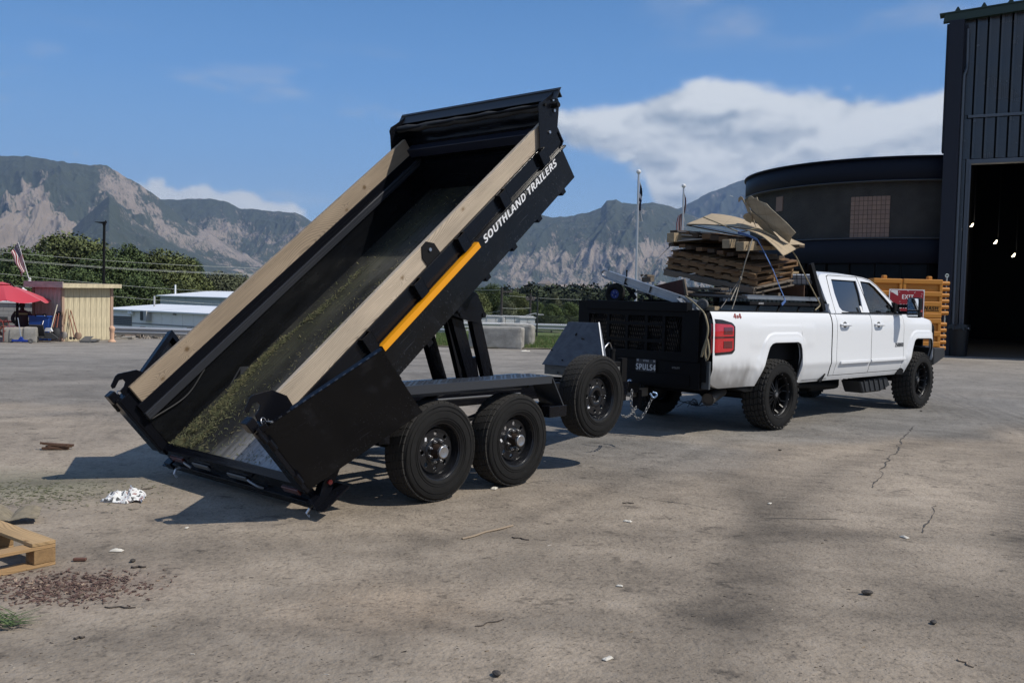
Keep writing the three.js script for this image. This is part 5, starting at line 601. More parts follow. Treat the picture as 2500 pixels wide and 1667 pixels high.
  // steel tail: expanded-mesh gate, lower box, plate
  const gateM = new THREE.MeshPhysicalMaterial({ color: new THREE.Color().setRGB(0.005, 0.005, 0.006), roughness: 0.6, specularIntensity: 0.3 }), gx = -1.52;
  part(R, 'tail_gate_frame', [bb(gx - 0.03, gx + 0.05, 0.88, 1.56, -1.0, -0.82), bb(gx - 0.03, gx + 0.05, 0.88, 1.48, 0.62, 0.86), bb(gx - 0.03, gx + 0.04, 1.4, 1.48, -0.82, 0.62), bb(gx - 0.03, gx + 0.04, 0.88, 0.98, -0.82, 0.62), bb(gx - 0.05, gx + 0.06, 1.46, 1.57, -0.86, 0.7, 0.006), bb(gx + 0.0, gx + 0.12, 0.66, 1.46, 0.86, 0.945), bb(gx, gx + 0.12, 0.66, 1.3, -1.0, -0.94)], gateM);
  for (const z of [-0.5, -0.2, 0.1, 0.36]) part(R, 'gate_bar', [bb(gx - 0.03, gx, 0.98, 1.4, z - 0.02, z + 0.02)], gateM); for (const y of [1.3, 1.1]) part(R, 'gate_rail', [bb(gx - 0.032, gx - 0.004, y - 0.018, y + 0.018, -0.5, 0.36)], gateM);
  { const g = []; for (let i = -26; i < 70; i++) for (const d of [1, -1]) { const z0 = -0.82 + i * 0.034; let a = V(gx + 0.012, 0.98, d > 0 ? z0 : z0 + 0.14 * 1.0), b = V(gx + 0.012, 1.4, d > 0 ? z0 + 0.14 : z0); const lo = -0.82, hi = 0.62; if (Math.min(a.z, b.z) < lo || Math.max(a.z, b.z) > hi) continue; g.push(bar(a, b, 0.009, 0.012, V(1, 0, 0))); } const m = part(R, 'expanded_mesh', g, gateM); m.userData.kind = 'stuff'; }
  part(R, 'tail_box', [bb(gx - 0.02, gx + 0.3, 0.56, 0.88, -0.98, 0.88, 0.01), bb(gx - 0.03, gx - 0.015, 0.6, 0.72, -0.9, 0.75)], gateM); part(R, 'tail_strut', [bb(gx + 0.02, gx + 0.05, 0.58, 0.9, 0.885, 0.985)], lin(0.1, 0.11, 0.12, { metalness: 0.5, roughness: 0.5 }));
  part(R, 'tail_lettering', [text('UTILITY', 0.022, 0.001).rotateY(-Math.PI / 2).translate(gx - 0.032, 0.79, 0.5)], lin(0.2, 0.2, 0.2));
  const lp = part(R, 'licence_plate', [rbox(0.004, 0.15, 0.3, 0.002, gx - 0.036, 0.8, 0.12)], lin(0.012, 0.014, 0.022, { roughness: 0.4 }));
  const onPl = (g) => g.rotateY(-Math.PI / 2).translate(gx - 0.0392, 0, 0);
  part(lp, 'plate_number', [(() => { const t = text('SPULS4', 0.072, 0.001), b = t.boundingBox; t.translate(-(b.min.x + b.max.x) / 2, 0, 0).scale(0.88, 1, 1); return onPl(t).translate(0, 0.745, 0.12); })()], lin(0.6, 0.61, 0.62)); part(lp, 'plate_state', [(() => { const t = text('UTAH', 0.024, 0.001), b = t.boundingBox; t.translate(-(b.min.x + b.max.x) / 2, 0, 0); return onPl(t).translate(0, 0.845, 0.12); })()], lin(0.4, 0.41, 0.42)); for (const z of [-0.005, 0.245]) part(lp, 'plate_sticker', [box(0.001, 0.026, 0.028, gx - 0.0392, 0.858, z)], lin(0.3, 0.3, 0.31));
  part(R, 'hitch_receiver', [bb(gx - 0.2, gx + 0.1, 0.42, 0.52, -0.06, 0.06), rbox(0.14, 0.14, 0.16, 0.01, gx - 0.16, 0.5, -0.02)], lin(0.18, 0.175, 0.165, { metalness: 0.7, roughness: 0.4 })); part(R, 'hitch_drop', [bb(gx - 0.12, gx - 0.06, 0.28, 0.5, 0.0, 0.09)], bk); part(R, 'hitch_ball', [new THREE.SphereGeometry(0.035, 14, 10).translate(gx - 0.18, 0.6, 0)], M.steel);
  // headache rack behind the cab
  part(R, 'cab_rack', [bar(V(1.2, 2.14, 0.72), V(1.33, 1.5, 0.86), 0.08, 0.06, V(0, 0, 1)), bar(V(1.2, 2.14, -0.72), V(1.33, 1.5, -0.86), 0.08, 0.06, V(0, 0, 1)), bb(1.2, 1.26, 2.0, 2.06, -0.74, 0.74), bb(1.27, 1.33, 1.55, 1.6, -0.82, 0.82)], gateM);
  { const g = []; for (let i = 0; i < 22; i++) g.push(bar(V(1.23, 2.03, -0.72 + i * 0.068), V(1.3, 1.58, -0.72 + i * 0.068), 0.006, 0.006, V(1, 0, 0))); for (let i = 0; i < 7; i++) g.push(rod(V(1.23 + i * 0.011, 2.0 - i * 0.066, -0.74), V(1.23 + i * 0.011, 2.0 - i * 0.066, 0.74), 0.003, 0.003, 5)); const m = part(R, 'rack_mesh', g, gateM); m.userData.kind = 'stuff'; }
  part(R, 'bed_rail_rack', [bb(-0.5, 1.3, 1.56, 1.6, 0.8, 0.86, 0.004), ...[-0.3, 0.2, 0.7, 1.15].map((x) => bar(V(x, 1.48, 0.83), V(x + 0.12, 1.57, 0.8), 0.025, 0.02, V(0, 0, 1))), bb(-0.5, 1.3, 1.56, 1.6, -0.86, -0.8, 0.004)], bk);
  part(R, 'rack_lettering', [text('ADARAC', 0.022, 0.001).translate(-0.3, 1.57, 0.8605)], lin(0.45, 0.45, 0.46));
  // front bumper with guard
  part(R, 'front_bumper', [slab([[4.86, 0.935], [5.28, 0.93], [5.3, 0.78], [5.02, 0.7], [4.85, 0.66]], 0.35, [], 0.01).translate(0, 0, 0.8), slab([[4.86, 0.935], [5.28, 0.93], [5.3, 0.78], [5.02, 0.7], [4.85, 0.66]], 0.35, [], 0.01).translate(0, 0, -0.8), bb(5.15, 5.36, 0.62, 0.95, -0.7, 0.7, 0.02)], lin(0.02, 0.02, 0.021, { roughness: 0.6 })); part(R, 'grille_guard', [path([V(5.2, 0.93, 0.78), V(5.24, 1.25, 0.78), V(5.2, 1.34, 0.7), V(5.2, 1.36, 0), V(5.2, 1.34, -0.7), V(5.24, 1.25, -0.78), V(5.2, 0.93, -0.78)], 0.028, 60, 8, 0.2)], bk);
  // wheels
  const spoke = (i) => { const a = i / 7 * 2 * Math.PI, g = []; for (const d of [-1, 1]) g.push(bar(V(0.05, d * 0.014, 0.06), V(0.205, d * 0.026, 0.03), 0.018, 0.03, V(0, 0, 1)), bar(V(0.2, d * 0.026, 0.03), V(0.245, d * 0.046, 0.075), 0.018, 0.024, V(0, 0, 1))); return g.map((q) => q.rotateZ(a)); };
  const rimG = join([latheZ([[0.27, 0.12], [0.283, 0.128], [0.286, 0.122], [0.268, 0.112], [0.25, 0.1], [0.245, 0.07], [0.243, -0.02], [0.235, -0.1], [0.26, -0.13]], 56), ...Array.from({ length: 7 }, (_, i) => spoke(i)), latheZ([[0.24, -0.03], [0.1, -0.05], [0.002, -0.05]], 40)]), cen = join([latheZ([[0.065, 0.03], [0.062, 0.075], [0.05, 0.09], [0.002, 0.09]], 24)]), riv = new THREE.SphereGeometry(0.0055, 8, 6);
  const rM = new THREE.MeshPhysicalMaterial({ color: new THREE.Color().setRGB(0.008, 0.008, 0.009), roughness: 0.4, specularIntensity: 0.5 });
  const wheel = (x, s, spin) => { const w = new THREE.Group(); w.name = numbered('wheel'); w.position.set(x, 0.4425, s * (1.05 - 0.157)); w.rotation.y = s > 0 ? 0 : Math.PI; R.add(w); pieces(w, 'tyre', TY.truck.body, M.rubber).rotation.z = spin; pieces(w, 'tread', TY.truck.tread, treadMat).rotation.z = spin; pieces(w, 'rim', rimG, rM).rotation.z = spin; pieces(w, 'centre_cap', cen, rM); pieces(w, 'cap_badge', latheZ([[0.03, 0.091], [0.002, 0.093]], 16), lin(0.2, 0.2, 0.21, { metalness: 0.6, roughness: 0.3 })); if (s > 0) for (let i = 0; i < 16; i++) { const a = i / 16 * 6.283 + 0.1, q = pieces(w, 'rivet', riv, M.steel); q.position.set(Math.cos(a) * 0.262, Math.sin(a) * 0.262, 0.112); } if (s > 0) pieces(w, 'tyre_lettering', join(Array.from('OPEN').map((ch, i) => { const t = text(ch, 0.032, 0.002); t.translate(-0.012, 0.332, 0.158); return t.rotateZ(-0.9 - i * 0.11); })), lin(0.035, 0.035, 0.034)); };
  wheel(0, 1, 0.3); wheel(4.26, 1, 1.0); wheel(0, -1, 0); wheel(4.26, -1, 0.5);
}
// ================= LOAD ON THE TRUCK =================
{
  TRUCK.updateMatrixWorld(true); const TM = TRUCK.matrixWorld.clone(), turn = TRUCK.rotation.y;
  const W = (x, y, z) => V(x, y, z).applyMatrix4(TM), P = (axis, val, px, py) => inFrame(TRUCK, axis, val, px, py), lz = (a, b) => [1450 + a * 600 / 2352, 400 + b * 600 / 2352];
  const L3 = (axis, val, a, b) => P(axis, val, ...lz(a, b));
  const onTruck = (name, label, cat, group) => thing(name, label, cat, V(TM.elements[12], 0, TM.elements[14]), turn, group);
  const brown = [wm(0.25, 0.15, 0.075), wm(0.3, 0.19, 0.1, T.wood2), wm(0.19, 0.11, 0.055)], grey = [wm(0.17, 0.145, 0.12), wm(0.2, 0.17, 0.14, T.wood2)], pale = [wm(0.42, 0.34, 0.23), wm(0.38, 0.3, 0.19, T.wood2)];
  // tray with its plywood, lying across the bed rails
  { const t = onTruck('panel_stack', 'flat panel with bright metal edge lying across the truck bed rails', 'panel'); const y = 1.665;
    part(t, 'metal_edge', [bb(-0.56, 1.22, y - 0.028, y + 0.012, 0.83, 0.862, 0.003), bb(-0.56, 1.22, y + 0.012, y + 0.018, 0.78, 0.87), bb(-0.56, 1.22, y - 0.034, y - 0.028, 0.8, 0.872)], M.alu); part(t, 'plywood_top', [bb(-0.5, 1.2, y - 0.012, y + 0.014, -0.72, 0.8)], wm(0.16, 0.1, 0.06, T.wood2)); part(t, 'rear_edge', [bar(V(-0.56, y - 0.01, 0.85), V(-0.72, y + 0.03, -0.75), 0.04, 0.03)], lin(0.2, 0.19, 0.18, { metalness: 0.5, roughness: 0.5, map: re(T.noise, 3, 3) })); }
  // tilted frame that the pallets lie in
  const O = V(-0.1, 1.72, 0.68), ez = V(0, -0.17, 1).normalize(), ex0 = V(1, 0.15, 0), ey = ez.clone().cross(ex0).normalize(), ex = ey.clone().cross(ez).normalize(); const FR = new THREE.Matrix4().makeBasis(ex, ey, ez).setPosition(O);
  const tilt = (o, h, dx = 0, dz = 0, ry = 0) => { const m = TM.clone().multiply(FR).multiply(new THREE.Matrix4().makeRotationY(ry).setPosition(dx, h, dz)).multiply(new THREE.Matrix4().makeScale(1, 0.78, 1)); m.decompose(o.position, o.quaternion, o.scale); return o; };
  // pallet of local size: 0.88 in x, 1.4 in z (towards -z), 0.105 high
  const pallet = (name, label, mats, gapped) => { const t = thing(name, label, 'pallet', V(0, 0, 0), 0, 'pallets stacked on the truck'); const zl = (L, h, w) => mv(plank(L, h, w), 0, 0, 0, 0, Math.PI / 2, 0);
    for (const x of [0.02, 0.43, 0.86]) part(t, 'stringer', [zl(1.4, 0.058, 0.038).translate(x, 0.05, -0.7)], mats[Math.floor(rnd() * mats.length)]);
    const n = gapped ? 7 : 11; for (let i = 0; i < n; i++) { const w = 1.38 / n * rr(0.7, 0.86), z = -0.05 - i * 1.32 / (n - 1) + rr(-0.01, 0.01); part(t, 'deck_board', [plank(0.9 + rr(-0.02, 0.02), 0.019, w).translate(0.44 + rr(-0.015, 0.015), 0.09, z)], mats[Math.floor(rnd() * mats.length)]); if (i % 2 === 0) part(t, 'deck_board', [plank(0.9, 0.019, w).translate(0.44, 0.0105, z)], mats[Math.floor(rnd() * mats.length)]); } return t; };
  const g = pallet('pallet', 'weathered grey pallet at the bottom of the stack on the truck', grey, true); tilt(g, -0.01, -0.03, 0.01); part(g, 'notched_stringer', [slab([[-1.42, 0.0], [-1.2, 0.0], [-1.16, 0.035], [-0.95, 0.035], [-0.9, 0.0], [-0.5, 0.0], [-0.46, 0.035], [-0.25, 0.035], [-0.2, 0.0], [0.01, 0.0], [0.01, 0.1], [-1.42, 0.1]], 0.03).rotateY(-Math.PI / 2).translate(-0.02, 0, 0)], grey[1]);
  tilt(pallet('pallet', 'brown pallet lying directly on the grey weathered pallet', brown, false), 0.074, 0.0, 0.005, 0.01); tilt(pallet('pallet', 'brown pallet in the middle of the stack on the truck', brown, false), 0.158, -0.01, -0.01, -0.015); tilt(pallet('pallet', 'uppermost brown pallet of the stack, shifted towards the cab', brown, false), 0.242, 0.05, 0.0, -0.03);
  { const lo = onTruck('pallet', 'broken dark pallet half buried under the stack on the truck', 'pallet', 'pallets stacked on the truck'); for (const [x, z, l] of [[-0.3, -0.1, 1.3], [-0.1, -0.2, 1.4], [-0.5, -0.55, 0.6]]) part(lo, 'deck_board', [mv(plank(l, 0.025, 0.12), x, 1.7 + 0.06 * rnd(), z, 0, 1.4 + rr(-0.2, 0.2), 0.06)], grey[0]); for (const x of [0.1, 0.5]) part(lo, 'stringer', [mv(plank(1.0, 0.05, 0.05), x, 1.7, 0.2, 0, 1.5, 0)], grey[1]); part(lo, 'broken_end', [mv(plank(0.3, 0.06, 0.12), -0.62, 1.86, -0.62, 0, 0.5, 0.05), mv(plank(0.26, 0.03, 0.1), -0.66, 1.91, -0.6, 0, 0.3, 0)], grey[0]); }
  // loose boards poking out towards the cab
  [['narrow board end poking out of the stack towards the cab', 0.66, 2.01, 0.56, 0.9], ['longest board end poking out of the stack towards the cab', 0.9, 2.02, 0.46, 0.95], ['short board end poking out at the near side of the stack', 0.5, 2.0, 0.66, 0.6]].forEach(([l, x, y, z, len]) => { const b = onTruck('loose_board', l, 'board', 'boards poking out of the pallet stack'); part(b, 'board', [mv(plank(len, 0.032, 0.07), x, y - 0.01, z, 0, rr(-0.05, 0.05), 0.03)], pale[1]); });
  [['lone board end under the lower edge of the curved cardboard', 1.0, 2.24, 0.0]].forEach(([l, x, y, z]) => { const b = onTruck('loose_board', l, 'board', 'boards poking out of the pallet stack'); part(b, 'board', [mv(plank(1.1, 0.045, 0.08), x - 0.3, y, z, 0, 0, 0.04)], pale[0]); });
  // square timbers on top
  const beam = (l, a, b, w) => { const t = onTruck('timber_beam', l, 'timber', 'square timbers on top of the pallets'); const d = b.clone().sub(a), g = plank(d.length(), w, w, 0.008); g.applyMatrix4(new THREE.Matrix4().lookAt(a, b, V(0, 1, 0)).multiply(new THREE.Matrix4().makeRotationY(Math.PI / 2))); part(t, 'beam', [g.translate((a.x + b.x) / 2, (a.y + b.y) / 2, (a.z + b.z) / 2)], pale[0]); };
  { const a = L3(0, -0.22, 733, 705); beam('thick square timber at the far left under the cardboard', a, V(a.x + 0.75, a.y + 0.03, a.z + 0.05), 0.125); const b = L3(0, -0.24, 1265, 765); beam('square timber set back, middle of the three on the pallets', b, V(b.x + 0.7, b.y + 0.05, b.z - 0.02), 0.115); const c = L3(0, -0.3, 1398, 790); beam('nearest square timber on the pallets beside the blue strap', c, V(c.x + 0.8, c.y + 0.06, c.z + 0.03), 0.118); }
  // splintered sheets under the cardboard; dark strips added behind stand in for deep shade
  { const s = onTruck('wood_sheet', 'thin splintered pale wood sheets sandwiched under the cardboard', 'wood sheet'); for (let i = 0; i < 7; i++) { const a = L3(0, -0.1 + i * 0.02, 760 + i * 10, 745 - i * 16), b = L3(0, 0.15, 1230 - i * 8, 708 + (i % 3) * 14 - i * 6); part(s, 'sheet_strip', [bar(a, b, 0.09 + 0.1 * rnd(), 0.008, V(0, 1, 0))], i % 2 ? pale[0] : lin(0.5, 0.46, 0.42)); } for (const [a, b] of [[L3(0, 0.0, 890, 590), L3(0, 0.1, 1450, 700)], [L3(0, 0.1, 960, 606), L3(0, 0.25, 1600, 726)]]) part(s, 'dark_sheet', [bar(a.setX(a.x + 0.14), b.setX(b.x + 0.14), 0.3, 0.012, V(0, 1, 0))], wm(0.1, 0.07, 0.045)); for (let i = 0; i < 9; i++) { const z = -0.62 + i * 0.15; part(s, 'shade_filler', [mv(plank(0.8, 0.03, 0.13), 0.5, lerp(2.47, 2.3, i / 8) + 0.03 * rnd(), z, 0, 1.57 + rr(-0.2, 0.2), rr(-0.04, 0.04)), mv(plank(0.9, 0.05, 0.1), 0.35, lerp(2.38, 2.18, i / 8), z, 0, rr(-0.15, 0.15), 0.05), mv(plank(0.9, 0.07, 0.14), 0.42, lerp(2.53, 2.36, i / 8), z, 0, rr(-0.1, 0.1), 0.02)], i % 2 ? brown[2] : wm(0.08, 0.055, 0.035)); } part(s, 'blue_edge', [bar(L3(0, -0.12, 1000, 592), L3(0, -0.12, 1480, 690), 0.012, 0.008)], lin(0.1, 0.16, 0.3)); }
  // curved cardboard over the top: near edge and far edge followed from the picture, on two upright planes
  const cardT = tex(512, 512, (u, v) => { const n = pf(u, v, 4, 5, 501), f = pf(u, v, 90, 3, 502), st = pf(u, v, 2, 4, 503, 40); const g1 = Math.min(Math.abs(((u * 9) % 1) - 0.5), 1) > 0.488 || Math.abs(((v * 5) % 1) - 0.5) > 0.488 ? 0.3 : 0; const stain = ss(0.56, 0.7, n) * 0.12; const k = 0.82 + 0.3 * (n - 0.5) + 0.12 * (f - 0.5) + 0.2 * (st - 0.5) - g1 - stain; return [k, k * 0.975, k * 0.94]; }, {}), card = new THREE.MeshStandardMaterial({ color: new THREE.Color().setRGB(0.5, 0.4, 0.27), map: cardT, roughness: 0.9, bumpMap: T.bumpFine, bumpScale: 0.001 }), cardG = new THREE.MeshStandardMaterial({ color: new THREE.Color().setRGB(0.42, 0.37, 0.28), map: cardT, roughness: 0.92 });
  const curveOf = (pts) => new THREE.CatmullRomCurve3(pts, false, 'centripetal');
  { const nearC = curveOf([[890, 577], [1100, 582], [1340, 604], [1500, 642], [1620, 700], [1720, 780], [1770, 830], [1812, 876]].map(([a, b], i) => L3(0, -0.08 + i * 0.012, a, b))), farC = curveOf([[1130, 478], [1250, 490], [1400, 520], [1560, 575], [1700, 640], [1830, 690], [1930, 735], [2020, 770]].map(([a, b], i) => L3(0, 0.62 + i * 0.012, a, b)));
    const t = onTruck('cardboard_sheet', 'large sheet of cardboard bent in a curve over the load', 'cardboard'); part(t, 'sheet', sheet((u, v) => { const q = nearC.getPoint(u).lerp(farC.getPoint(u), v); q.y += 0.01 * fbm(u * 9, v * 5, 3, 511); return q; }, 44, 14, 0.012, V(0, 1, 0)), card); }
  { const px0 = 0.42, c = (a, b, k = 0) => L3(0, px0 + k, a, b), t = onTruck('cardboard_flap', 'torn grey cardboard flap standing up on top of the load', 'cardboard');
    const poly = (pts, mat, name, k = 0) => { const q = pts.map(([a, b]) => c(a, b, k)), s2 = shape(q.map((p) => [p.z, p.y])), g = new THREE.ExtrudeGeometry(s2, { depth: 0.012, bevelEnabled: false }); g.rotateY(-Math.PI / 2); g.scale(1, 1, 1); const p = g.attributes.position, uv = g.attributes.uv; for (let i = 0; i < p.count; i++) { p.setX(i, p.getX(i) + px0 + k + 0.06 * Math.sin((p.getZ(i) + p.getY(i)) * 7) - (p.getY(i) - 2.4) * 0.5); uv.setXY(i, p.getZ(i) * 1.1, p.getY(i) * 1.1); } g.computeVertexNormals(); part(t, name, [g], mat); };
    poly([[1570, 398], [1590, 370], [1608, 362], [1622, 338], [1640, 328], [1668, 352], [1690, 340], [1696, 372], [1722, 382], [1760, 396], [1790, 440], [1860, 520], [1905, 570], [1972, 662], [1930, 700], [1878, 760], [1800, 690], [1720, 600], [1640, 500]], cardG, 'flap'); poly([[1568, 500], [1600, 470], [1690, 560], [1770, 690], [1800, 735], [1760, 742], [1690, 690], [1620, 610]], card, 'pale_strip', -0.03); poly([[1470, 515], [1500, 490], [1540, 480], [1578, 500], [1560, 545], [1530, 572], [1490, 550]], card, 'torn_corner', -0.05); poly([[1490, 385], [1510, 350], [1545, 332], [1560, 345], [1565, 400], [1552, 410], [1545, 360], [1520, 368]], cardG, 'torn_shred', -0.04); poly([[1545, 470], [1555, 410], [1585, 400], [1590, 480], [1572, 625], [1562, 560]], cardG, 'torn_shred', -0.02); }
  // dark red board box, odd boards
  { const t = onTruck('red_box', 'dark red wooden box side leaning beside the pallets', 'box'); const a = [[600, 1165], [860, 1105], [890, 1262], [800, 1262]].map(([p, q]) => L3(0, -0.72, p, q)); const g = new THREE.ExtrudeGeometry(shape(a.map((p) => [p.z, p.y])), { depth: 0.025, bevelEnabled: false }); g.rotateY(-Math.PI / 2); part(t, 'box_side', [g.translate(-0.72, 0, 0)], lin(0.09, 0.03, 0.022, { map: re(T.noise, 3, 3) })); part(t, 'box_edge', [bar(L3(0, -0.74, 862, 1105), L3(0, -0.74, 890, 1262), 0.03, 0.03)], grey[0]); part(t, 'box_back', [bar(L3(0, -0.4, 700, 1180), L3(0, -0.4, 980, 1230), 0.5, 0.02)], grey[1]); }
  { const t = onTruck('dark_board', 'dark brown board standing behind the pallets by the cab', 'board'); part(t, 'board', [bb(1.0, 1.02, 1.66, 1.84, -0.1, 0.75)], wm(0.09, 0.05, 0.03)); }
  // hand truck lying across the tail behind the gate
  { const t = onTruck('hand_truck', 'aluminium hand truck lying across the back of the truck bed', 'hand truck'); const x = -1.2, q = (a, b, k = 0) => L3(0, x + k, a, b); const a = q(110, 1050), b = q(985, 1350), dir = b.clone().sub(a).normalize();
    const pl = part(t, 'frame_plate', [bar(q(120, 1060), b, 0.012, 0.088, V(0, 1, 0)), bar(q(125, 1022), q(1000, 1318), 0.06, 0.012, V(0, 1, 0)), bar(q(110, 1092), q(975, 1388), 0.06, 0.012, V(0, 1, 0))], M.alu); for (const [c, d] of [[[300, 1082], [278, 1160]], [[538, 1165], [515, 1240]], [[810, 1255], [795, 1320]]]) part(pl, 'cross_strap', [bar(q(...c, -0.02), q(...d, -0.02), 0.03, 0.02, V(1, 0, 0))], M.alu);
    part(t, 'handle_loop', [path([q(140, 1022), q(100, 1018), q(76, 1042), q(90, 1075), q(125, 1090)], 0.016, 24, 8)], M.alu); part(t, 'axle_bracket', [bar(q(300, 1150), q(400, 1290), 0.05, 0.02, V(1, 0, 0)), bar(q(390, 1200), q(330, 1300), 0.04, 0.02, V(1, 0, 0)), bar(q(500, 1240), q(560, 1300), 0.03, 0.02, V(1, 0, 0))], M.blackMatt);
    const wc = q(205, 1245), wl = new THREE.Group(); wl.name = numbered('wheel'); wl.position.copy(wc); wl.rotation.y = -Math.PI / 2 + 0.2; t.add(wl); pieces(wl, 'tyre', new THREE.TorusGeometry(0.098, 0.042, 12, 30), M.rubber); pieces(wl, 'rim', join([latheZ([[0.062, -0.02], [0.068, 0.02], [0.05, 0.012], [0.02, 0.016], [0.002, 0.016]], 24), latheZ([[0.02, 0.01], [0.018, 0.03], [0.002, 0.03]], 12)]), sc('#16307c', { roughness: 0.35 })); const bolt = new THREE.SphereGeometry(0.006, 8, 6); for (let i = 0; i < 4; i++) { const o = pieces(wl, 'wheel_bolt', bolt, M.steel); o.position.set(Math.cos(i * 1.57 + 0.5) * 0.034, Math.sin(i * 1.57 + 0.5) * 0.034, 0.016); }
    const cc = q(1045, 1345, 0.02), cs = new THREE.Group(); cs.name = numbered('caster'); cs.position.copy(cc); cs.rotation.y = -Math.PI / 2 + 0.25; t.add(cs); pieces(cs, 'tyre', latheZ([[0.03, -0.028], [0.055, -0.028], [0.064, -0.02], [0.066, 0.02], [0.058, 0.028], [0.03, 0.03]], 28), lin(0.09, 0.088, 0.085)); pieces(cs, 'hub', latheZ([[0.034, 0.026], [0.028, 0.022], [0.012, 0.024], [0.01, 0.034], [0.002, 0.034]], 20), lin(0.14, 0.135, 0.13)); part(t, 'toe_plate', [bar(q(860, 1290), q(985, 1400), 0.3, 0.01, V(0, 1, 0))], M.alu); part(t, 'knob', [rod(q(314, 1080), q(316, 1030), 0.008), new THREE.SphereGeometry(0.014, 8, 6).translate(...q(316, 1024).toArray())], M.blackMatt); }
  { const t = onTruck('wood_block', 'small pale wood block beside the caster of the hand truck', 'wood block'); const p = L3(0, -1.1, 1120, 1378); part(t, 'block', [rbox(0.1, 0.06, 0.18, 0.004, p.x, p.y - 0.01, p.z)], pale[0]); }
  // ropes and strap
  const rope = (label, pts, r = 0.006, m = M.rope) => { const t = solo('tie_rope', label, 'rope', [path(pts, r, Math.max(20, pts.length * 10), 6, 0.4)], m, 'ropes tying down the load'); t.applyMatrix4(TM); return t; };
  const rp2 = lin(0.22, 0.2, 0.165, { roughness: 0.95 });
  rope('rope running down from the cardboard to the bed rail by the cab', [L3(0, -0.1, 1050, 510), L3(0, -0.12, 1200, 570), L3(0, -0.06, 1400, 650), L3(0, 0.1, 1560, 625).add(V(0, 0.01, 0)), L3(0, 0.2, 1700, 680), L3(0, 0.3, 1800, 745), L3(2, 0.88, 1920, 860), L3(2, 0.9, 2010, 1040), L3(2, 0.92, 2130, 1272), L3(2, 0.93, 2166, 1350), L3(2, 0.94, 2120, 1400)], 0.009);
  rope('rope crossing the cardboard low along its front', [L3(0, -0.1, 888, 588), L3(0, -0.12, 1050, 580), L3(0, -0.1, 1300, 600), L3(0, -0.06, 1480, 625), L3(0, 0.02, 1640, 665), L3(0, 0.1, 1750, 710), L3(0, 0.12, 1840, 772)], 0.007, lin(0.05, 0.045, 0.04));
  rope('knotted pale rope from the timbers down to the near bed rail', [L3(0, -0.2, 1520, 720), L3(0, -0.3, 1490, 820), L3(0, -0.34, 1450, 940), L3(0, -0.36, 1410, 1090), L3(0, -0.4, 1360, 1200), L3(2, 0.9, 1310, 1310)], 0.008, rp2); rope('pale rope leg beside the knotted rope', [L3(0, -0.36, 1412, 1092), L3(0, -0.38, 1380, 1210), L3(2, 0.9, 1355, 1300), L3(2, 0.93, 1322, 1392)], 0.006, rp2); rope('slack dark rope under the knotted rope', [L3(0, -0.36, 1408, 1095), L3(0, -0.5, 1310, 1230), L3(0, -0.7, 1260, 1320), L3(2, 0.93, 1212, 1385)], 0.006, lin(0.12, 0.11, 0.1));
  { const k = solo('rope_knot', 'knot tied in the pale rope at the pallets', 'knot', [new THREE.TorusKnotGeometry(0.013, 0.007, 40, 6).translate(...L3(0, -0.38, 1408, 1095).toArray())], rp2); k.applyMatrix4(TM); }
  rope('thin rope from the far timber to the left over the hand truck', [L3(0, -0.15, 750, 768), L3(0, -0.4, 640, 880), L3(0, -0.8, 540, 1000), L3(0, -1.1, 438, 1110)], 0.006, lin(0.14, 0.14, 0.15));
  rope('yellowish rope over the gate corner with a hanging coil', [L3(0, -1.25, 880, 1268), L3(0, -1.35, 960, 1330), L3(0, -1.5, 1050, 1420), P(0, -1.58, 1724, 776), P(0, -1.59, 1729, 800), P(0, -1.59, 1726, 825), P(0, -1.59, 1716, 856), P(0, -1.59, 1713, 872), P(0, -1.59, 1720, 850), P(0, -1.59, 1727, 828), P(0, -1.59, 1732, 862), P(0, -1.59, 1725, 880), P(0, -1.59, 1722, 856), P(0, -1.59, 1727, 826)], 0.011);
  { const p = [[1380, 655], [1480, 685], [1568, 728], [1640, 860], [1720, 1020], [1790, 1200], [1828, 1285]].map(([a, b], i) => L3(i < 3 ? 0 : 2, i < 3 ? -0.16 : 0.86, a, b)); const g = []; for (let i = 1; i < p.length; i++) g.push(bar(p[i - 1], p[i], 0.034, 0.004, V(0.6, 0, 1))); const e = L3(2, 0.9, 1828, 1290), f = L3(2, 0.92, 1835, 1310), h = L3(2, 0.93, 1800, 1348); g.push(bar(e, f, 0.034, 0.005, V(0, 0, 1)), bar(f, h, 0.034, 0.005, V(0, 0, 1))); const s = solo('tie_strap', 'blue webbing strap pulled tight over the pallets', 'strap', g, lin(0.06, 0.13, 0.33, { roughness: 0.7 })); s.applyMatrix4(TM); }
  // safety chains, hooks at the hitch
  { TRAILER.updateMatrixWorld(true); const chM = lin(0.2, 0.2, 0.2, { metalness: 0.8, roughness: 0.45 }), link = new THREE.TorusGeometry(0.016, 0.0045, 6, 14).scale(1.4, 0.9, 1); const sp = (n, label, pts) => { const c = curveOf(pts), t = thing(n, label, 'chain', V(0, 0, 0), 0, 'safety chains at the hitch'), N = Math.round(c.getLength() / 0.036); for (let i = 0; i < N; i++) { const p = c.getPointAt((i + 0.5) / N), d = c.getTangentAt((i + 0.5) / N), m = pieces(t, 'chain_link', link, chM); m.quaternion.setFromUnitVectors(V(1, 0, 0), d); m.rotateX(i % 2 ? 0.4 : 1.97); m.position.copy(p); } return t; };
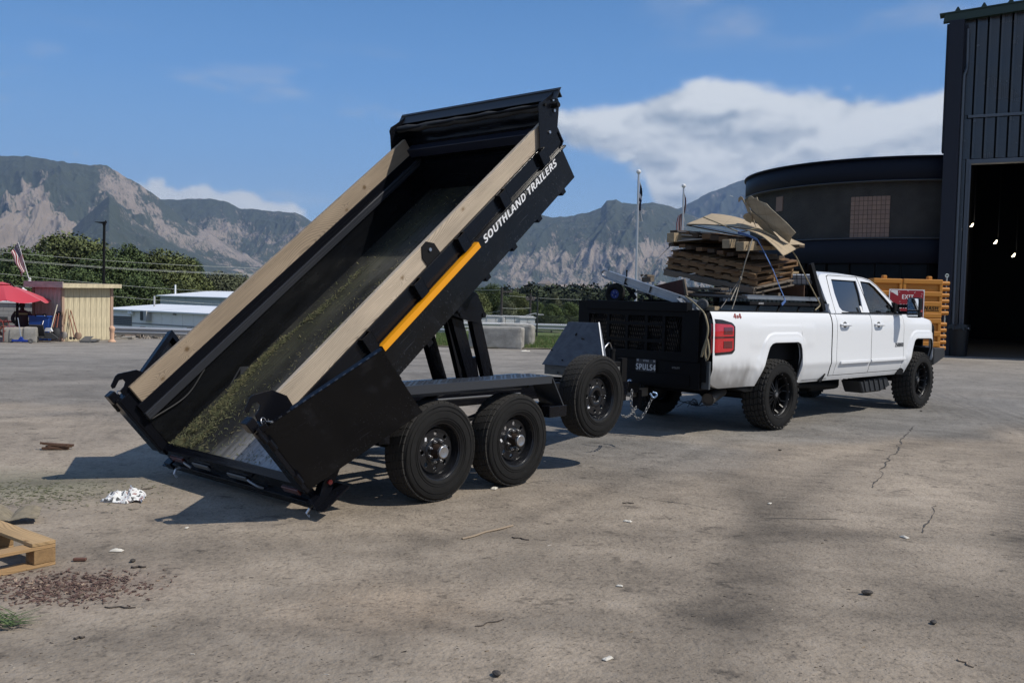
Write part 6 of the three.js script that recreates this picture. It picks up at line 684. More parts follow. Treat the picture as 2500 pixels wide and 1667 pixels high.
    const z4 = (a, b) => [1400 + a * 550 / 1875, 620 + b * 550 / 1875], q = (a, b, d) => at(...z4(a, b), d); sp('safety_chain', 'shiny safety chain hanging in a loop to the blue hook', [q(488, 1130, 9.75), q(480, 1240, 9.7), q(510, 1345, 9.7), q(550, 1372, 9.72), q(600, 1310, 9.75), q(640, 1230, 9.8), q(660, 1190, 9.8)]); sp('safety_chain', 'short safety chain hanging left behind the spare tyre', [q(400, 1340, 9.3), q(440, 1355, 9.4), q(490, 1320, 9.6), q(525, 1270, 9.75)]);
    const hk = solo('chain_hook', 'blue and silver hook at the end of the safety chain', 'hook', [path([q(640, 1160, 9.8), q(665, 1195, 9.8), q(692, 1180, 9.8), q(690, 1160, 9.8), q(660, 1150, 9.8)], 0.011, 24, 6)], lin(0.3, 0.42, 0.6, { metalness: 0.6, roughness: 0.35 })); }
}
// ================= LEFT SIDE OF THE YARD =================
const onG = (px, depth) => { const q = at(px, 800, depth); return V(q.x, gy(q.x, q.z), q.z); };
const Z2 = (a, b) => [a / 5.228, 550 + b / 5.228];          // places in an enlargement of the shed corner
const flagTex = (() => { const c = document.createElement('canvas'); c.width = 380; c.height = 200; const g = c.getContext('2d'); for (let i = 0; i < 13; i++) { g.fillStyle = i % 2 ? '#d8d4d0' : '#8c1c2c'; g.fillRect(0, i * 200 / 13, 380, 200 / 13 + 1); } g.fillStyle = '#1b2346'; g.fillRect(0, 0, 152, 108); g.fillStyle = '#e4e2e0'; for (let r = 0; r < 9; r++) for (let k = 0; k < (r % 2 ? 5 : 6); k++) { g.beginPath(); g.arc((r % 2 ? 25 : 13) + k * 25.3, 6 + r * 12, 4, 0, 7); g.fill(); } const t = new THREE.CanvasTexture(c); t.colorSpace = THREE.SRGBColorSpace; return t; })();
const flagMat = new THREE.MeshPhysicalMaterial({ map: flagTex, roughness: 0.9, side: THREE.DoubleSide, transmission: 0.15, thickness: 0 });
const uvFlag = (g) => g;
{ // shed: two walls of boards, trims, mono-pitch roof
  const c = onG(149.6, 33), a1 = V(0.88, 0, -2.0).normalize(), L = 2.25, W = 1.42;
  const t = thing('shed', 'small yellow plank shed with a brown shaded side and sloping roof', 'shed', c, Math.atan2(-a1.z, a1.x));   // x along the sunny wall, z out of it
  const Yc = (py, d = 33) => (at(150, py, d).y - c.y), h1 = Yc(701), h0 = Yc(692, 33.7), hr = Yc(699, 34.6);
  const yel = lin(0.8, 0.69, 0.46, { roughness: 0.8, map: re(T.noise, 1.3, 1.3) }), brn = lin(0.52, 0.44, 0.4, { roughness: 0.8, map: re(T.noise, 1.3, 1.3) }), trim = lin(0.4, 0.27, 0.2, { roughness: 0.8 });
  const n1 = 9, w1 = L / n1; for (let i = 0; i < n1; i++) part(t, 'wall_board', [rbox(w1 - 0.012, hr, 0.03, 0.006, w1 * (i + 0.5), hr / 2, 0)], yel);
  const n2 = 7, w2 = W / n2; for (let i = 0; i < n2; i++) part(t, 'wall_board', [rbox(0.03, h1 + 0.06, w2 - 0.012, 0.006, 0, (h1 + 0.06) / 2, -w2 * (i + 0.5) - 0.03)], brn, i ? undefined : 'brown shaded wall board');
  part(t, 'wall_backing', [bb(0.03, L - 0.02, 0, hr, -W, -0.02), bb(0.02, L, 0, hr + 0.1, -W - 0.03, -W)], M.gap);
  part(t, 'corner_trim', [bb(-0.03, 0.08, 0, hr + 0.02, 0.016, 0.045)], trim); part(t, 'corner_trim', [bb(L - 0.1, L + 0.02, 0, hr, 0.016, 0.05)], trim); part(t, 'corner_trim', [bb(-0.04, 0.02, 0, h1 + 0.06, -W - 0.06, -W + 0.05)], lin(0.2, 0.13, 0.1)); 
  const y0 = h0 + 0.06, y1 = hr + 0.12, rs = (zz, y) => y; part(t, 'roof', [slab([[-0.2, h1 + 0.1], [L + 0.14, hr + 0.1], [L + 0.14, hr + 0.14], [-0.2, h1 + 0.16]], W + 0.5).translate(0, 0, -W / 2 + 0.05)], lin(0.2, 0.17, 0.16));
  part(t, 'roof_fascia', [slab([[-0.22, h1 - 0.02], [L + 0.16, hr - 0.01], [L + 0.16, hr + 0.13], [-0.22, h1 + 0.14]], 0.03).translate(0, 0, 0.31)], yel); part(t, 'roof_fascia', [bb(-0.24, -0.2, h1 - 0.02, h1 + 0.2, -W - 0.25, 0.32)], brn);
  const fb = at(...Z2(372, 715), 33.9), ft = at(...Z2(225, 215), 33.6); const fl = thing('small_flag', 'striped flag on a thin leaning stick at the shed roof corner', 'flag', fb); part(fl, 'flag_stick', [rod(V(0, 0, 0), ft.clone().sub(fb), 0.016, 0.01)], M.whiteMatt); part(fl, 'stick_socket', [new THREE.SphereGeometry(0.06, 10, 8), new THREE.SphereGeometry(0.045, 10, 8).translate(0.01, 0.09, 0)], M.whiteMatt);
  const d0 = ft.clone().sub(fb).normalize(), fa = ft.clone().sub(fb).addScaledVector(d0, -0.02), fe = fa.clone().addScaledVector(d0, -0.98); part(fl, 'flag', [surf((u, v) => { const q = fa.clone().lerp(fe, v), s = u * (0.5 - 0.12 * v); q.x -= s * 0.55 + 0.03 * Math.sin(v * 9 + u * 4); q.z += 0.09 * Math.sin(u * 9 + v * 3) * u; q.y -= s * 0.75; q.u = v; q.v = 1 - u; return q; }, 14, 20)], flagMat);
}
{ // red cantilever umbrella, its mast
  const b = onG(204 / 5.228, 32.2), u = thing('red_umbrella', 'red cantilever umbrella with a curved dark arm at the left edge', 'umbrella', b); const q = (a, c, k = 0) => at(...Z2(a, c), 32.2 + k).sub(b);
  part(u, 'mast', [rod(V(0, 0.02, 0), q(218, 880), 0.05, 0.045, 10)], M.blackMatt); part(u, 'arm', [path([q(205, 1075), q(250, 1010), q(272, 975), q(250, 920), q(225, 855), q(170, 780), q(110, 725), q(60, 700)], 0.028, 40, 8), path([q(218, 890), q(222, 875), q(230, 860)], 0.04, 8, 8)], M.blackMatt); part(u, 'crank', [bar(q(268, 965), q(288, 972), 0.04, 0.06)], M.blackMatt);
  const apex = q(40, 742), R0 = 1.55, red = new THREE.MeshPhysicalMaterial({ color: new THREE.Color().setRGB(0.6, 0.035, 0.065), roughness: 0.85, side: THREE.DoubleSide, transmission: 0.25, thickness: 0 });
  const rim = q(425, 960), drop = apex.y - rim.y; const ctr = apex.clone(); ctr.x -= 0.05;
  for (let i = 0; i < 8; i++) part(u, 'canopy_panel', [surf((a, t) => { const an = (i + a) / 8 * 2 * Math.PI + 0.2, r = t * R0 * (1 - 0.07 * Math.sin(Math.PI * a) * t), y = -drop * Math.pow(t, 1.25) - 0.1 * Math.sin(Math.PI * a) * t * t; return V(ctr.x + Math.cos(an) * r, ctr.y + y + 0.01, ctr.z + Math.sin(an) * r); }, 8, 10)], red);
  part(u, 'canopy_cap', [surf((a, t) => V(ctr.x + Math.cos(a * 6.2832) * 0.32 * t, ctr.y + 0.06 - 0.09 * t, ctr.z + Math.sin(a * 6.2832) * 0.32 * t), 20, 4)], red); for (let i = 0; i < 8; i++) { const an = i / 8 * 2 * Math.PI + 0.2; part(u, 'rib', [path([V(ctr.x, ctr.y, ctr.z), V(ctr.x + Math.cos(an) * R0 * 0.5, ctr.y - drop * 0.42 - 0.02, ctr.z + Math.sin(an) * R0 * 0.5), V(ctr.x + Math.cos(an) * R0, ctr.y - drop - 0.02, ctr.z + Math.sin(an) * R0)], 0.012, 10, 5)], M.blackMatt); }
}
{ // seated worker seen from behind: one continuous body surface of stacked rings, dark jacket with pale green bands
  const b = onG(268 / 5.228, 32.9), p = thing('person', 'person sitting with their back turned in a dark jacket with green bands', 'person', b, 0.15);
  const ring = (list, n = 20) => surf((u, v) => { const f = v * (list.length - 1), i = Math.min(list.length - 2, Math.floor(f)), k = f - i, L = [0, 1, 2, 3, 4].map((j) => lerp(list[i][j], list[i + 1][j], k * k * (3 - 2 * k))); const a = u * 2 * Math.PI; return V(L[0] + Math.cos(a) * L[3], L[1], L[2] - Math.sin(a) * L[4]); }, n, (list.length - 1) * 3);
  const y0 = 0.5; const limb = (pts, rs, n = 12) => { const c = new THREE.CatmullRomCurve3(pts), N = 14; return surf((u, v) => { const q = c.getPointAt(v), t = c.getTangentAt(v), s = V(0, 0, 1).cross(t).normalize(), w = t.clone().cross(s), r = pw(rs, v), a = u * 6.2832; return q.addScaledVector(s, Math.cos(a) * r).addScaledVector(w, Math.sin(a) * r); }, n, N); };
  const skin = lin(0.12, 0.07, 0.05), jk = lin(0.028, 0.03, 0.032, { roughness: 0.9 }), band = lin(0.2, 0.26, 0.12, { roughness: 0.7 }), tr = lin(0.03, 0.03, 0.036);
  part(p, 'body', [ring([[0, y0 - 0.08, 0, 0.02, 0.02], [0, y0 - 0.06, 0, 0.2, 0.16], [0, y0 + 0.08, 0, 0.22, 0.17], [0, y0 + 0.3, -0.03, 0.21, 0.15], [0, y0 + 0.48, -0.06, 0.24, 0.15], [0, y0 + 0.56, -0.08, 0.2, 0.12], [-0.01, y0 + 0.6, -0.1, 0.08, 0.075], [-0.02, y0 + 0.66, -0.12, 0.062, 0.066], [-0.03, y0 + 0.7, -0.15, 0.075, 0.09], [-0.03, y0 + 0.78, -0.16, 0.085, 0.105], [-0.03, y0 + 0.86, -0.15, 0.07, 0.085], [-0.03, y0 + 0.9, -0.15, 0.01, 0.01]]),
    limb([V(0.2, y0 + 0.52, -0.07), V(0.34, y0 + 0.34, -0.02), V(0.36, y0 + 0.18, -0.1), V(0.22, y0 + 0.1, -0.3), V(0.16, y0 + 0.1, -0.36)], [[0, 0.075], [0.5, 0.06], [0.85, 0.042], [0.9, 0.05], [1, 0.02]]), limb([V(-0.2, y0 + 0.52, -0.07), V(-0.32, y0 + 0.32, -0.06), V(-0.3, y0 + 0.16, -0.14), V(-0.18, y0 + 0.12, -0.32), V(-0.12, y0 + 0.12, -0.36)], [[0, 0.075], [0.5, 0.06], [0.85, 0.042], [0.9, 0.05], [1, 0.02]]), limb([V(0.1, y0 - 0.02, 0), V(0.16, y0 + 0.02, -0.36), V(0.16, y0 - 0.1, -0.46), V(0.15, 0.08, -0.42), V(0.15, 0.03, -0.56)], [[0, 0.1], [0.4, 0.075], [0.85, 0.05], [1, 0.04]]), limb([V(-0.1, y0 - 0.02, 0), V(-0.16, y0 + 0.02, -0.36), V(-0.16, y0 - 0.1, -0.46), V(-0.15, 0.08, -0.42), V(-0.15, 0.03, -0.56)], [[0, 0.1], [0.4, 0.075], [0.85, 0.05], [1, 0.04]])], jk);
  part(p, 'reflective_band', [ring([[0, y0 + 0.44, -0.055, 0.238, 0.153], [0, y0 + 0.5, -0.065, 0.243, 0.156]])], band); part(p, 'reflective_band', [limb([V(0.335, y0 + 0.36, -0.02), V(0.36, y0 + 0.26, -0.04)], [[0, 0.069], [1, 0.066]])], band);
  part(p, 'hair', [ring([[-0.03, y0 + 0.7, -0.13, 0.07, 0.08], [-0.03, y0 + 0.76, -0.145, 0.092, 0.105], [-0.03, y0 + 0.84, -0.145, 0.086, 0.1], [-0.03, y0 + 0.91, -0.145, 0.04, 0.05], [-0.03, y0 + 0.92, -0.145, 0.001, 0.001]])], lin(0.012, 0.01, 0.01)); part(p, 'ear', [new THREE.SphereGeometry(0.022, 8, 6).scale(0.5, 1, 0.8).translate(0.06, y0 + 0.77, -0.17)], skin); part(p, 'ear', [new THREE.SphereGeometry(0.022, 8, 6).scale(0.5, 1, 0.8).translate(-0.12, y0 + 0.77, -0.17)], skin);
  const s = thing('stool', 'low dark stool under the seated person', 'stool', b); part(s, 'seat', [rbox(0.4, 0.05, 0.36, 0.01, 0, 0.4, 0)], M.blackMatt); for (const [x, z] of [[-0.16, -0.14], [0.16, -0.14], [-0.16, 0.14], [0.16, 0.14]]) part(s, 'leg', [rod(V(x, 0, z), V(x * 0.9, 0.38, z * 0.9), 0.016)], M.blackMatt);
}
// rough block: grid faces pushed about by noise, worn edges
const rough = (w, h, d, sd, wear = 0.03, n = 14) => { const g = new THREE.BoxGeometry(w, h, d, n, n, n), p = g.attributes.position; for (let i = 0; i < p.count; i++) { const x = p.getX(i), y = p.getY(i), z = p.getZ(i), ex = Math.abs(x) / (w / 2), ey = Math.abs(y) / (h / 2), ez = Math.abs(z) / (d / 2), e = [ex, ey, ez].sort((q, r) => q - r)[1]; const k = 1 - wear * (0.4 + 1.4 * fbm(x * 6 + sd, y * 6 + z * 5, 3, sd)) * ss(0.8, 1, e), m = 0.014 * (fbm(x * 4 + z * 3, y * 4 + sd, 4, sd) - 0.5); p.setXYZ(i, x * k + m, y * k + m * 0.5, z * k + m); } g.computeVertexNormals(); return boxUV(g, 0.5); };
{ const c = onG(268 / 5.228, 31.8), b = thing('concrete_block', 'rough pale concrete block with a groove behind the blue sweeper', 'concrete block', c, 0.35); part(b, 'block', [rough(0.62, 0.52, 0.6, 601, 0.05).translate(-0.24, 0.26, 0), rough(0.44, 0.54, 0.6, 603, 0.05).translate(0.3, 0.27, 0)], M.concrete); }
{ // things on wheels and tools by the shed
  const c = onG(262 / 5.228, 31.2), s = thing('magnetic_sweeper', 'blue wheeled sweeper bar with an upright silver handle', 'sweeper', c, -0.05); const blue = sc('#1d3f9c', { roughness: 0.45 }); part(s, 'sweeper_bar', [rbox(0.62, 0.07, 0.09, 0.01, 0, 0.08, 0)], blue); part(s, 'handle_bracket', [slab([[-0.1, 0.1], [0.1, 0.1], [0.02, 0.22], [-0.02, 0.22]], 0.05)], blue); part(s, 'handle', [rod(V(0, 0.18, 0), V(-0.16, 0.86, -0.08), 0.013)], M.steel); for (const x of [-0.34, 0.34]) part(s, 'wheel', [latheZ([[0.05, -0.025], [0.085, -0.02], [0.085, 0.02], [0.05, 0.025], [0.01, 0.01]], 20).rotateY(0.5).translate(x, 0.085, 0)], lin(0.1, 0.1, 0.1)); }
{ const c = onG(515 / 5.228, 32.6), s = thing('blue_cart', 'blue plastic tilt cart leaning on the brown side of the shed', 'cart', c, 0.1); part(s, 'tub', [slab([[-0.36, 0.06], [0.3, 0.06], [0.33, 0.86], [0.3, 0.9], [-0.1, 0.88], [-0.14, 0.92], [-0.34, 0.9], [-0.36, 0.84]], 0.3, [], 0.02)], sc('#153f86', { roughness: 0.5 })); part(s, 'rim', [rbox(0.72, 0.05, 0.36, 0.015, -0.01, 0.9, 0)], sc('#1a4a96', { roughness: 0.5 })); part(s, 'handle', [path([V(-0.1, 0.9, 0.18), V(-0.08, 0.96, 0.22), V(0.2, 0.97, 0.22), V(0.26, 0.9, 0.18)], 0.018, 20, 6)], M.blackMatt); }
// shovels, brooms and rakes: handle from foot to tip, with a head
function tool(name, label, cat, foot, tip, d0, d1, col, head, grip) { const a = at(...Z2(...foot), d0), b = at(...Z2(...tip), d1); a.y = Math.max(a.y, gy(a.x, a.z) + 0.03); const t = thing(name, label, cat, a, 0, 'tools leaning on the shed'); const v = b.clone().sub(a), m = col; part(t, 'handle', [rod(V(0, 0, 0), v, 0.019, 0.017)], m); if (grip) part(t, 'grip', [new THREE.TorusGeometry(0.06, 0.016, 6, 14).translate(v.x, v.y, v.z)], M.blackMatt); head(t, v); return t; }
const blade = (m, w = 0.11, l = 0.26) => (t, v) => part(t, 'blade', [surf((u, k) => V((u - 0.5) * 2 * w * (0.75 + 0.4 * Math.sin(Math.PI * Math.min(1, k * 1.1))) * (k > 0.8 ? 1 - (k - 0.8) * 3.2 : 1), l * (0.85 - k) + 0.01, 0.05 + 0.05 * Math.cos((u - 0.5) * 3)), 8, 8)], m), broomHead = (m, w = 0.5) => (t) => part(t, 'broom_head', [slab([[-0.08, 0.2], [0.08, 0.2], [w / 2, 0.02], [w / 2, -0.02], [-w / 2, -0.02], [-w / 2, 0.02]], 0.08)], m);
const hWood = lin(0.3, 0.2, 0.12), hRed = lin(0.22, 0.07, 0.04), hPale = lin(0.5, 0.45, 0.36), gSteel = lin(0.3, 0.28, 0.25, { metalness: 0.5, roughness: 0.5 }), dkm = lin(0.025, 0.025, 0.026, { side: THREE.DoubleSide }), gs2 = lin(0.33, 0.3, 0.27, { metalness: 0.3, roughness: 0.6, side: THREE.DoubleSide });
tool('shovel', 'grey shovel with a pointed blade at the corner of the shed', 'shovel', [818, 1440], [795, 1065], 32.7, 33.0, hWood, blade(gs2)); tool('shovel', 'dark long handled tool leaning just right of the corner shovel', 'shovel', [905, 1455], [862, 1065], 32.8, 33.1, hWood, blade(dkm, 0.05, 0.1)); tool('rake', 'thin dark rake handle crossing the others on the yellow wall', 'rake', [820, 1260], [840, 1050], 33.0, 33.15, hWood, blade(dkm, 0.03, 0.06)); tool('hoe', 'reddish handled tool slanting left on the yellow wall', 'hoe', [948, 1455], [880, 1150], 32.9, 33.2, hRed, blade(dkm, 0.05, 0.08)); tool('shovel', 'red handled shovel with a copper blade slanting widest on the yellow wall', 'shovel', [1000, 1450], [897, 1085], 32.9, 33.3, hRed, blade(lin(0.4, 0.26, 0.17, { side: THREE.DoubleSide }), 0.12, 0.26));
tool('push_broom', 'wide dark broom with a white collar before the blue cart', 'broom', [615, 1440], [725, 1015], 32.1, 32.8, hPale, (t) => { broomHead(lin(0.05, 0.05, 0.05), 0.66)(t); part(t, 'collar', [slab([[-0.14, 0.24], [0.14, 0.24], [0.08, 0.36], [-0.08, 0.36]], 0.09)], M.whiteMatt); }); tool('snow_shovel', 'dark scoop shovel with a silver shaft before the blue cart', 'shovel', [490, 1440], [565, 1150], 32.0, 32.6, M.steel, (t) => part(t, 'scoop', [rbox(0.5, 0.5, 0.06, 0.02, -0.05, 0.24, 0, 0.4), rbox(0.5, 0.08, 0.2, 0.02, -0.05, 0.03, 0.1)], lin(0.03, 0.03, 0.032)), true); tool('grain_scoop', 'red handled scoop with a round dark pan beside the shed corner', 'shovel', [700, 1440], [745, 1125], 32.3, 32.9, hRed, (t) => part(t, 'pan', [latheZ([[0.002, 0.06], [0.12, 0.05], [0.19, -0.02], [0.2, -0.06]], 20).scale(0.75, 1.1, 1).rotateX(-0.2).translate(0, 0.17, 0)], dkm), true); tool('scoop', 'dark D handled tool leaning behind the red handled scoop', 'shovel', [665, 1330], [712, 1135], 32.5, 32.9, hRed, blade(dkm, 0.06, 0.1), true);
{ const c = onG(1140 / 5.228, 33.0), m = thing('rubber_mat', 'stack of grey floor mats lying at the foot of the yellow wall', 'mat', c, -1.0); part(m, 'mat', [box(0.34, 0.04, 0.8, 0, 0.02, 0, 0, 1.0), box(0.3, 0.03, 0.7, 0.02, 0.07, -0.1, 0.06, 1.1), box(0.3, 0.02, 0.5, -0.1, 0.12, 0.1, 0.3, 1.0)], lin(0.1, 0.1, 0.1)); }
{ const c = onG(272.5, 33.6), p = thing('garden_post', 'small peach coloured turned garden post right of the shed', 'garden ornament', c); part(p, 'post', [lathe([[0.13, 0], [0.14, 0.03], [0.09, 0.07], [0.075, 0.12], [0.085, 0.3], [0.075, 0.38], [0.1, 0.4], [0.085, 0.44], [0.11, 0.47], [0.1, 0.53], [0.06, 0.58], [0.01, 0.6]], 14)], lin(0.62, 0.38, 0.25)); }
{ // red folding furniture at the edge of the frame: chair, hand cart, white bins, table
  const c = onG(12, 31.6), ch = thing('red_cart', 'red framed hand cart standing at the left edge of the yard', 'hand cart', c), rd = lin(0.2, 0.04, 0.03); part(ch, 'frame', [path([V(-0.1, 0.04, 0), V(-0.08, 0.5, 0), V(-0.02, 0.8, 0), V(0.12, 0.62, 0), V(0.16, 0.05, 0.1)], 0.014, 30, 6), path([V(-0.1, 0.04, 0.35), V(-0.08, 0.5, 0.35), V(-0.02, 0.8, 0.35), V(0.12, 0.62, 0.35), V(0.16, 0.05, 0.4)], 0.014, 30, 6), rod(V(-0.08, 0.5, 0), V(-0.08, 0.5, 0.35), 0.012), rod(V(0.13, 0.4, 0.05), V(0.13, 0.4, 0.38), 0.012)], rd); part(ch, 'coiled_hose', [new THREE.TorusGeometry(0.13, 0.035, 8, 20).translate(-0.02, 0.42, 0.1), new THREE.TorusGeometry(0.11, 0.03, 8, 20).translate(-0.02, 0.36, 0.16)], lin(0.16, 0.08, 0.06));
  const w = onG(28, 32.3), wb = thing('white_bin', 'white plastic bin between the red cart and the concrete block', 'bin', w); part(wb, 'bin', [lathe([[0.18, 0], [0.24, 0.5], [0.26, 0.52], [0.25, 0.55], [0.2, 0.5], [0.02, 0.48]], 18)], M.whiteMatt); const tb = onG(8, 34.5), tt = thing('red_table', 'dark red table in the shade under the umbrella', 'table', tb); part(tt, 'table_top', [rbox(1.7, 0.06, 0.6, 0.01, 0, 0.62, 0)], rd); for (const x of [-0.75, 0.75]) part(tt, 'leg', [bb(x - 0.03, x + 0.03, 0, 0.6, -0.03, 0.03)], rd); const wp = onG(80, 33.6), wd = thing('white_drum', 'pale drum squeezed between the concrete block and the shed', 'drum', wp); part(wd, 'drum', [lathe([[0.13, 0], [0.15, 0.02], [0.15, 0.4], [0.13, 0.44], [0.05, 0.48], [0.002, 0.48]], 16)], M.whiteMatt); }
{ // block hut behind the umbrella with its white cap
  const c = onG(40, 36.2), h = thing('block_hut', 'grey concrete block hut behind the seated person', 'hut', c, 0.1), cm = lin(0.33, 0.32, 0.3, { roughness: 0.95 }); const hgt = at(85, 741, 36.2).y - c.y; for (let r = 0; r < 8; r++) for (let i = 0; i < 7; i++) { const x = -1.9 + i * 0.41 + (r % 2) * 0.2; if (x > 0.6) continue; pieces(h, 'concrete_block', box(0.4, hgt / 8 - 0.012, 0.2, x, (r + 0.5) * hgt / 8, 0), cm); } part(h, 'core', [bb(-2.1, 0.75, 0, hgt - 0.01, -1.2, 0.085)], lin(0.2, 0.19, 0.18)); part(h, 'cap', [bb(-2.2, 0.85, hgt, hgt + 0.06, -1.25, 0.16)], M.whiteMatt); part(h, 'dark_opening', [bb(-1.95, -0.3, 0.35, 0.75, 0.1, 0.13)], lin(0.05, 0.05, 0.05)); }
{ const c = onG(57, 37), s = thing('white_ornament', 'white finial sticking up behind the red umbrella', 'ornament', c); const y = at(57.5, 720, 37).y - c.y; part(s, 'pole', [rod(V(0, 0, 0), V(0, y - 0.2, 0), 0.03)], M.whiteMatt); part(s, 'finial', [-0.2, -0.02, 0.14, 0.24].map((k, i) => new THREE.SphereGeometry([0.1, 0.09, 0.1, 0.06][i], 10, 8).translate(i % 2 ? -0.03 : 0.03, y + k, 0)), M.whiteMatt); }
{ // tall lamp post
  const c = onG(251, 45), top = at(253, 548, 45), h = thing('lamp_post', 'tall black lamp post with a flat lamp arm behind the shed', 'lamp post', c), Hh = top.y - c.y; part(h, 'pole', [rod(V(0, 0, 0), V(0.03, Hh, 0), 0.075, 0.06, 12)], M.blackMatt); part(h, 'pole_cap', [cyl(0.08, 0.08, 0.1, 12).translate(0.03, Hh, 0)], M.blackMatt); part(h, 'lamp_head', [slab([[-0.46, 0.03], [-0.1, -0.03], [0.06, 0.0], [0.06, 0.08], [-0.1, 0.06], [-0.46, 0.05]], 0.2).translate(0.06, Hh + 0.05, 0)], M.blackMatt); part(h, 'sensor', [cyl(0.03, 0.03, 0.08, 8).translate(0.1, Hh + 0.15, 0)], M.blackMatt); }
{ // overhead wires running past the wood
  const wires = [[[-60, 611], [636, 655.4], 'topmost power wire crossing in front of the wood'], [[-60, 628], [619, 669], 'upper wire of the close pair across the wood'], [[-60, 631], [619, 671.2], 'lower wire of the close pair across the wood'], [[-60, 662], [561, 714], 'power wire passing just above the shed roof'], [[-60, 687], [537, 743], 'lowest power wire passing behind the shed']];
  for (const [a, b, l] of wires) { const p = at(...a, 48), q = at(...b, 62), m = p.clone().lerp(q, 0.5); m.y -= 0.12; solo('power_line', l, 'power line', [path([p, m, q, q.clone().lerp(p, -0.35).add(V(0, 0.15, 0))], 0.009, 30, 5)], M.wire, 'power wires across the wood'); }
}
{ // buildings on the lower ground beyond the guardrail
  const ht = (px, py, d) => at(px, py, d), wl = lin(0.8, 0.78, 0.76, { roughness: 0.7 }), rf = lin(0.78, 0.79, 0.8, { roughness: 0.5 });
  const build = (name, label, l0, d0, r0, d1, yE, depthB, rise, wm0) => { const a = ht(...l0, d0), b = ht(...r0, d1), dir = V(b.x - a.x, 0, b.z - a.z), Lb = dir.length(); const t = thing(name, label, 'building', V(a.x, -5, a.z), Math.atan2(-dir.z, dir.x)); const hA = a.y + 5, n = Math.max(6, Math.round(Lb / 1.1)), w = Lb / n; for (let i = 0; i < n; i++) part(t, 'wall_panel', [bb(w * i + 0.015, w * (i + 1) - 0.015, 0, hA, -0.05, 0.01)], wm0); part(t, 'wall_core', [bb(0, Lb, 0, hA - 0.01, -depthB, -0.03)], wm0); part(t, 'roof', [slab([[0.3, hA], [0.3, hA + 0.08], [-depthB / 2, hA + rise], [-depthB - 0.3, hA + 0.08], [-depthB - 0.3, hA]], Lb + 0.5).rotateY(-Math.PI / 2).translate(Lb / 2, 0, 0)], rf); t.userData.len = Lb; t.userData.h = hA; return t; };
  const A = build('white_building', 'long low white metal building with a dark garage door behind the guardrail', [255, 755.8], 62, [640, 772.5], 53, 0, 9, 0.42, wl);
  const L = (px, py) => inFrame(A, 2, 0.03, px, py); { const p = L(268, 770), q = L(320, 795.5); part(A, 'garage_door', [...Array.from({ length: 5 }, (_, i) => bb(p.x, q.x, q.y + (p.y - q.y) / 5 * i + 0.01, q.y + (p.y - q.y) / 5 * (i + 1) - 0.01, 0.0, 0.05))], lin(0.1, 0.105, 0.115)); part(A, 'door_lintel', [bb(p.x, q.x, p.y, p.y + 0.08, 0, 0.1)], rf); const ac = L(361.5, 771); part(A, 'air_conditioner', [bb(ac.x - 0.3, ac.x + 0.3, ac.y - 0.32, ac.y + 0.32, 0, 0.4)], lin(0.4, 0.4, 0.4)); part(A, 'air_conditioner_grille', [bb(ac.x - 0.33, ac.x - 0.02, ac.y - 0.28, ac.y + 0.28, 0.4, 0.42)], lin(0.06, 0.06, 0.06)); const fl = L(323, 764.5); part(A, 'flood_light', [new THREE.SphereGeometry(0.13, 10, 8).translate(fl.x - 0.12, fl.y, 0.2), new THREE.SphereGeometry(0.13, 10, 8).translate(fl.x + 0.12, fl.y, 0.2), box(0.3, 0.08, 0.2, fl.x, fl.y + 0.05, 0.1)], rf); const vb = L(426, 765.5); part(A, 'wall_vent', [bb(vb.x - 0.12, vb.x + 0.12, vb.y - 0.1, vb.y + 0.1, 0, 0.1)], lin(0.3, 0.3, 0.3)); part(A, 'base_trim', [bb(0, A.userData.len, L(400, 793).y - 0.05, L(400, 793).y + 0.03, 0, 0.03)], lin(0.25, 0.25, 0.26)); const vp = L(293.5, 750); part(A, 'roof_vent', [rod(V(vp.x, A.userData.h, -2.5), V(vp.x, A.userData.h + 1.0, -2.5), 0.06)], lin(0.4, 0.4, 0.4)); }
  const B = build('grey_building', 'taller blue grey metal building with a pale roof behind the white one', [390.5, 723.2], 85, [700, 733], 78, 0, 13, 0.62, lin(0.46, 0.48, 0.48, { roughness: 0.7 })); { const vp = inFrame(B, 2, -2, 427, 716); part(B, 'roof_vent', [rod(V(vp.x, B.userData.h, -2), V(vp.x, B.userData.h + 0.62 + 0.5, -2), 0.08)], rf); }
}
// guardrails: corrugated beam on posts
const galv = lin(0.52, 0.53, 0.54, { metalness: 0.55, roughness: 0.45 });
function guardrail(label, pts, h, posts) { const t = thing('guardrail', label, 'guardrail', pts[0].clone(), 0, undefined); const o = pts[0]; for (let i = 1; i < pts.length; i++) { const a = pts[i - 1].clone().sub(o), b = pts[i].clone().sub(o), d = b.clone().sub(a).normalize(), n = V(-d.z, 0, d.x).multiplyScalar(d.x > 0 ? 1 : -1), pr = [[0, 0], [0.02, 0.035], [0.075, 0.06], [0.075, 0.1], [0.02, 0.14], [0.02, 0.17], [0.075, 0.21], [0.075, 0.25], [0.02, 0.275], [0, 0.31]]; part(t, 'rail_beam', [surf((u, v) => { const f = v * 9, k = Math.min(8, Math.floor(f)), q = f - k; return a.clone().lerp(b, u).addScaledVector(n, lerp(pr[k][0], pr[k + 1][0], q)).add(V(0, h - 0.31 + lerp(pr[k][1], pr[k + 1][1], q), 0)); }, 2, 27)], new THREE.MeshStandardMaterial({ ...{}, color: galv.color, metalness: 0.45, roughness: 0.45, side: THREE.DoubleSide })); } for (const p of posts) { const q = p.clone().sub(o); part(t, 'post', [bb(-0.09, 0.09, -0.6, h + 0.02, -0.12, 0).translate(q.x, q.y, q.z - 0.03)], lin(0.07, 0.06, 0.05)); } return t; }
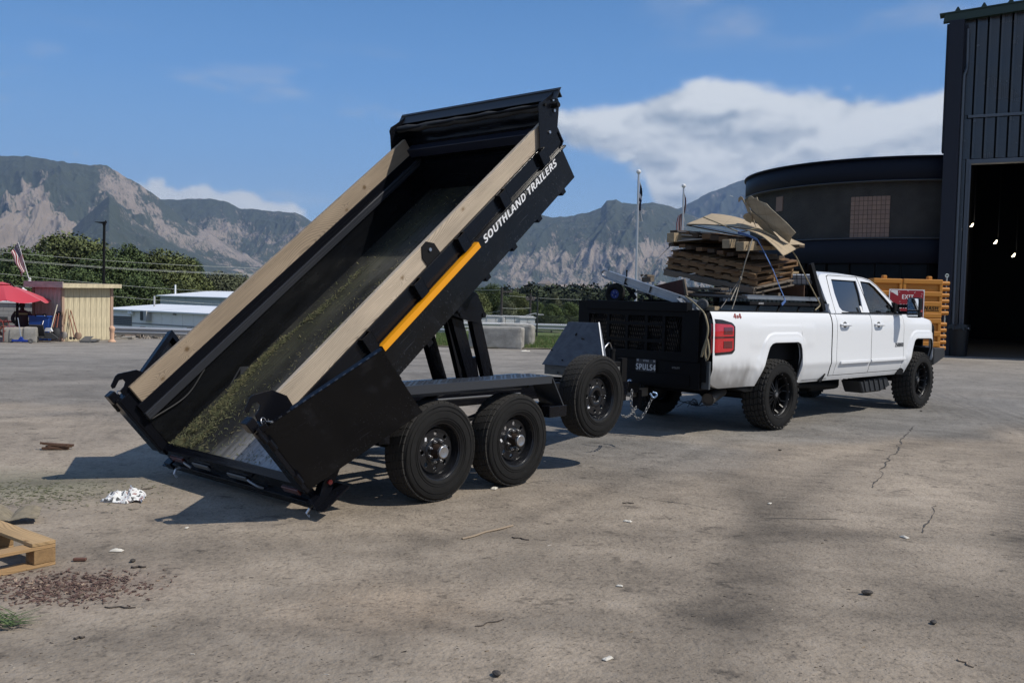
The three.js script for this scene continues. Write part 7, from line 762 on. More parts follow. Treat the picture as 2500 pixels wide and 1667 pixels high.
{ const y = (px, d) => { const q = onG(px, d); return q; }; const a = y(240, 37.4), b = y(345.7, 37.2), c = y(460, 37), d = y(640, 36.6); guardrail('long galvanised guardrail between the shed and the trailer', [a, b, c, d], 0.43, [y(250, 37.5), b, c, y(560, 36.8)]); 
  const w = thing('low_wall', 'low stained concrete kerb wall under the guardrail', 'wall', onG(262, 38), 0); const e = onG(640, 37.4).sub(w.position), n = 9; for (let i = 0; i < n; i++) { const p = e.clone().multiplyScalar(i / n), q = e.clone().multiplyScalar((i + 1) / n); part(w, 'wall_section', [bar(p.clone().add(V(0.01, 0.11, -0.1)), q.clone().add(V(-0.01, 0.11, -0.1)), 0.2, 0.24)], i === 1 ? lin(0.5, 0.38, 0.3) : M.concrete); } }
{ // debris heap along that kerb: bits of wood and rubble
  const g = new THREE.DodecahedronGeometry(0.5, 0), N = 170, im = new THREE.InstancedMesh(g, lin(1, 1, 1, { roughness: 1 }), N), m = new THREE.Matrix4(), q = new THREE.Quaternion(), c = new THREE.Color(); for (let i = 0; i < N; i++) { const p = onG(rr(280, 470), rr(36.3, 37.6)), s = rr(0.02, 0.1); q.setFromEuler(new THREE.Euler(rnd() * 6, rnd() * 6, rnd() * 6)); m.compose(V(p.x, p.y + s * 0.3, p.z), q, V(s * rr(1, 4), s * rr(0.5, 1), s)); im.setMatrixAt(i, m); const k = rr(0.1, 0.45); im.setColorAt(i, c.setRGB(k, k * 0.85, k * 0.7)); } stuff(im, 'rubble', 'scattered rubble and wood scraps along the kerb beyond the yard', 'rubble'); }
{ const c = onG(305, 35.6), p = thing('scrap_plank', 'flat scrap boards lying right of the garden post', 'scrap wood', c); part(p, 'board', [box(0.7, 0.05, 0.3, 0, 0.03, 0, 0, 0.2), box(0.5, 0.04, 0.25, 0.1, 0.09, 0, 0.1, -0.1, 0.06)], lin(0.4, 0.36, 0.3)); }

// ================= BEHIND THE TRAILER, CENTRE =================
const Z6 = (a, b) => [1030 + a * 0.17857, 640 + b * 0.17857];
{ // grassy verge
  const p = [], ix = [], col = [], N = 80, Mz = 26; for (let j = 0; j <= Mz; j++) for (let i = 0; i <= N; i++) { const x = lerp(-4.8, 6.2, i / N), z = -28.65 - 0.3 * Math.sin(x * 1.7) * 0.5 - j * 0.5; p.push(x, 0.03 + 0.09 * ss(0, 6, j) + 0.06 * (fbm(x * 0.9, z * 0.9, 3, 701) - 0.5) - 0.05 * ss(18, 26, j), z); const n = fbm(x * 1.4, z * 1.4, 4, 702), ed = ss(0, 4, j + (n - 0.5) * 5); col.push(lerp(0.23, 0.075 + 0.06 * n, ed), lerp(0.2, 0.115 + 0.05 * n, ed), lerp(0.14, 0.03, ed)); } for (let j = 0; j < Mz; j++) for (let i = 0; i < N; i++) { const a = j * (N + 1) + i, b = a + 1, c = a + N + 1, d = c + 1; ix.push(a, b, c, b, d, c); } const g = new THREE.BufferGeometry(); g.setAttribute('position', new THREE.Float32BufferAttribute(p, 3)); g.setAttribute('color', new THREE.Float32BufferAttribute(col, 3)); g.setIndex(ix); g.computeVertexNormals(); struct('verge', g, new THREE.MeshStandardMaterial({ vertexColors: true, roughness: 1, side: THREE.DoubleSide }));
  const bg = new THREE.BufferGeometry(); bg.setAttribute('position', new THREE.Float32BufferAttribute([-0.5, 0, 0, 0.5, 0, 0, 0.15, 1, 0.25], 3)); bg.setAttribute('uv', new THREE.Float32BufferAttribute([0, 0, 1, 0, 0.5, 1], 2)); bg.computeVertexNormals(); const K = 42000, im = new THREE.InstancedMesh(bg, new THREE.MeshPhysicalMaterial({ color: 0xffffff, roughness: 0.9, side: THREE.DoubleSide, transmission: 0.3, thickness: 0 }), K), m = new THREE.Matrix4(), q = new THREE.Quaternion(), c = new THREE.Color(); for (let i = 0; i < K; i++) { const x = rr(-4.6, 6), t = Math.pow(rnd(), 1.3), z = -28.9 - t * 7, n = fbm(x * 1.2, z * 1.2, 3, 703); q.setFromEuler(new THREE.Euler(rr(-0.4, 0.4), rnd() * 6.28, rr(-0.4, 0.4))); const h = rr(0.05, 0.16) * (0.5 + n) * ss(0, 0.05, t + n * 0.03); m.compose(V(x, 0.08 * ss(0, 0.3, t) + 0.02, z), q, V(0.022, h, 0.3 * h)); im.setMatrixAt(i, m); const k = rr(0.7, 1.25), dry = rnd() < 0.16; im.setColorAt(i, dry ? c.setRGB(0.26 * k, 0.23 * k, 0.11 * k) : c.setRGB(0.1 * k, 0.17 * k, 0.035 * k)); } stuff(im, 'verge_grass', 'green grass growing on the verge behind the concrete blocks', 'grass'); }
const centreBlock = (label, px, d, w, h, dp, ry, sd) => { const q = at(px, 800, d), b = thing('concrete_block', label, 'concrete block', V(q.x, -0.03, q.z), ry, 'concrete blocks at the edge of the yard'); part(b, 'block', [rough(w, h, dp, sd, 0.07, 22).translate(0, h / 2, 0)], M.concrete); return b; };
centreBlock('big weathered concrete block behind the lifting cylinder', 1213, 28.9, 1.72, 0.72, 0.6, -0.14, 611); centreBlock('second pale concrete block just behind the big one', 1262, 30.2, 1.15, 0.78, 0.6, -0.2, 613); centreBlock('concrete block partly hidden under the raised trailer bed', 1030, 29.6, 0.9, 0.52, 0.6, 0.1, 617);
{ const a = at(985, 800, 40), b = at(1150, 800, 40.5), c = at(1290, 800, 41), d = at(1480, 800, 41), f = (q) => V(q.x, 0.0, q.z); guardrail('galvanised guardrail behind the concrete blocks at the centre', [f(a), f(b), f(c), f(d)], 0.5, [f(a), f(b), f(c), f(d)]); const e = at(1020, 800, 37.5), g = at(1128, 800, 36.5); guardrail('short bright guardrail under the raised bed at the left of the verge', [V(e.x, -0.1, e.z), V(g.x, -0.1, g.z)], 0.42, [V(e.x, -0.1, e.z), V(g.x, -0.1, g.z)]); }
{ // chain link fence on dark posts
  const t = thing('chain_link_fence', 'chain link fence on thin dark posts behind the verge', 'fence', V(at(1311, 800, 34).x, 0.05, -34)); for (const px of [1012, 1130, 1311, 1442]) { const x = at(px, 800, 34).x - t.position.x; part(t, 'post', [rod(V(x, -0.1, 0), V(x, px === 1311 ? 1.62 : 1.5, 0), 0.032, 0.03)], lin(0.02, 0.025, 0.025)); } const g = [], x0 = at(1012, 800, 34).x - t.position.x, x1 = at(1460, 800, 34).x - t.position.x; for (let x = x0 - 1.3; x < x1; x += 0.085) { for (const s of [1, -1]) { let a = V(x, s > 0 ? 0 : 0.95, 0), b = V(x + 0.95, s > 0 ? 0.95 : 0, 0); if (b.x > x1 || a.x < x0) continue; g.push(bar(a, b, 0.006, 0.006, V(0, 0, 1))); } } const m = part(t, 'wire_mesh', g, lin(0.1, 0.11, 0.1, { metalness: 0.3 })); m.userData.kind = 'stuff'; }
const pole = (label, px, pt, d, r, o) => { const q = at(px, pt, d), y0 = landY(q.x, q.z), t = thing('utility_pole', label, 'utility pole', V(q.x, y0, q.z), 0, 'utility poles behind the fence'), h = q.y - y0; part(t, 'pole', [rod(V(0, 0, 0), V(0, h, 0), r * 1.2, r, 8)], lin(0.035, 0.03, 0.027)); if (o.arm) part(t, 'crossarm', [box(o.arm, 0.14, 0.12, 0, h - o.armY, 0), ...[-0.45, -0.2, 0.2, 0.45].map((k) => cyl(0.05, 0.07, 0.18, 8).translate(k * o.arm, h - o.armY + 0.15, 0))], lin(0.12, 0.1, 0.09)); if (o.can) part(t, 'transformer', [cyl(0.2, 0.2, 0.6, 12).translate(0.1, h - o.can, 0.15)], lin(0.5, 0.5, 0.5)); if (o.lamp) part(t, 'street_lamp_arm', [path([V(0, h - 2.6, 0), V(1.3, h - 2.3, 0), V(2.5, h - 1.95, 0), V(2.9, h - 2, 0)], 0.05, 20, 6), rbox(0.6, 0.1, 0.2, 0.03, 2.95, h - 2.02, 0)], lin(0.35, 0.36, 0.36)); return t; };
pole('utility pole with a pale transformer can behind the concrete block', 1225.5, 701.5, 70, 0.09, { can: 2.6, lamp: true }); pole('utility pole in line above the right end of the big block', 1295.5, 716, 74, 0.085, { arm: 0.7, armY: 0.5 }); pole('thin utility pole with a crossarm nearest the lifting arms', 1207.7, 703, 92, 0.07, { arm: 3.6, armY: 0.35 }); pole('pale thin mast rising above the trees at the centre', 1264, 701, 120, 0.07, {}); pole('thin far pole near the black truck gate', 1389, 724, 150, 0.08, {});
{ const P1 = (px, py, d) => at(px, py, d); [['upper wire behind the raised bed at the centre', [1100, 706, 92], [1225, 708, 72]], ['wire from the crossarm pole into the bed', [1100, 711, 92], [1207, 716, 91]], ['thin wire between the two nearer utility poles', [1225, 752, 71], [1296, 752, 74]], ['lower wire behind the lifting arms', [1150, 770, 90], [1226, 758, 71]], ['wire running right from the poles over the fence', [1240, 722, 92], [1420, 732, 110]]].forEach(([l, a, b]) => { const p = P1(...a), q = P1(...b), m = p.clone().lerp(q, 0.5); m.y -= 0.05; solo('power_line', l, 'power line', [path([p, m, q], 0.012, 16, 5)], M.wire, 'thin wires between the far poles'); }); }
[['white trailer among the trees left of the lifting arms', 1080, 782, 66, 2.6], ['white box trailer seen between the lifting arms', 1150, 783, 68, 2.2], ['long white trailer body behind the big concrete block', 1245, 783, 70, 3.6], ['small white vehicle body right of the second utility pole', 1288, 786, 70, 1.2], ['distant white shed near the truck gate', 1365, 763, 130, 3.0]].forEach(([l, px, py, d, w]) => { const q = at(px, py, d), y0 = landY(q.x, q.z), h = Math.max(1.2, q.y - y0 + 0.3), t = thing('white_trailer', l, 'trailer', V(q.x, y0, q.z), 0.1 * rnd()); const n = Math.max(2, Math.round(w / 0.8)); for (let i = 0; i < n; i++) part(t, 'side_panel', [bb(-w / 2 + w / n * i + 0.02, -w / 2 + w / n * (i + 1) - 0.02, 0.6, h, -1, 0)], M.whiteMatt); part(t, 'roof', [bb(-w / 2 - 0.05, w / 2 + 0.05, h, h + 0.08, -1.1, 0.06)], M.whiteMatt); part(t, 'chassis', [bb(-w / 2, w / 2, 0.35, 0.6, -0.9, -0.1)], M.blackMatt); for (const x of [-0.3, 0.3]) part(t, 'wheel', [latheZ([[0.1, -0.1], [0.35, -0.1], [0.35, 0.1], [0.1, 0.1], [0.002, 0.06]], 16).translate(x * w, 0.35, -0.15)], M.rubber); });
// flagpoles behind the truck
const flagpole = (label, px, pt, pxB, d, flag) => { const q = at(px, pt, d), b = at(pxB, 800, d), t = thing('flagpole', label, 'flagpole', V(b.x, 0, b.z)), top = q.clone().sub(t.position); part(t, 'pole', [rod(V(0, 0, 0), top, 0.06, 0.035, 12)], lin(0.5, 0.51, 0.52, { metalness: 0.6, roughness: 0.4 })); part(t, 'finial', [new THREE.SphereGeometry(0.085, 14, 10).translate(top.x, top.y + 0.07, top.z)], M.whiteMatt); flag(t, top); return t; };
const dr = (a, b) => V(a, b, 0);
{ const hang = (top, L, w, sw, ud) => surf((u, v) => { const x = top.x + 0.03 + w * u * (0.5 + 0.5 * v) * sw(v), fold = Math.sin(u * 15 + v * 3) * 0.09 * (0.5 + v) * u, q = V(x + 0.03 * Math.sin(v * 7), top.y - 0.2 - L * v - 0.35 * u * (1 - v) * 0.6, top.z + fold); q.u = ud ? v * 0.9 : u; q.v = ud ? 1 - u : 1 - v; return q; }, 26, 30);
  flagpole('taller flagpole with a limp white and blue flag behind the load', 1559.5, 424, 1551, 33, (t, top) => { const c = document.createElement('canvas'); c.width = 200; c.height = 400; const g = c.getContext('2d'); g.fillStyle = '#dfe0e2'; g.fillRect(0, 0, 200, 400); g.fillStyle = '#1c2233'; g.fillRect(0, 40, 200, 90); g.fillStyle = '#26345e'; g.fillRect(0, 170, 200, 120); g.fillStyle = '#e8e8e8'; g.fillRect(40, 200, 90, 20); const tx = new THREE.CanvasTexture(c); tx.colorSpace = THREE.SRGBColorSpace; part(t, 'flag', [hang(top, 1.5, 0.16, () => 1, false)], new THREE.MeshPhysicalMaterial({ map: tx, roughness: 0.9, side: THREE.DoubleSide, transmission: 0.1, thickness: 0 })); });
  flagpole('shorter flagpole with a limp striped flag just left of the cardboard', 1669.5, 458, 1660, 36, (t, top) => part(t, 'flag', [hang(top, 1.65, 0.26, (v) => v > 0.45 ? -1.0 : 0.6 - v, true)], flagMat)); }
{ // small aeroplane
  const p = at(1787.5, 479, 900), a = thing('aeroplane', 'tiny white aeroplane flying before the mountain slope', 'aeroplane', p, -0.5), k = 0.62; a.rotation.set(0.1, -0.35, -0.25); part(a, 'fuselage', [latheZ([[0.01, -3.4], [0.25, -2.8], [0.5, -1], [0.55, 0.6], [0.4, 1.7], [0.2, 2.2], [0.01, 2.3]], 14).rotateY(Math.PI / 2).scale(k, k, k)], M.whiteMatt); part(a, 'wing', [box(1.3, 0.12, 9, 0.5, 0.45, 0).scale(k, k, k)], M.whiteMatt); part(a, 'tail_plane', [box(0.8, 0.08, 3, -3, 0.2, 0).scale(k, k, k)], M.whiteMatt); part(a, 'fin', [slab([[-3.4, 0.1], [-2.5, 0.1], [-3.1, 1.4], [-3.5, 1.4]], 0.1).scale(k, k, k)], M.whiteMatt); }
// ================= RIGHT: barrier, sign, bin =================
{ const D = 28.6, Zb = (a, b) => [2050 + a * 450 / 2352, 600 + b * 300 / 1568], q0 = at(...Zb(430, 420), D), q1 = at(...Zb(1330, 440), D), dir = V(q1.x - q0.x, 0, q1.z - q0.z), w = dir.length(), t = thing('water_barrier', 'stack of orange plastic traffic barriers beside the dark building', 'traffic barrier', V(q0.x, 0, q0.z), Math.atan2(-dir.z, dir.x)); const L = (a, b, z = 0) => inFrame(t, 2, z, ...Zb(a, b)), or = lin(0.5, 0.2, 0.022, { roughness: 0.6 }), H1 = L(900, 425).y, H0 = L(1200, 920).y;
  const body = (x0, x1, y0, y1) => { const h = y1 - y0, g = [rbox(x1 - x0 - 0.01, h, 0.4, 0.03, (x0 + x1) / 2, (y0 + y1) / 2, -0.26)]; for (const f of [0.06, 0.36, 0.62, 0.94]) g.push(rbox(x1 - x0 - 0.03, h * 0.13, 0.12, 0.025, (x0 + x1) / 2, y0 + h * f, -0.04)); g.push(rbox(0.1, h * 0.98, 0.1, 0.02, x1 - 0.06, (y0 + y1) / 2, -0.04), rbox(0.1, h * 0.98, 0.1, 0.02, x0 + 0.06, (y0 + y1) / 2, -0.04)); return g; };
  const xm = L(810, 500).x; for (const [a, b] of [[0, xm], [xm, w]]) { part(t, 'barrier_unit', body(a, b, H0, H1), or); part(t, 'barrier_unit', body(a, b, 0.02, H0 - 0.02), or); } for (const x of [L(605, 400).x, L(1185, 410).x]) part(t, 'top_lug', [rbox(0.14, 0.16, 0.16, 0.03, x, H1 + 0.03, -0.2)], or);
  const stp = L(1090, 740), stq = L(1280, 900); part(t, 'label_panel', [rbox(stq.x - stp.x, stp.y - stq.y, 0.05, 0.01, (stp.x + stq.x) / 2, (stp.y + stq.y) / 2, -0.02)], or); { const g = text('NASH', 0.1, 0.003).scale(1.25, 1, 1); g.computeBoundingBox(); const bxx = g.boundingBox; part(t, 'label_lettering', [g.translate((stp.x + stq.x) / 2 - (bxx.max.x + bxx.min.x) / 2 - 0.03, lerp(stq.y, stp.y, 0.52), 0.008), box(0.42, 0.02, 0.003, (stp.x + stq.x) / 2, lerp(stq.y, stp.y, 0.44), 0.008)], M.blackMatt); }
  for (let i = 0; i < 6; i++) part(t, 'hinge_knuckle', [rod(V(w - 0.06, L(1300, 478 + i * 76).y, -0.12), V(w + 0.24, L(1300, 478 + i * 76).y, -0.12), 0.07, 0.065, 14)], or); for (let i = 0; i < 5; i++) part(t, 'hinge_knuckle', [rod(V(w - 0.1, L(1290, 1003 + i * 76).y, -0.12), V(w + 0.2, L(1290, 1003 + i * 76).y, -0.12), 0.07, 0.065, 14)], or);
  part(t, 'hinge_pin', [rod(V(w + 0.14, 0.1, -0.12), V(w + 0.16, L(1365, 380).y, -0.12), 0.02), new THREE.TorusGeometry(0.05, 0.016, 6, 14).translate(w + 0.16, L(1365, 380).y, -0.12)], lin(0.45, 0.5, 0.48, { metalness: 0.3 }));
  // sign in front of it
  const c0 = document.createElement('canvas'); c0.width = 512; c0.height = 420; const g = c0.getContext('2d'); g.fillStyle = '#d8d8d6'; g.fillRect(0, 0, 512, 420); g.fillStyle = '#8e1420'; g.beginPath(); g.roundRect(12, 12, 488, 396, 26); g.fill(); g.fillStyle = '#dcdbd8'; g.font = 'bold 82px sans-serif'; g.textAlign = 'center'; g.fillText('EXIT', 268, 132); g.fillText('ONLY', 250, 262); g.beginPath(); g.moveTo(14, 34); g.lineTo(40, 14); g.lineTo(124, 18); g.lineTo(130, 90); g.lineTo(90, 70); g.lineTo(60, 52); g.fill(); for (const [x, y, r, l] of [[150, 36, 0.6, 14], [270, 20, 0.9, 22], [370, 40, -0.9, 20], [466, 90, 0.1, 16], [474, 60, 0.3, 12], [400, 140, 0.4, 9], [470, 220, 0.2, 12], [160, 170, 1, 10]]) { g.save(); g.translate(x, y); g.rotate(r); g.fillRect(-l / 2, -3, l, 6); g.restore(); } g.fillRect(300, 330, 170, 40); const tx = new THREE.CanvasTexture(c0); tx.colorSpace = THREE.SRGBColorSpace;
  const s0 = L(637, 550, 0.09), s1 = L(1090, 560, 0.09), sb = s0.y - (s1.x - s0.x) * 0.86, s = thing('exit_sign', 'red exit sign with peeling white corner against the orange barrier', 'sign', V(0, 0, 0)); s.position.copy(V(s0.x, 0, 0.09).applyMatrix4(t.matrixWorld)); s.rotation.y = t.rotation.y; const sw = s1.x - s0.x; const face = new THREE.PlaneGeometry(sw, s0.y - sb).translate(sw / 2, (s0.y + sb) / 2, 0.013); part(s, 'sign_plate', [rbox(sw, s0.y - sb, 0.022, 0.01, sw / 2, (s0.y + sb) / 2, 0)], M.whiteMatt); part(s, 'sign_face', [face], new THREE.MeshStandardMaterial({ map: tx, roughness: 0.45 })); part(s, 'sign_post', [rod(V(sw * 0.3, 0, -0.02), V(sw * 0.3, s0.y - 0.1, -0.02), 0.025), rod(V(sw * 0.7, 0, -0.02), V(sw * 0.7, s0.y - 0.1, -0.02), 0.025)], galv);
  const bq = gnd(2336, 869), bin = thing('rubbish_bin', 'black round rubbish bin with a bag rim by the warehouse corner', 'bin', bq); const bh = at(2336, 787, Math.hypot(bq.x, bq.z) * 0.92).y; const R0 = 0.36, hB = 1.08; part(bin, 'bin_body', [lathe([[0.31, 0], [0.32, 0.02], [0.36, hB - 0.12], [0.38, hB - 0.1], [0.38, hB - 0.02], [0.36, hB], [0.34, hB - 0.04], [0.3, 0.1], [0.002, 0.08]], 28)], lin(0.006, 0.006, 0.007, { roughness: 0.5 })); part(bin, 'bag_rim', [surf((u, v) => { const a = u * 6.2832, k = 0.02 * Math.sin(a * 9) + 0.012 * Math.sin(a * 17); return V(Math.cos(a) * (0.385 + 0.02 * v + k * v), hB - v * (0.16 + k), Math.sin(a) * (0.385 + 0.02 * v + k * v)); }, 60, 6)], lin(0.008, 0.008, 0.009, { roughness: 0.3, side: THREE.DoubleSide })); part(bin, 'bin_sticker', [box(0.1, 0.05, 0.004, 0.22, hB - 0.12, 0.33, 0, 0.6)], lin(0.35, 0.36, 0.38)); }
// ================= FOREGROUND =================
{ // wooden pallet at the bottom left
  const c = gnd(135, 1378), A = V(-0.6, 0, 0.8), B = V(-0.8, 0, -0.6), m = [wm(0.52, 0.36, 0.19), wm(0.46, 0.3, 0.15, T.wood2), wm(0.36, 0.23, 0.11)], t = thing('pallet', 'pale wooden pallet lying on the ground at the bottom left corner', 'pallet', V(c.x, 0, c.z), Math.atan2(-B.z, B.x));   // x runs along B; z along -/+A
  const sg = V(0, 0, 1).applyEuler(new THREE.Euler(0, t.rotation.y, 0)).dot(A) > 0 ? 1 : -1, Lx = 1.15, Lz = 1.0, bx = (x0, x1, y0, y1, z0, z1, k) => { const X = x1 - x0, Zz = z1 - z0; const g = X > Zz ? plank(X, y1 - y0, Zz) : mv(plank(Zz, y1 - y0, X), 0, 0, 0, 0, Math.PI / 2, 0); part(t, 'board', [g.translate((x0 + x1) / 2, (y0 + y1) / 2, sg * (z0 + z1) / 2)], m[k]); };
  for (const [z, w] of [[0, 0.13], [0.46, 0.1], [0.88, 0.12]]) bx(0, Lx, 0.122, 0.142, z, z + w, 0);
  for (const [x, w] of [[0.0, 0.1], [0.5, 0.1], [1.05, 0.1]]) { bx(x, x + w, 0.1, 0.121, 0, Lz, 1); bx(x, x + w, 0, 0.02, 0, Lz, 1); for (const z of [0, 0.44, 0.88]) part(t, 'block', [rbox(0.1, 0.078, 0.12, 0.004, x + 0.05, 0.06, sg * (z + 0.06))], m[2]); }
}
const crumple = (w, d, h, sd, n = 22, fx = 3) => sheet((u, v) => { const x = (u - 0.5) * w, z = (v - 0.5) * d, r = ridged(u * fx + sd, v * fx * 0.8, 4, sd); return V(x + 0.05 * w * (fbm(u * 4, v * 4, 2, sd + 1) - 0.5), 0.006 + h * r * Math.pow(Math.sin(Math.PI * clamp(u)) * Math.sin(Math.PI * clamp(v)), 0.35), z + 0.06 * d * (fbm(u * 4 + 7, v * 4, 2, sd + 2) - 0.5)); }, n, n, 0.003, V(0, 1, 0));
{ const c = gnd(22, 1275), t = thing('cardboard_piece', 'crumpled grey brown cardboard behind the pallet at the left edge', 'cardboard', V(c.x, 0.0, c.z), 0.35); part(t, 'sheet', [sheet((u, v) => V((u - 0.5) * 0.36, 0.02 + 0.1 * Math.pow(Math.abs(Math.sin(u * 5.2 + 0.4)), 0.6) * (1 - 0.7 * v) * (1 - 0.5 * u) + 0.02 * ridged(u * 3, v * 3, 3, 801), (v - 0.5) * 0.2), 30, 12, 0.004, V(0, 1, 0))], lin(0.3, 0.255, 0.18, { roughness: 0.95, map: re(T.noise, 2, 2) })); }
{ const c = gnd(306, 1224), pt = tex(256, 256, (u, v) => { const n = pf(u, v, 5, 4, 811), l = Math.sin(v * 180) * 0.5 + 0.5, cl = Math.floor(u * 6) % 2; let k = 0.8 - 0.22 * l * (n > 0.45 ? 1 : 0.2); if (n > 0.62) return [0.35, 0.22, 0.2]; if (n < 0.36) return [0.1, 0.1, 0.1]; return [k, k, k * 0.97]; }, {}); const t = thing('crumpled_newspaper', 'crumpled printed newspaper lying on the ground left of the trailer', 'newspaper', V(c.x, 0, c.z), -0.2); part(t, 'page', [crumple(0.22, 0.15, 0.09, 821, 26, 3.2).map((g) => g.clone().translate(-0.05, 0, 0))].flat(), new THREE.MeshStandardMaterial({ map: pt, roughness: 0.9, side: THREE.DoubleSide })); part(t, 'page', [sheet((u, v) => V(0.02 + u * 0.14 - 0.02 * v, 0.01 + 0.1 * v * (1 - u * 0.75) + 0.02 * ridged(u * 3, v * 3, 3, 823), 0.03 - v * 0.09 + 0.02 * Math.sin(u * 7)), 16, 14, 0.002, V(0, 1, 0))], new THREE.MeshStandardMaterial({ map: pt, roughness: 0.9, side: THREE.DoubleSide })); }
{ const c = gnd(138, 1097), t = thing('bark_chunk', 'dark chunk of splintered bark on the ground at the left', 'wood chunk', V(c.x, 0.03, c.z), 0.12); const g = []; for (let i = 0; i < 9; i++) g.push(mv(plank(rr(0.14, 0.27), rr(0.012, 0.026), rr(0.02, 0.045), 0.002), rr(-0.02, 0.02), rr(-0.015, 0.03), rr(-0.035, 0.035), rr(-0.3, 0.3), rr(-0.12, 0.12), rr(-0.12, 0.12))); part(t, 'bark', g, wm(0.12, 0.065, 0.04)); }
const stick = (label, a, b, r, m, name = 'stick', grp = 'sticks on the ground') => { const p = gnd(...a), q = gnd(...b), d = q.clone().sub(p), n = V(-d.z, 0, d.x).normalize(); const pts = [0, 0.2, 0.45, 0.7, 1].map((t, i) => p.clone().lerp(q, t).addScaledVector(n, [0, 0.012, -0.008, 0.01, 0][i]).setY(r * [0.8, 1.1, 0.9, 1.3, 0.7][i])); solo(name, label, name, [path(pts, r, 20, 6)], m, grp); };
const stM = lin(0.3, 0.23, 0.16), stD = lin(0.07, 0.055, 0.045); stick('longest pale brown stick lying below the trailer wheels', [1128, 1317], [1252, 1284], 0.007, stM); stick('short dark stick right of the long pale stick', [1250, 1312], [1292, 1319], 0.004, stD); stick('thin dark twig by the wheel tracks below the trailer', [1520, 1228], [1548, 1229], 0.004, stD); stick('thin twig at the lower right of the picture', [2340, 1610], [2378, 1630], 0.004, stM); stick('dark stick just right of the pallet', [320, 1386], [356, 1385], 0.006, stD); stick('dark thin stick at the lower left', [180, 1560], [205, 1556], 0.005, stD); stick('thin stick near the newspaper', [330, 1198], [372, 1192], 0.004, stD); stick('faint twig below the pallet debris', [255, 1483], [330, 1484], 0.004, stD); stick('thin twig at the lower middle left', [1160, 1530], [1230, 1512], 0.003, stD);
{ const c = gnd(194, 1370), t = thing('wood_offcut', 'small reddish wood offcut lying right of the pallet', 'wood offcut', V(c.x, 0.012, c.z), 0.1); part(t, 'offcut', [plank(0.07, 0.016, 0.025)], wm(0.16, 0.08, 0.06)); }
[['scrap of white paper on the ground right of the pallet', 284, 1346, 0.075], ['pale scrap of paper beside the trailer wheels', 1207, 1193, 0.09], ['pale paper scrap in the middle foreground', 1533, 1274, 0.06], ['folded white paper scrap at the bottom of the picture', 1484, 1610, 0.05], ['thin pale scrap in the right foreground', 2209, 1313, 0.06], ['pale scrap far behind by the verge', 1283, 858, 0.28], ['pale leaf scrap below the trailer at the left', 455, 1290, 0.035], ['tiny pale scrap in the foreground centre', 1513, 1432, 0.035], ['small pale chip on the ground at the right', 1880, 1230, 0.045]].forEach(([l, x, y, s], i) => { const c = gnd(x, y), t = thing('paper_scrap', l, 'paper scrap', V(c.x, 0, c.z), i * 1.3, 'scraps of paper on the ground'); part(t, 'scrap', crumple(s, s * 0.5, s * 0.22, 831 + i, 8, 2), lin(0.6, 0.56, 0.48, { side: THREE.DoubleSide })); });
[['dark lump of dirt in the right foreground', 2118, 1452, 0.05], ['dark clod near the bottom right', 2280, 1523, 0.035], ['dark clod at the bottom left of the middle', 1212, 1650, 0.04], ['small dark clod beyond the rear truck wheel', 1905, 1100, 0.03], ['dark stone on the ground at the right', 2250, 1005, 0.04], ['dark clump right of the pallet', 323, 1372, 0.035]].forEach(([l, x, y, s], i) => { const c = gnd(x, y), t = thing('dirt_clod', l, 'clod', V(c.x, s * 0.3, c.z), i); s *= 0.42; const g = new THREE.IcosahedronGeometry(s, 2), p = g.attributes.position; for (let k = 0; k < p.count; k++) { const f = 0.6 + 0.7 * fbm(p.getX(k) * 40 + i, p.getY(k) * 40 + p.getZ(k) * 31, 3, 841); p.setXYZ(k, p.getX(k) * f * 1.5, p.getY(k) * f * 0.6, p.getZ(k) * f); } g.computeVertexNormals(); part(t, 'clod', [g], lin(0.05, 0.042, 0.035)); });
{ // weed caught under the truck
  const q = (a, b) => gnd(1400 + a * 550 / 1875, 620 + b * 550 / 1875), c = q(1040, 1275), t = thing('dead_weed', 'tangled dead weed on the ground under the exhaust pipe', 'weed', c); const g = []; for (let i = 0; i < 16; i++) { const a = rnd() * 6.28, L = rr(0.12, 0.4); g.push(path([V(0, 0.02, 0), V(Math.cos(a) * L * 0.5, rr(0.03, 0.13), Math.sin(a) * L * 0.3), V(Math.cos(a + 0.3) * L, rr(0.0, 0.1), Math.sin(a) * L * 0.5)], 0.005, 8, 4)); } part(t, 'stems', g, lin(0.05, 0.04, 0.03)); }
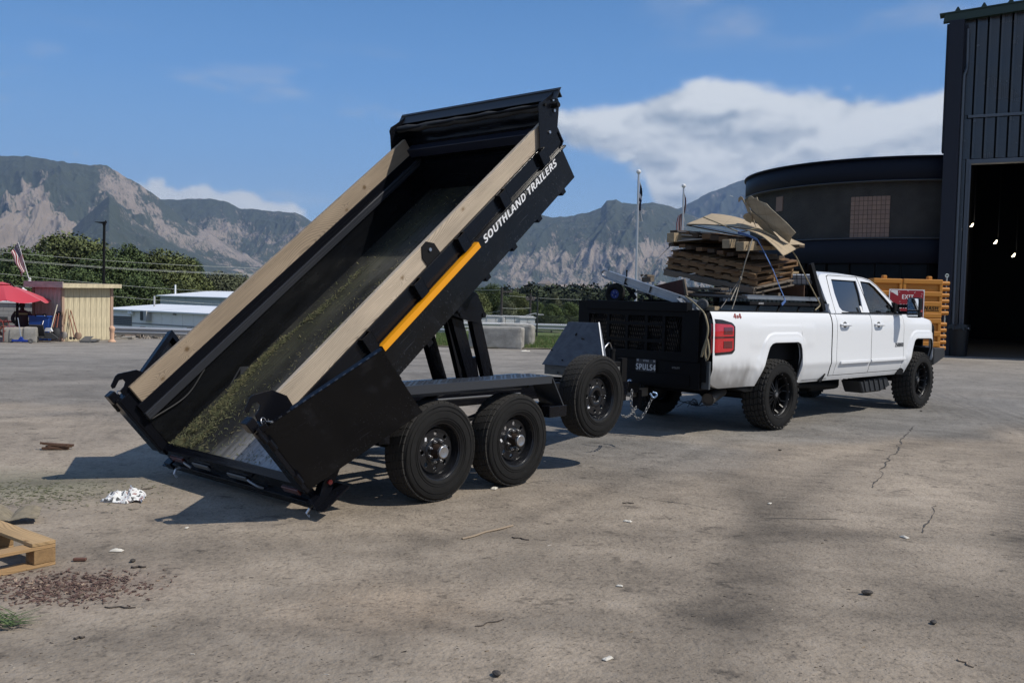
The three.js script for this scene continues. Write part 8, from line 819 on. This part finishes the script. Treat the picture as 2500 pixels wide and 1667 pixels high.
{ // loose litter: mulch heap, chips and grit spread over the dirt, bits of straw
  const ch = new THREE.BoxGeometry(1, 0.22, 0.34), put = (N, f, name, label, cat) => { const im = new THREE.InstancedMesh(ch, lin(1, 1, 1, { roughness: 1 }), N), m = new THREE.Matrix4(), q = new THREE.Quaternion(), c = new THREE.Color(); for (let i = 0; i < N; i++) { const o = f(i); q.setFromEuler(new THREE.Euler(rr(-0.3, 0.3), o.a ?? rnd() * 6.28, rr(-0.25, 0.25))); m.compose(V(o.x, gy(o.x, o.z) + o.s * 0.08 + (o.h ?? 0), o.z), q, V(o.s, o.s * (o.t ?? 1), o.s * (o.w ?? 1))); im.setMatrixAt(i, m); im.setColorAt(i, c.setRGB(...o.c)); } stuff(im, name, label, cat); };
  const g2 = () => rnd() + rnd() + rnd() - 1.5;
  put(1200, () => { const c = gnd(150, 1436), k = rr(0.5, 1.4); return { x: c.x + g2() * 0.42, z: c.z + g2() * 0.26, s: rr(0.005, 0.026), w: rr(0.5, 1.2), h: rnd() * 0.006, c: rnd() < 0.12 ? [0.3 * k, 0.22 * k, 0.16 * k] : [0.13 * k, 0.08 * k, 0.065 * k] }; }, 'mulch', 'reddish brown wood mulch scattered below the pallet', 'mulch');
  put(6500, () => { const d = 3.4 + 22 * Math.pow(rnd(), 2.0), x = rr(-0.62, 0.62) * d; const k = rr(0.5, 1.4), p = rnd(); return { x, z: -d, s: rr(0.003, 0.012) * (rnd() < 0.05 ? 2.2 : 1), w: rr(0.25, 0.9), t: 0.6, a: rr(-0.5, 0.9), c: p < 0.1 ? [0.45 * k, 0.4 * k, 0.33 * k] : p < 0.3 ? [0.2 * k, 0.15 * k, 0.1 * k] : [0.07 * k, 0.06 * k, 0.05 * k] }; }, 'ground_litter', 'fine chips, grit and twigs scattered over the dirty yard', 'litter');
  put(900, () => { const c = gnd(40, 1205), k = rr(0.6, 1.3); return { x: c.x + g2() * 1.0, z: c.z + g2() * 0.45, s: rr(0.012, 0.04), w: 0.25, t: 0.4, c: [0.11 * k, 0.12 * k, 0.06 * k] }; }, 'loose_grass', 'dry grass clippings strewn on the ground at the left edge', 'grass clippings');
  const bl = new THREE.BufferGeometry(); bl.setAttribute('position', new THREE.Float32BufferAttribute([-0.5, 0, 0, 0.5, 0, 0, 0.1, 1, 0.2], 3)); bl.setAttribute('uv', new THREE.Float32BufferAttribute([0, 0, 1, 0, 0.5, 1], 2)); bl.computeVertexNormals(); const im = new THREE.InstancedMesh(bl, new THREE.MeshStandardMaterial({ color: 0xffffff, roughness: 1, side: THREE.DoubleSide }), 130), m = new THREE.Matrix4(), q = new THREE.Quaternion(), cc = new THREE.Color(), c = gnd(10, 1528); for (let i = 0; i < 130; i++) { q.setFromEuler(new THREE.Euler(rr(1.0, 1.5), rr(-0.6, 0.6) + (rnd() < 0.5 ? 1.6 : 4.6), 0, 'YXZ')); m.compose(V(c.x + rr(-0.16, 0.08), 0.01 + rnd() * 0.03, c.z + rr(-0.07, 0.07)), q, V(0.008, rr(0.06, 0.16), 0.03)); im.setMatrixAt(i, m); const k = rr(0.6, 1.2); im.setColorAt(i, cc.setRGB(0.1 * k, 0.15 * k, 0.05 * k)); } stuff(im, 'grass_clump', 'clump of pulled green grass at the lower left edge', 'grass');
}
const renderer = new THREE.WebGLRenderer({ antialias: true });
renderer.setSize(1024, 682); renderer.shadowMap.enabled = true; renderer.toneMapping = THREE.LinearToneMapping; renderer.toneMappingExposure = EXPOSURE;
renderer.render(scene, camera);
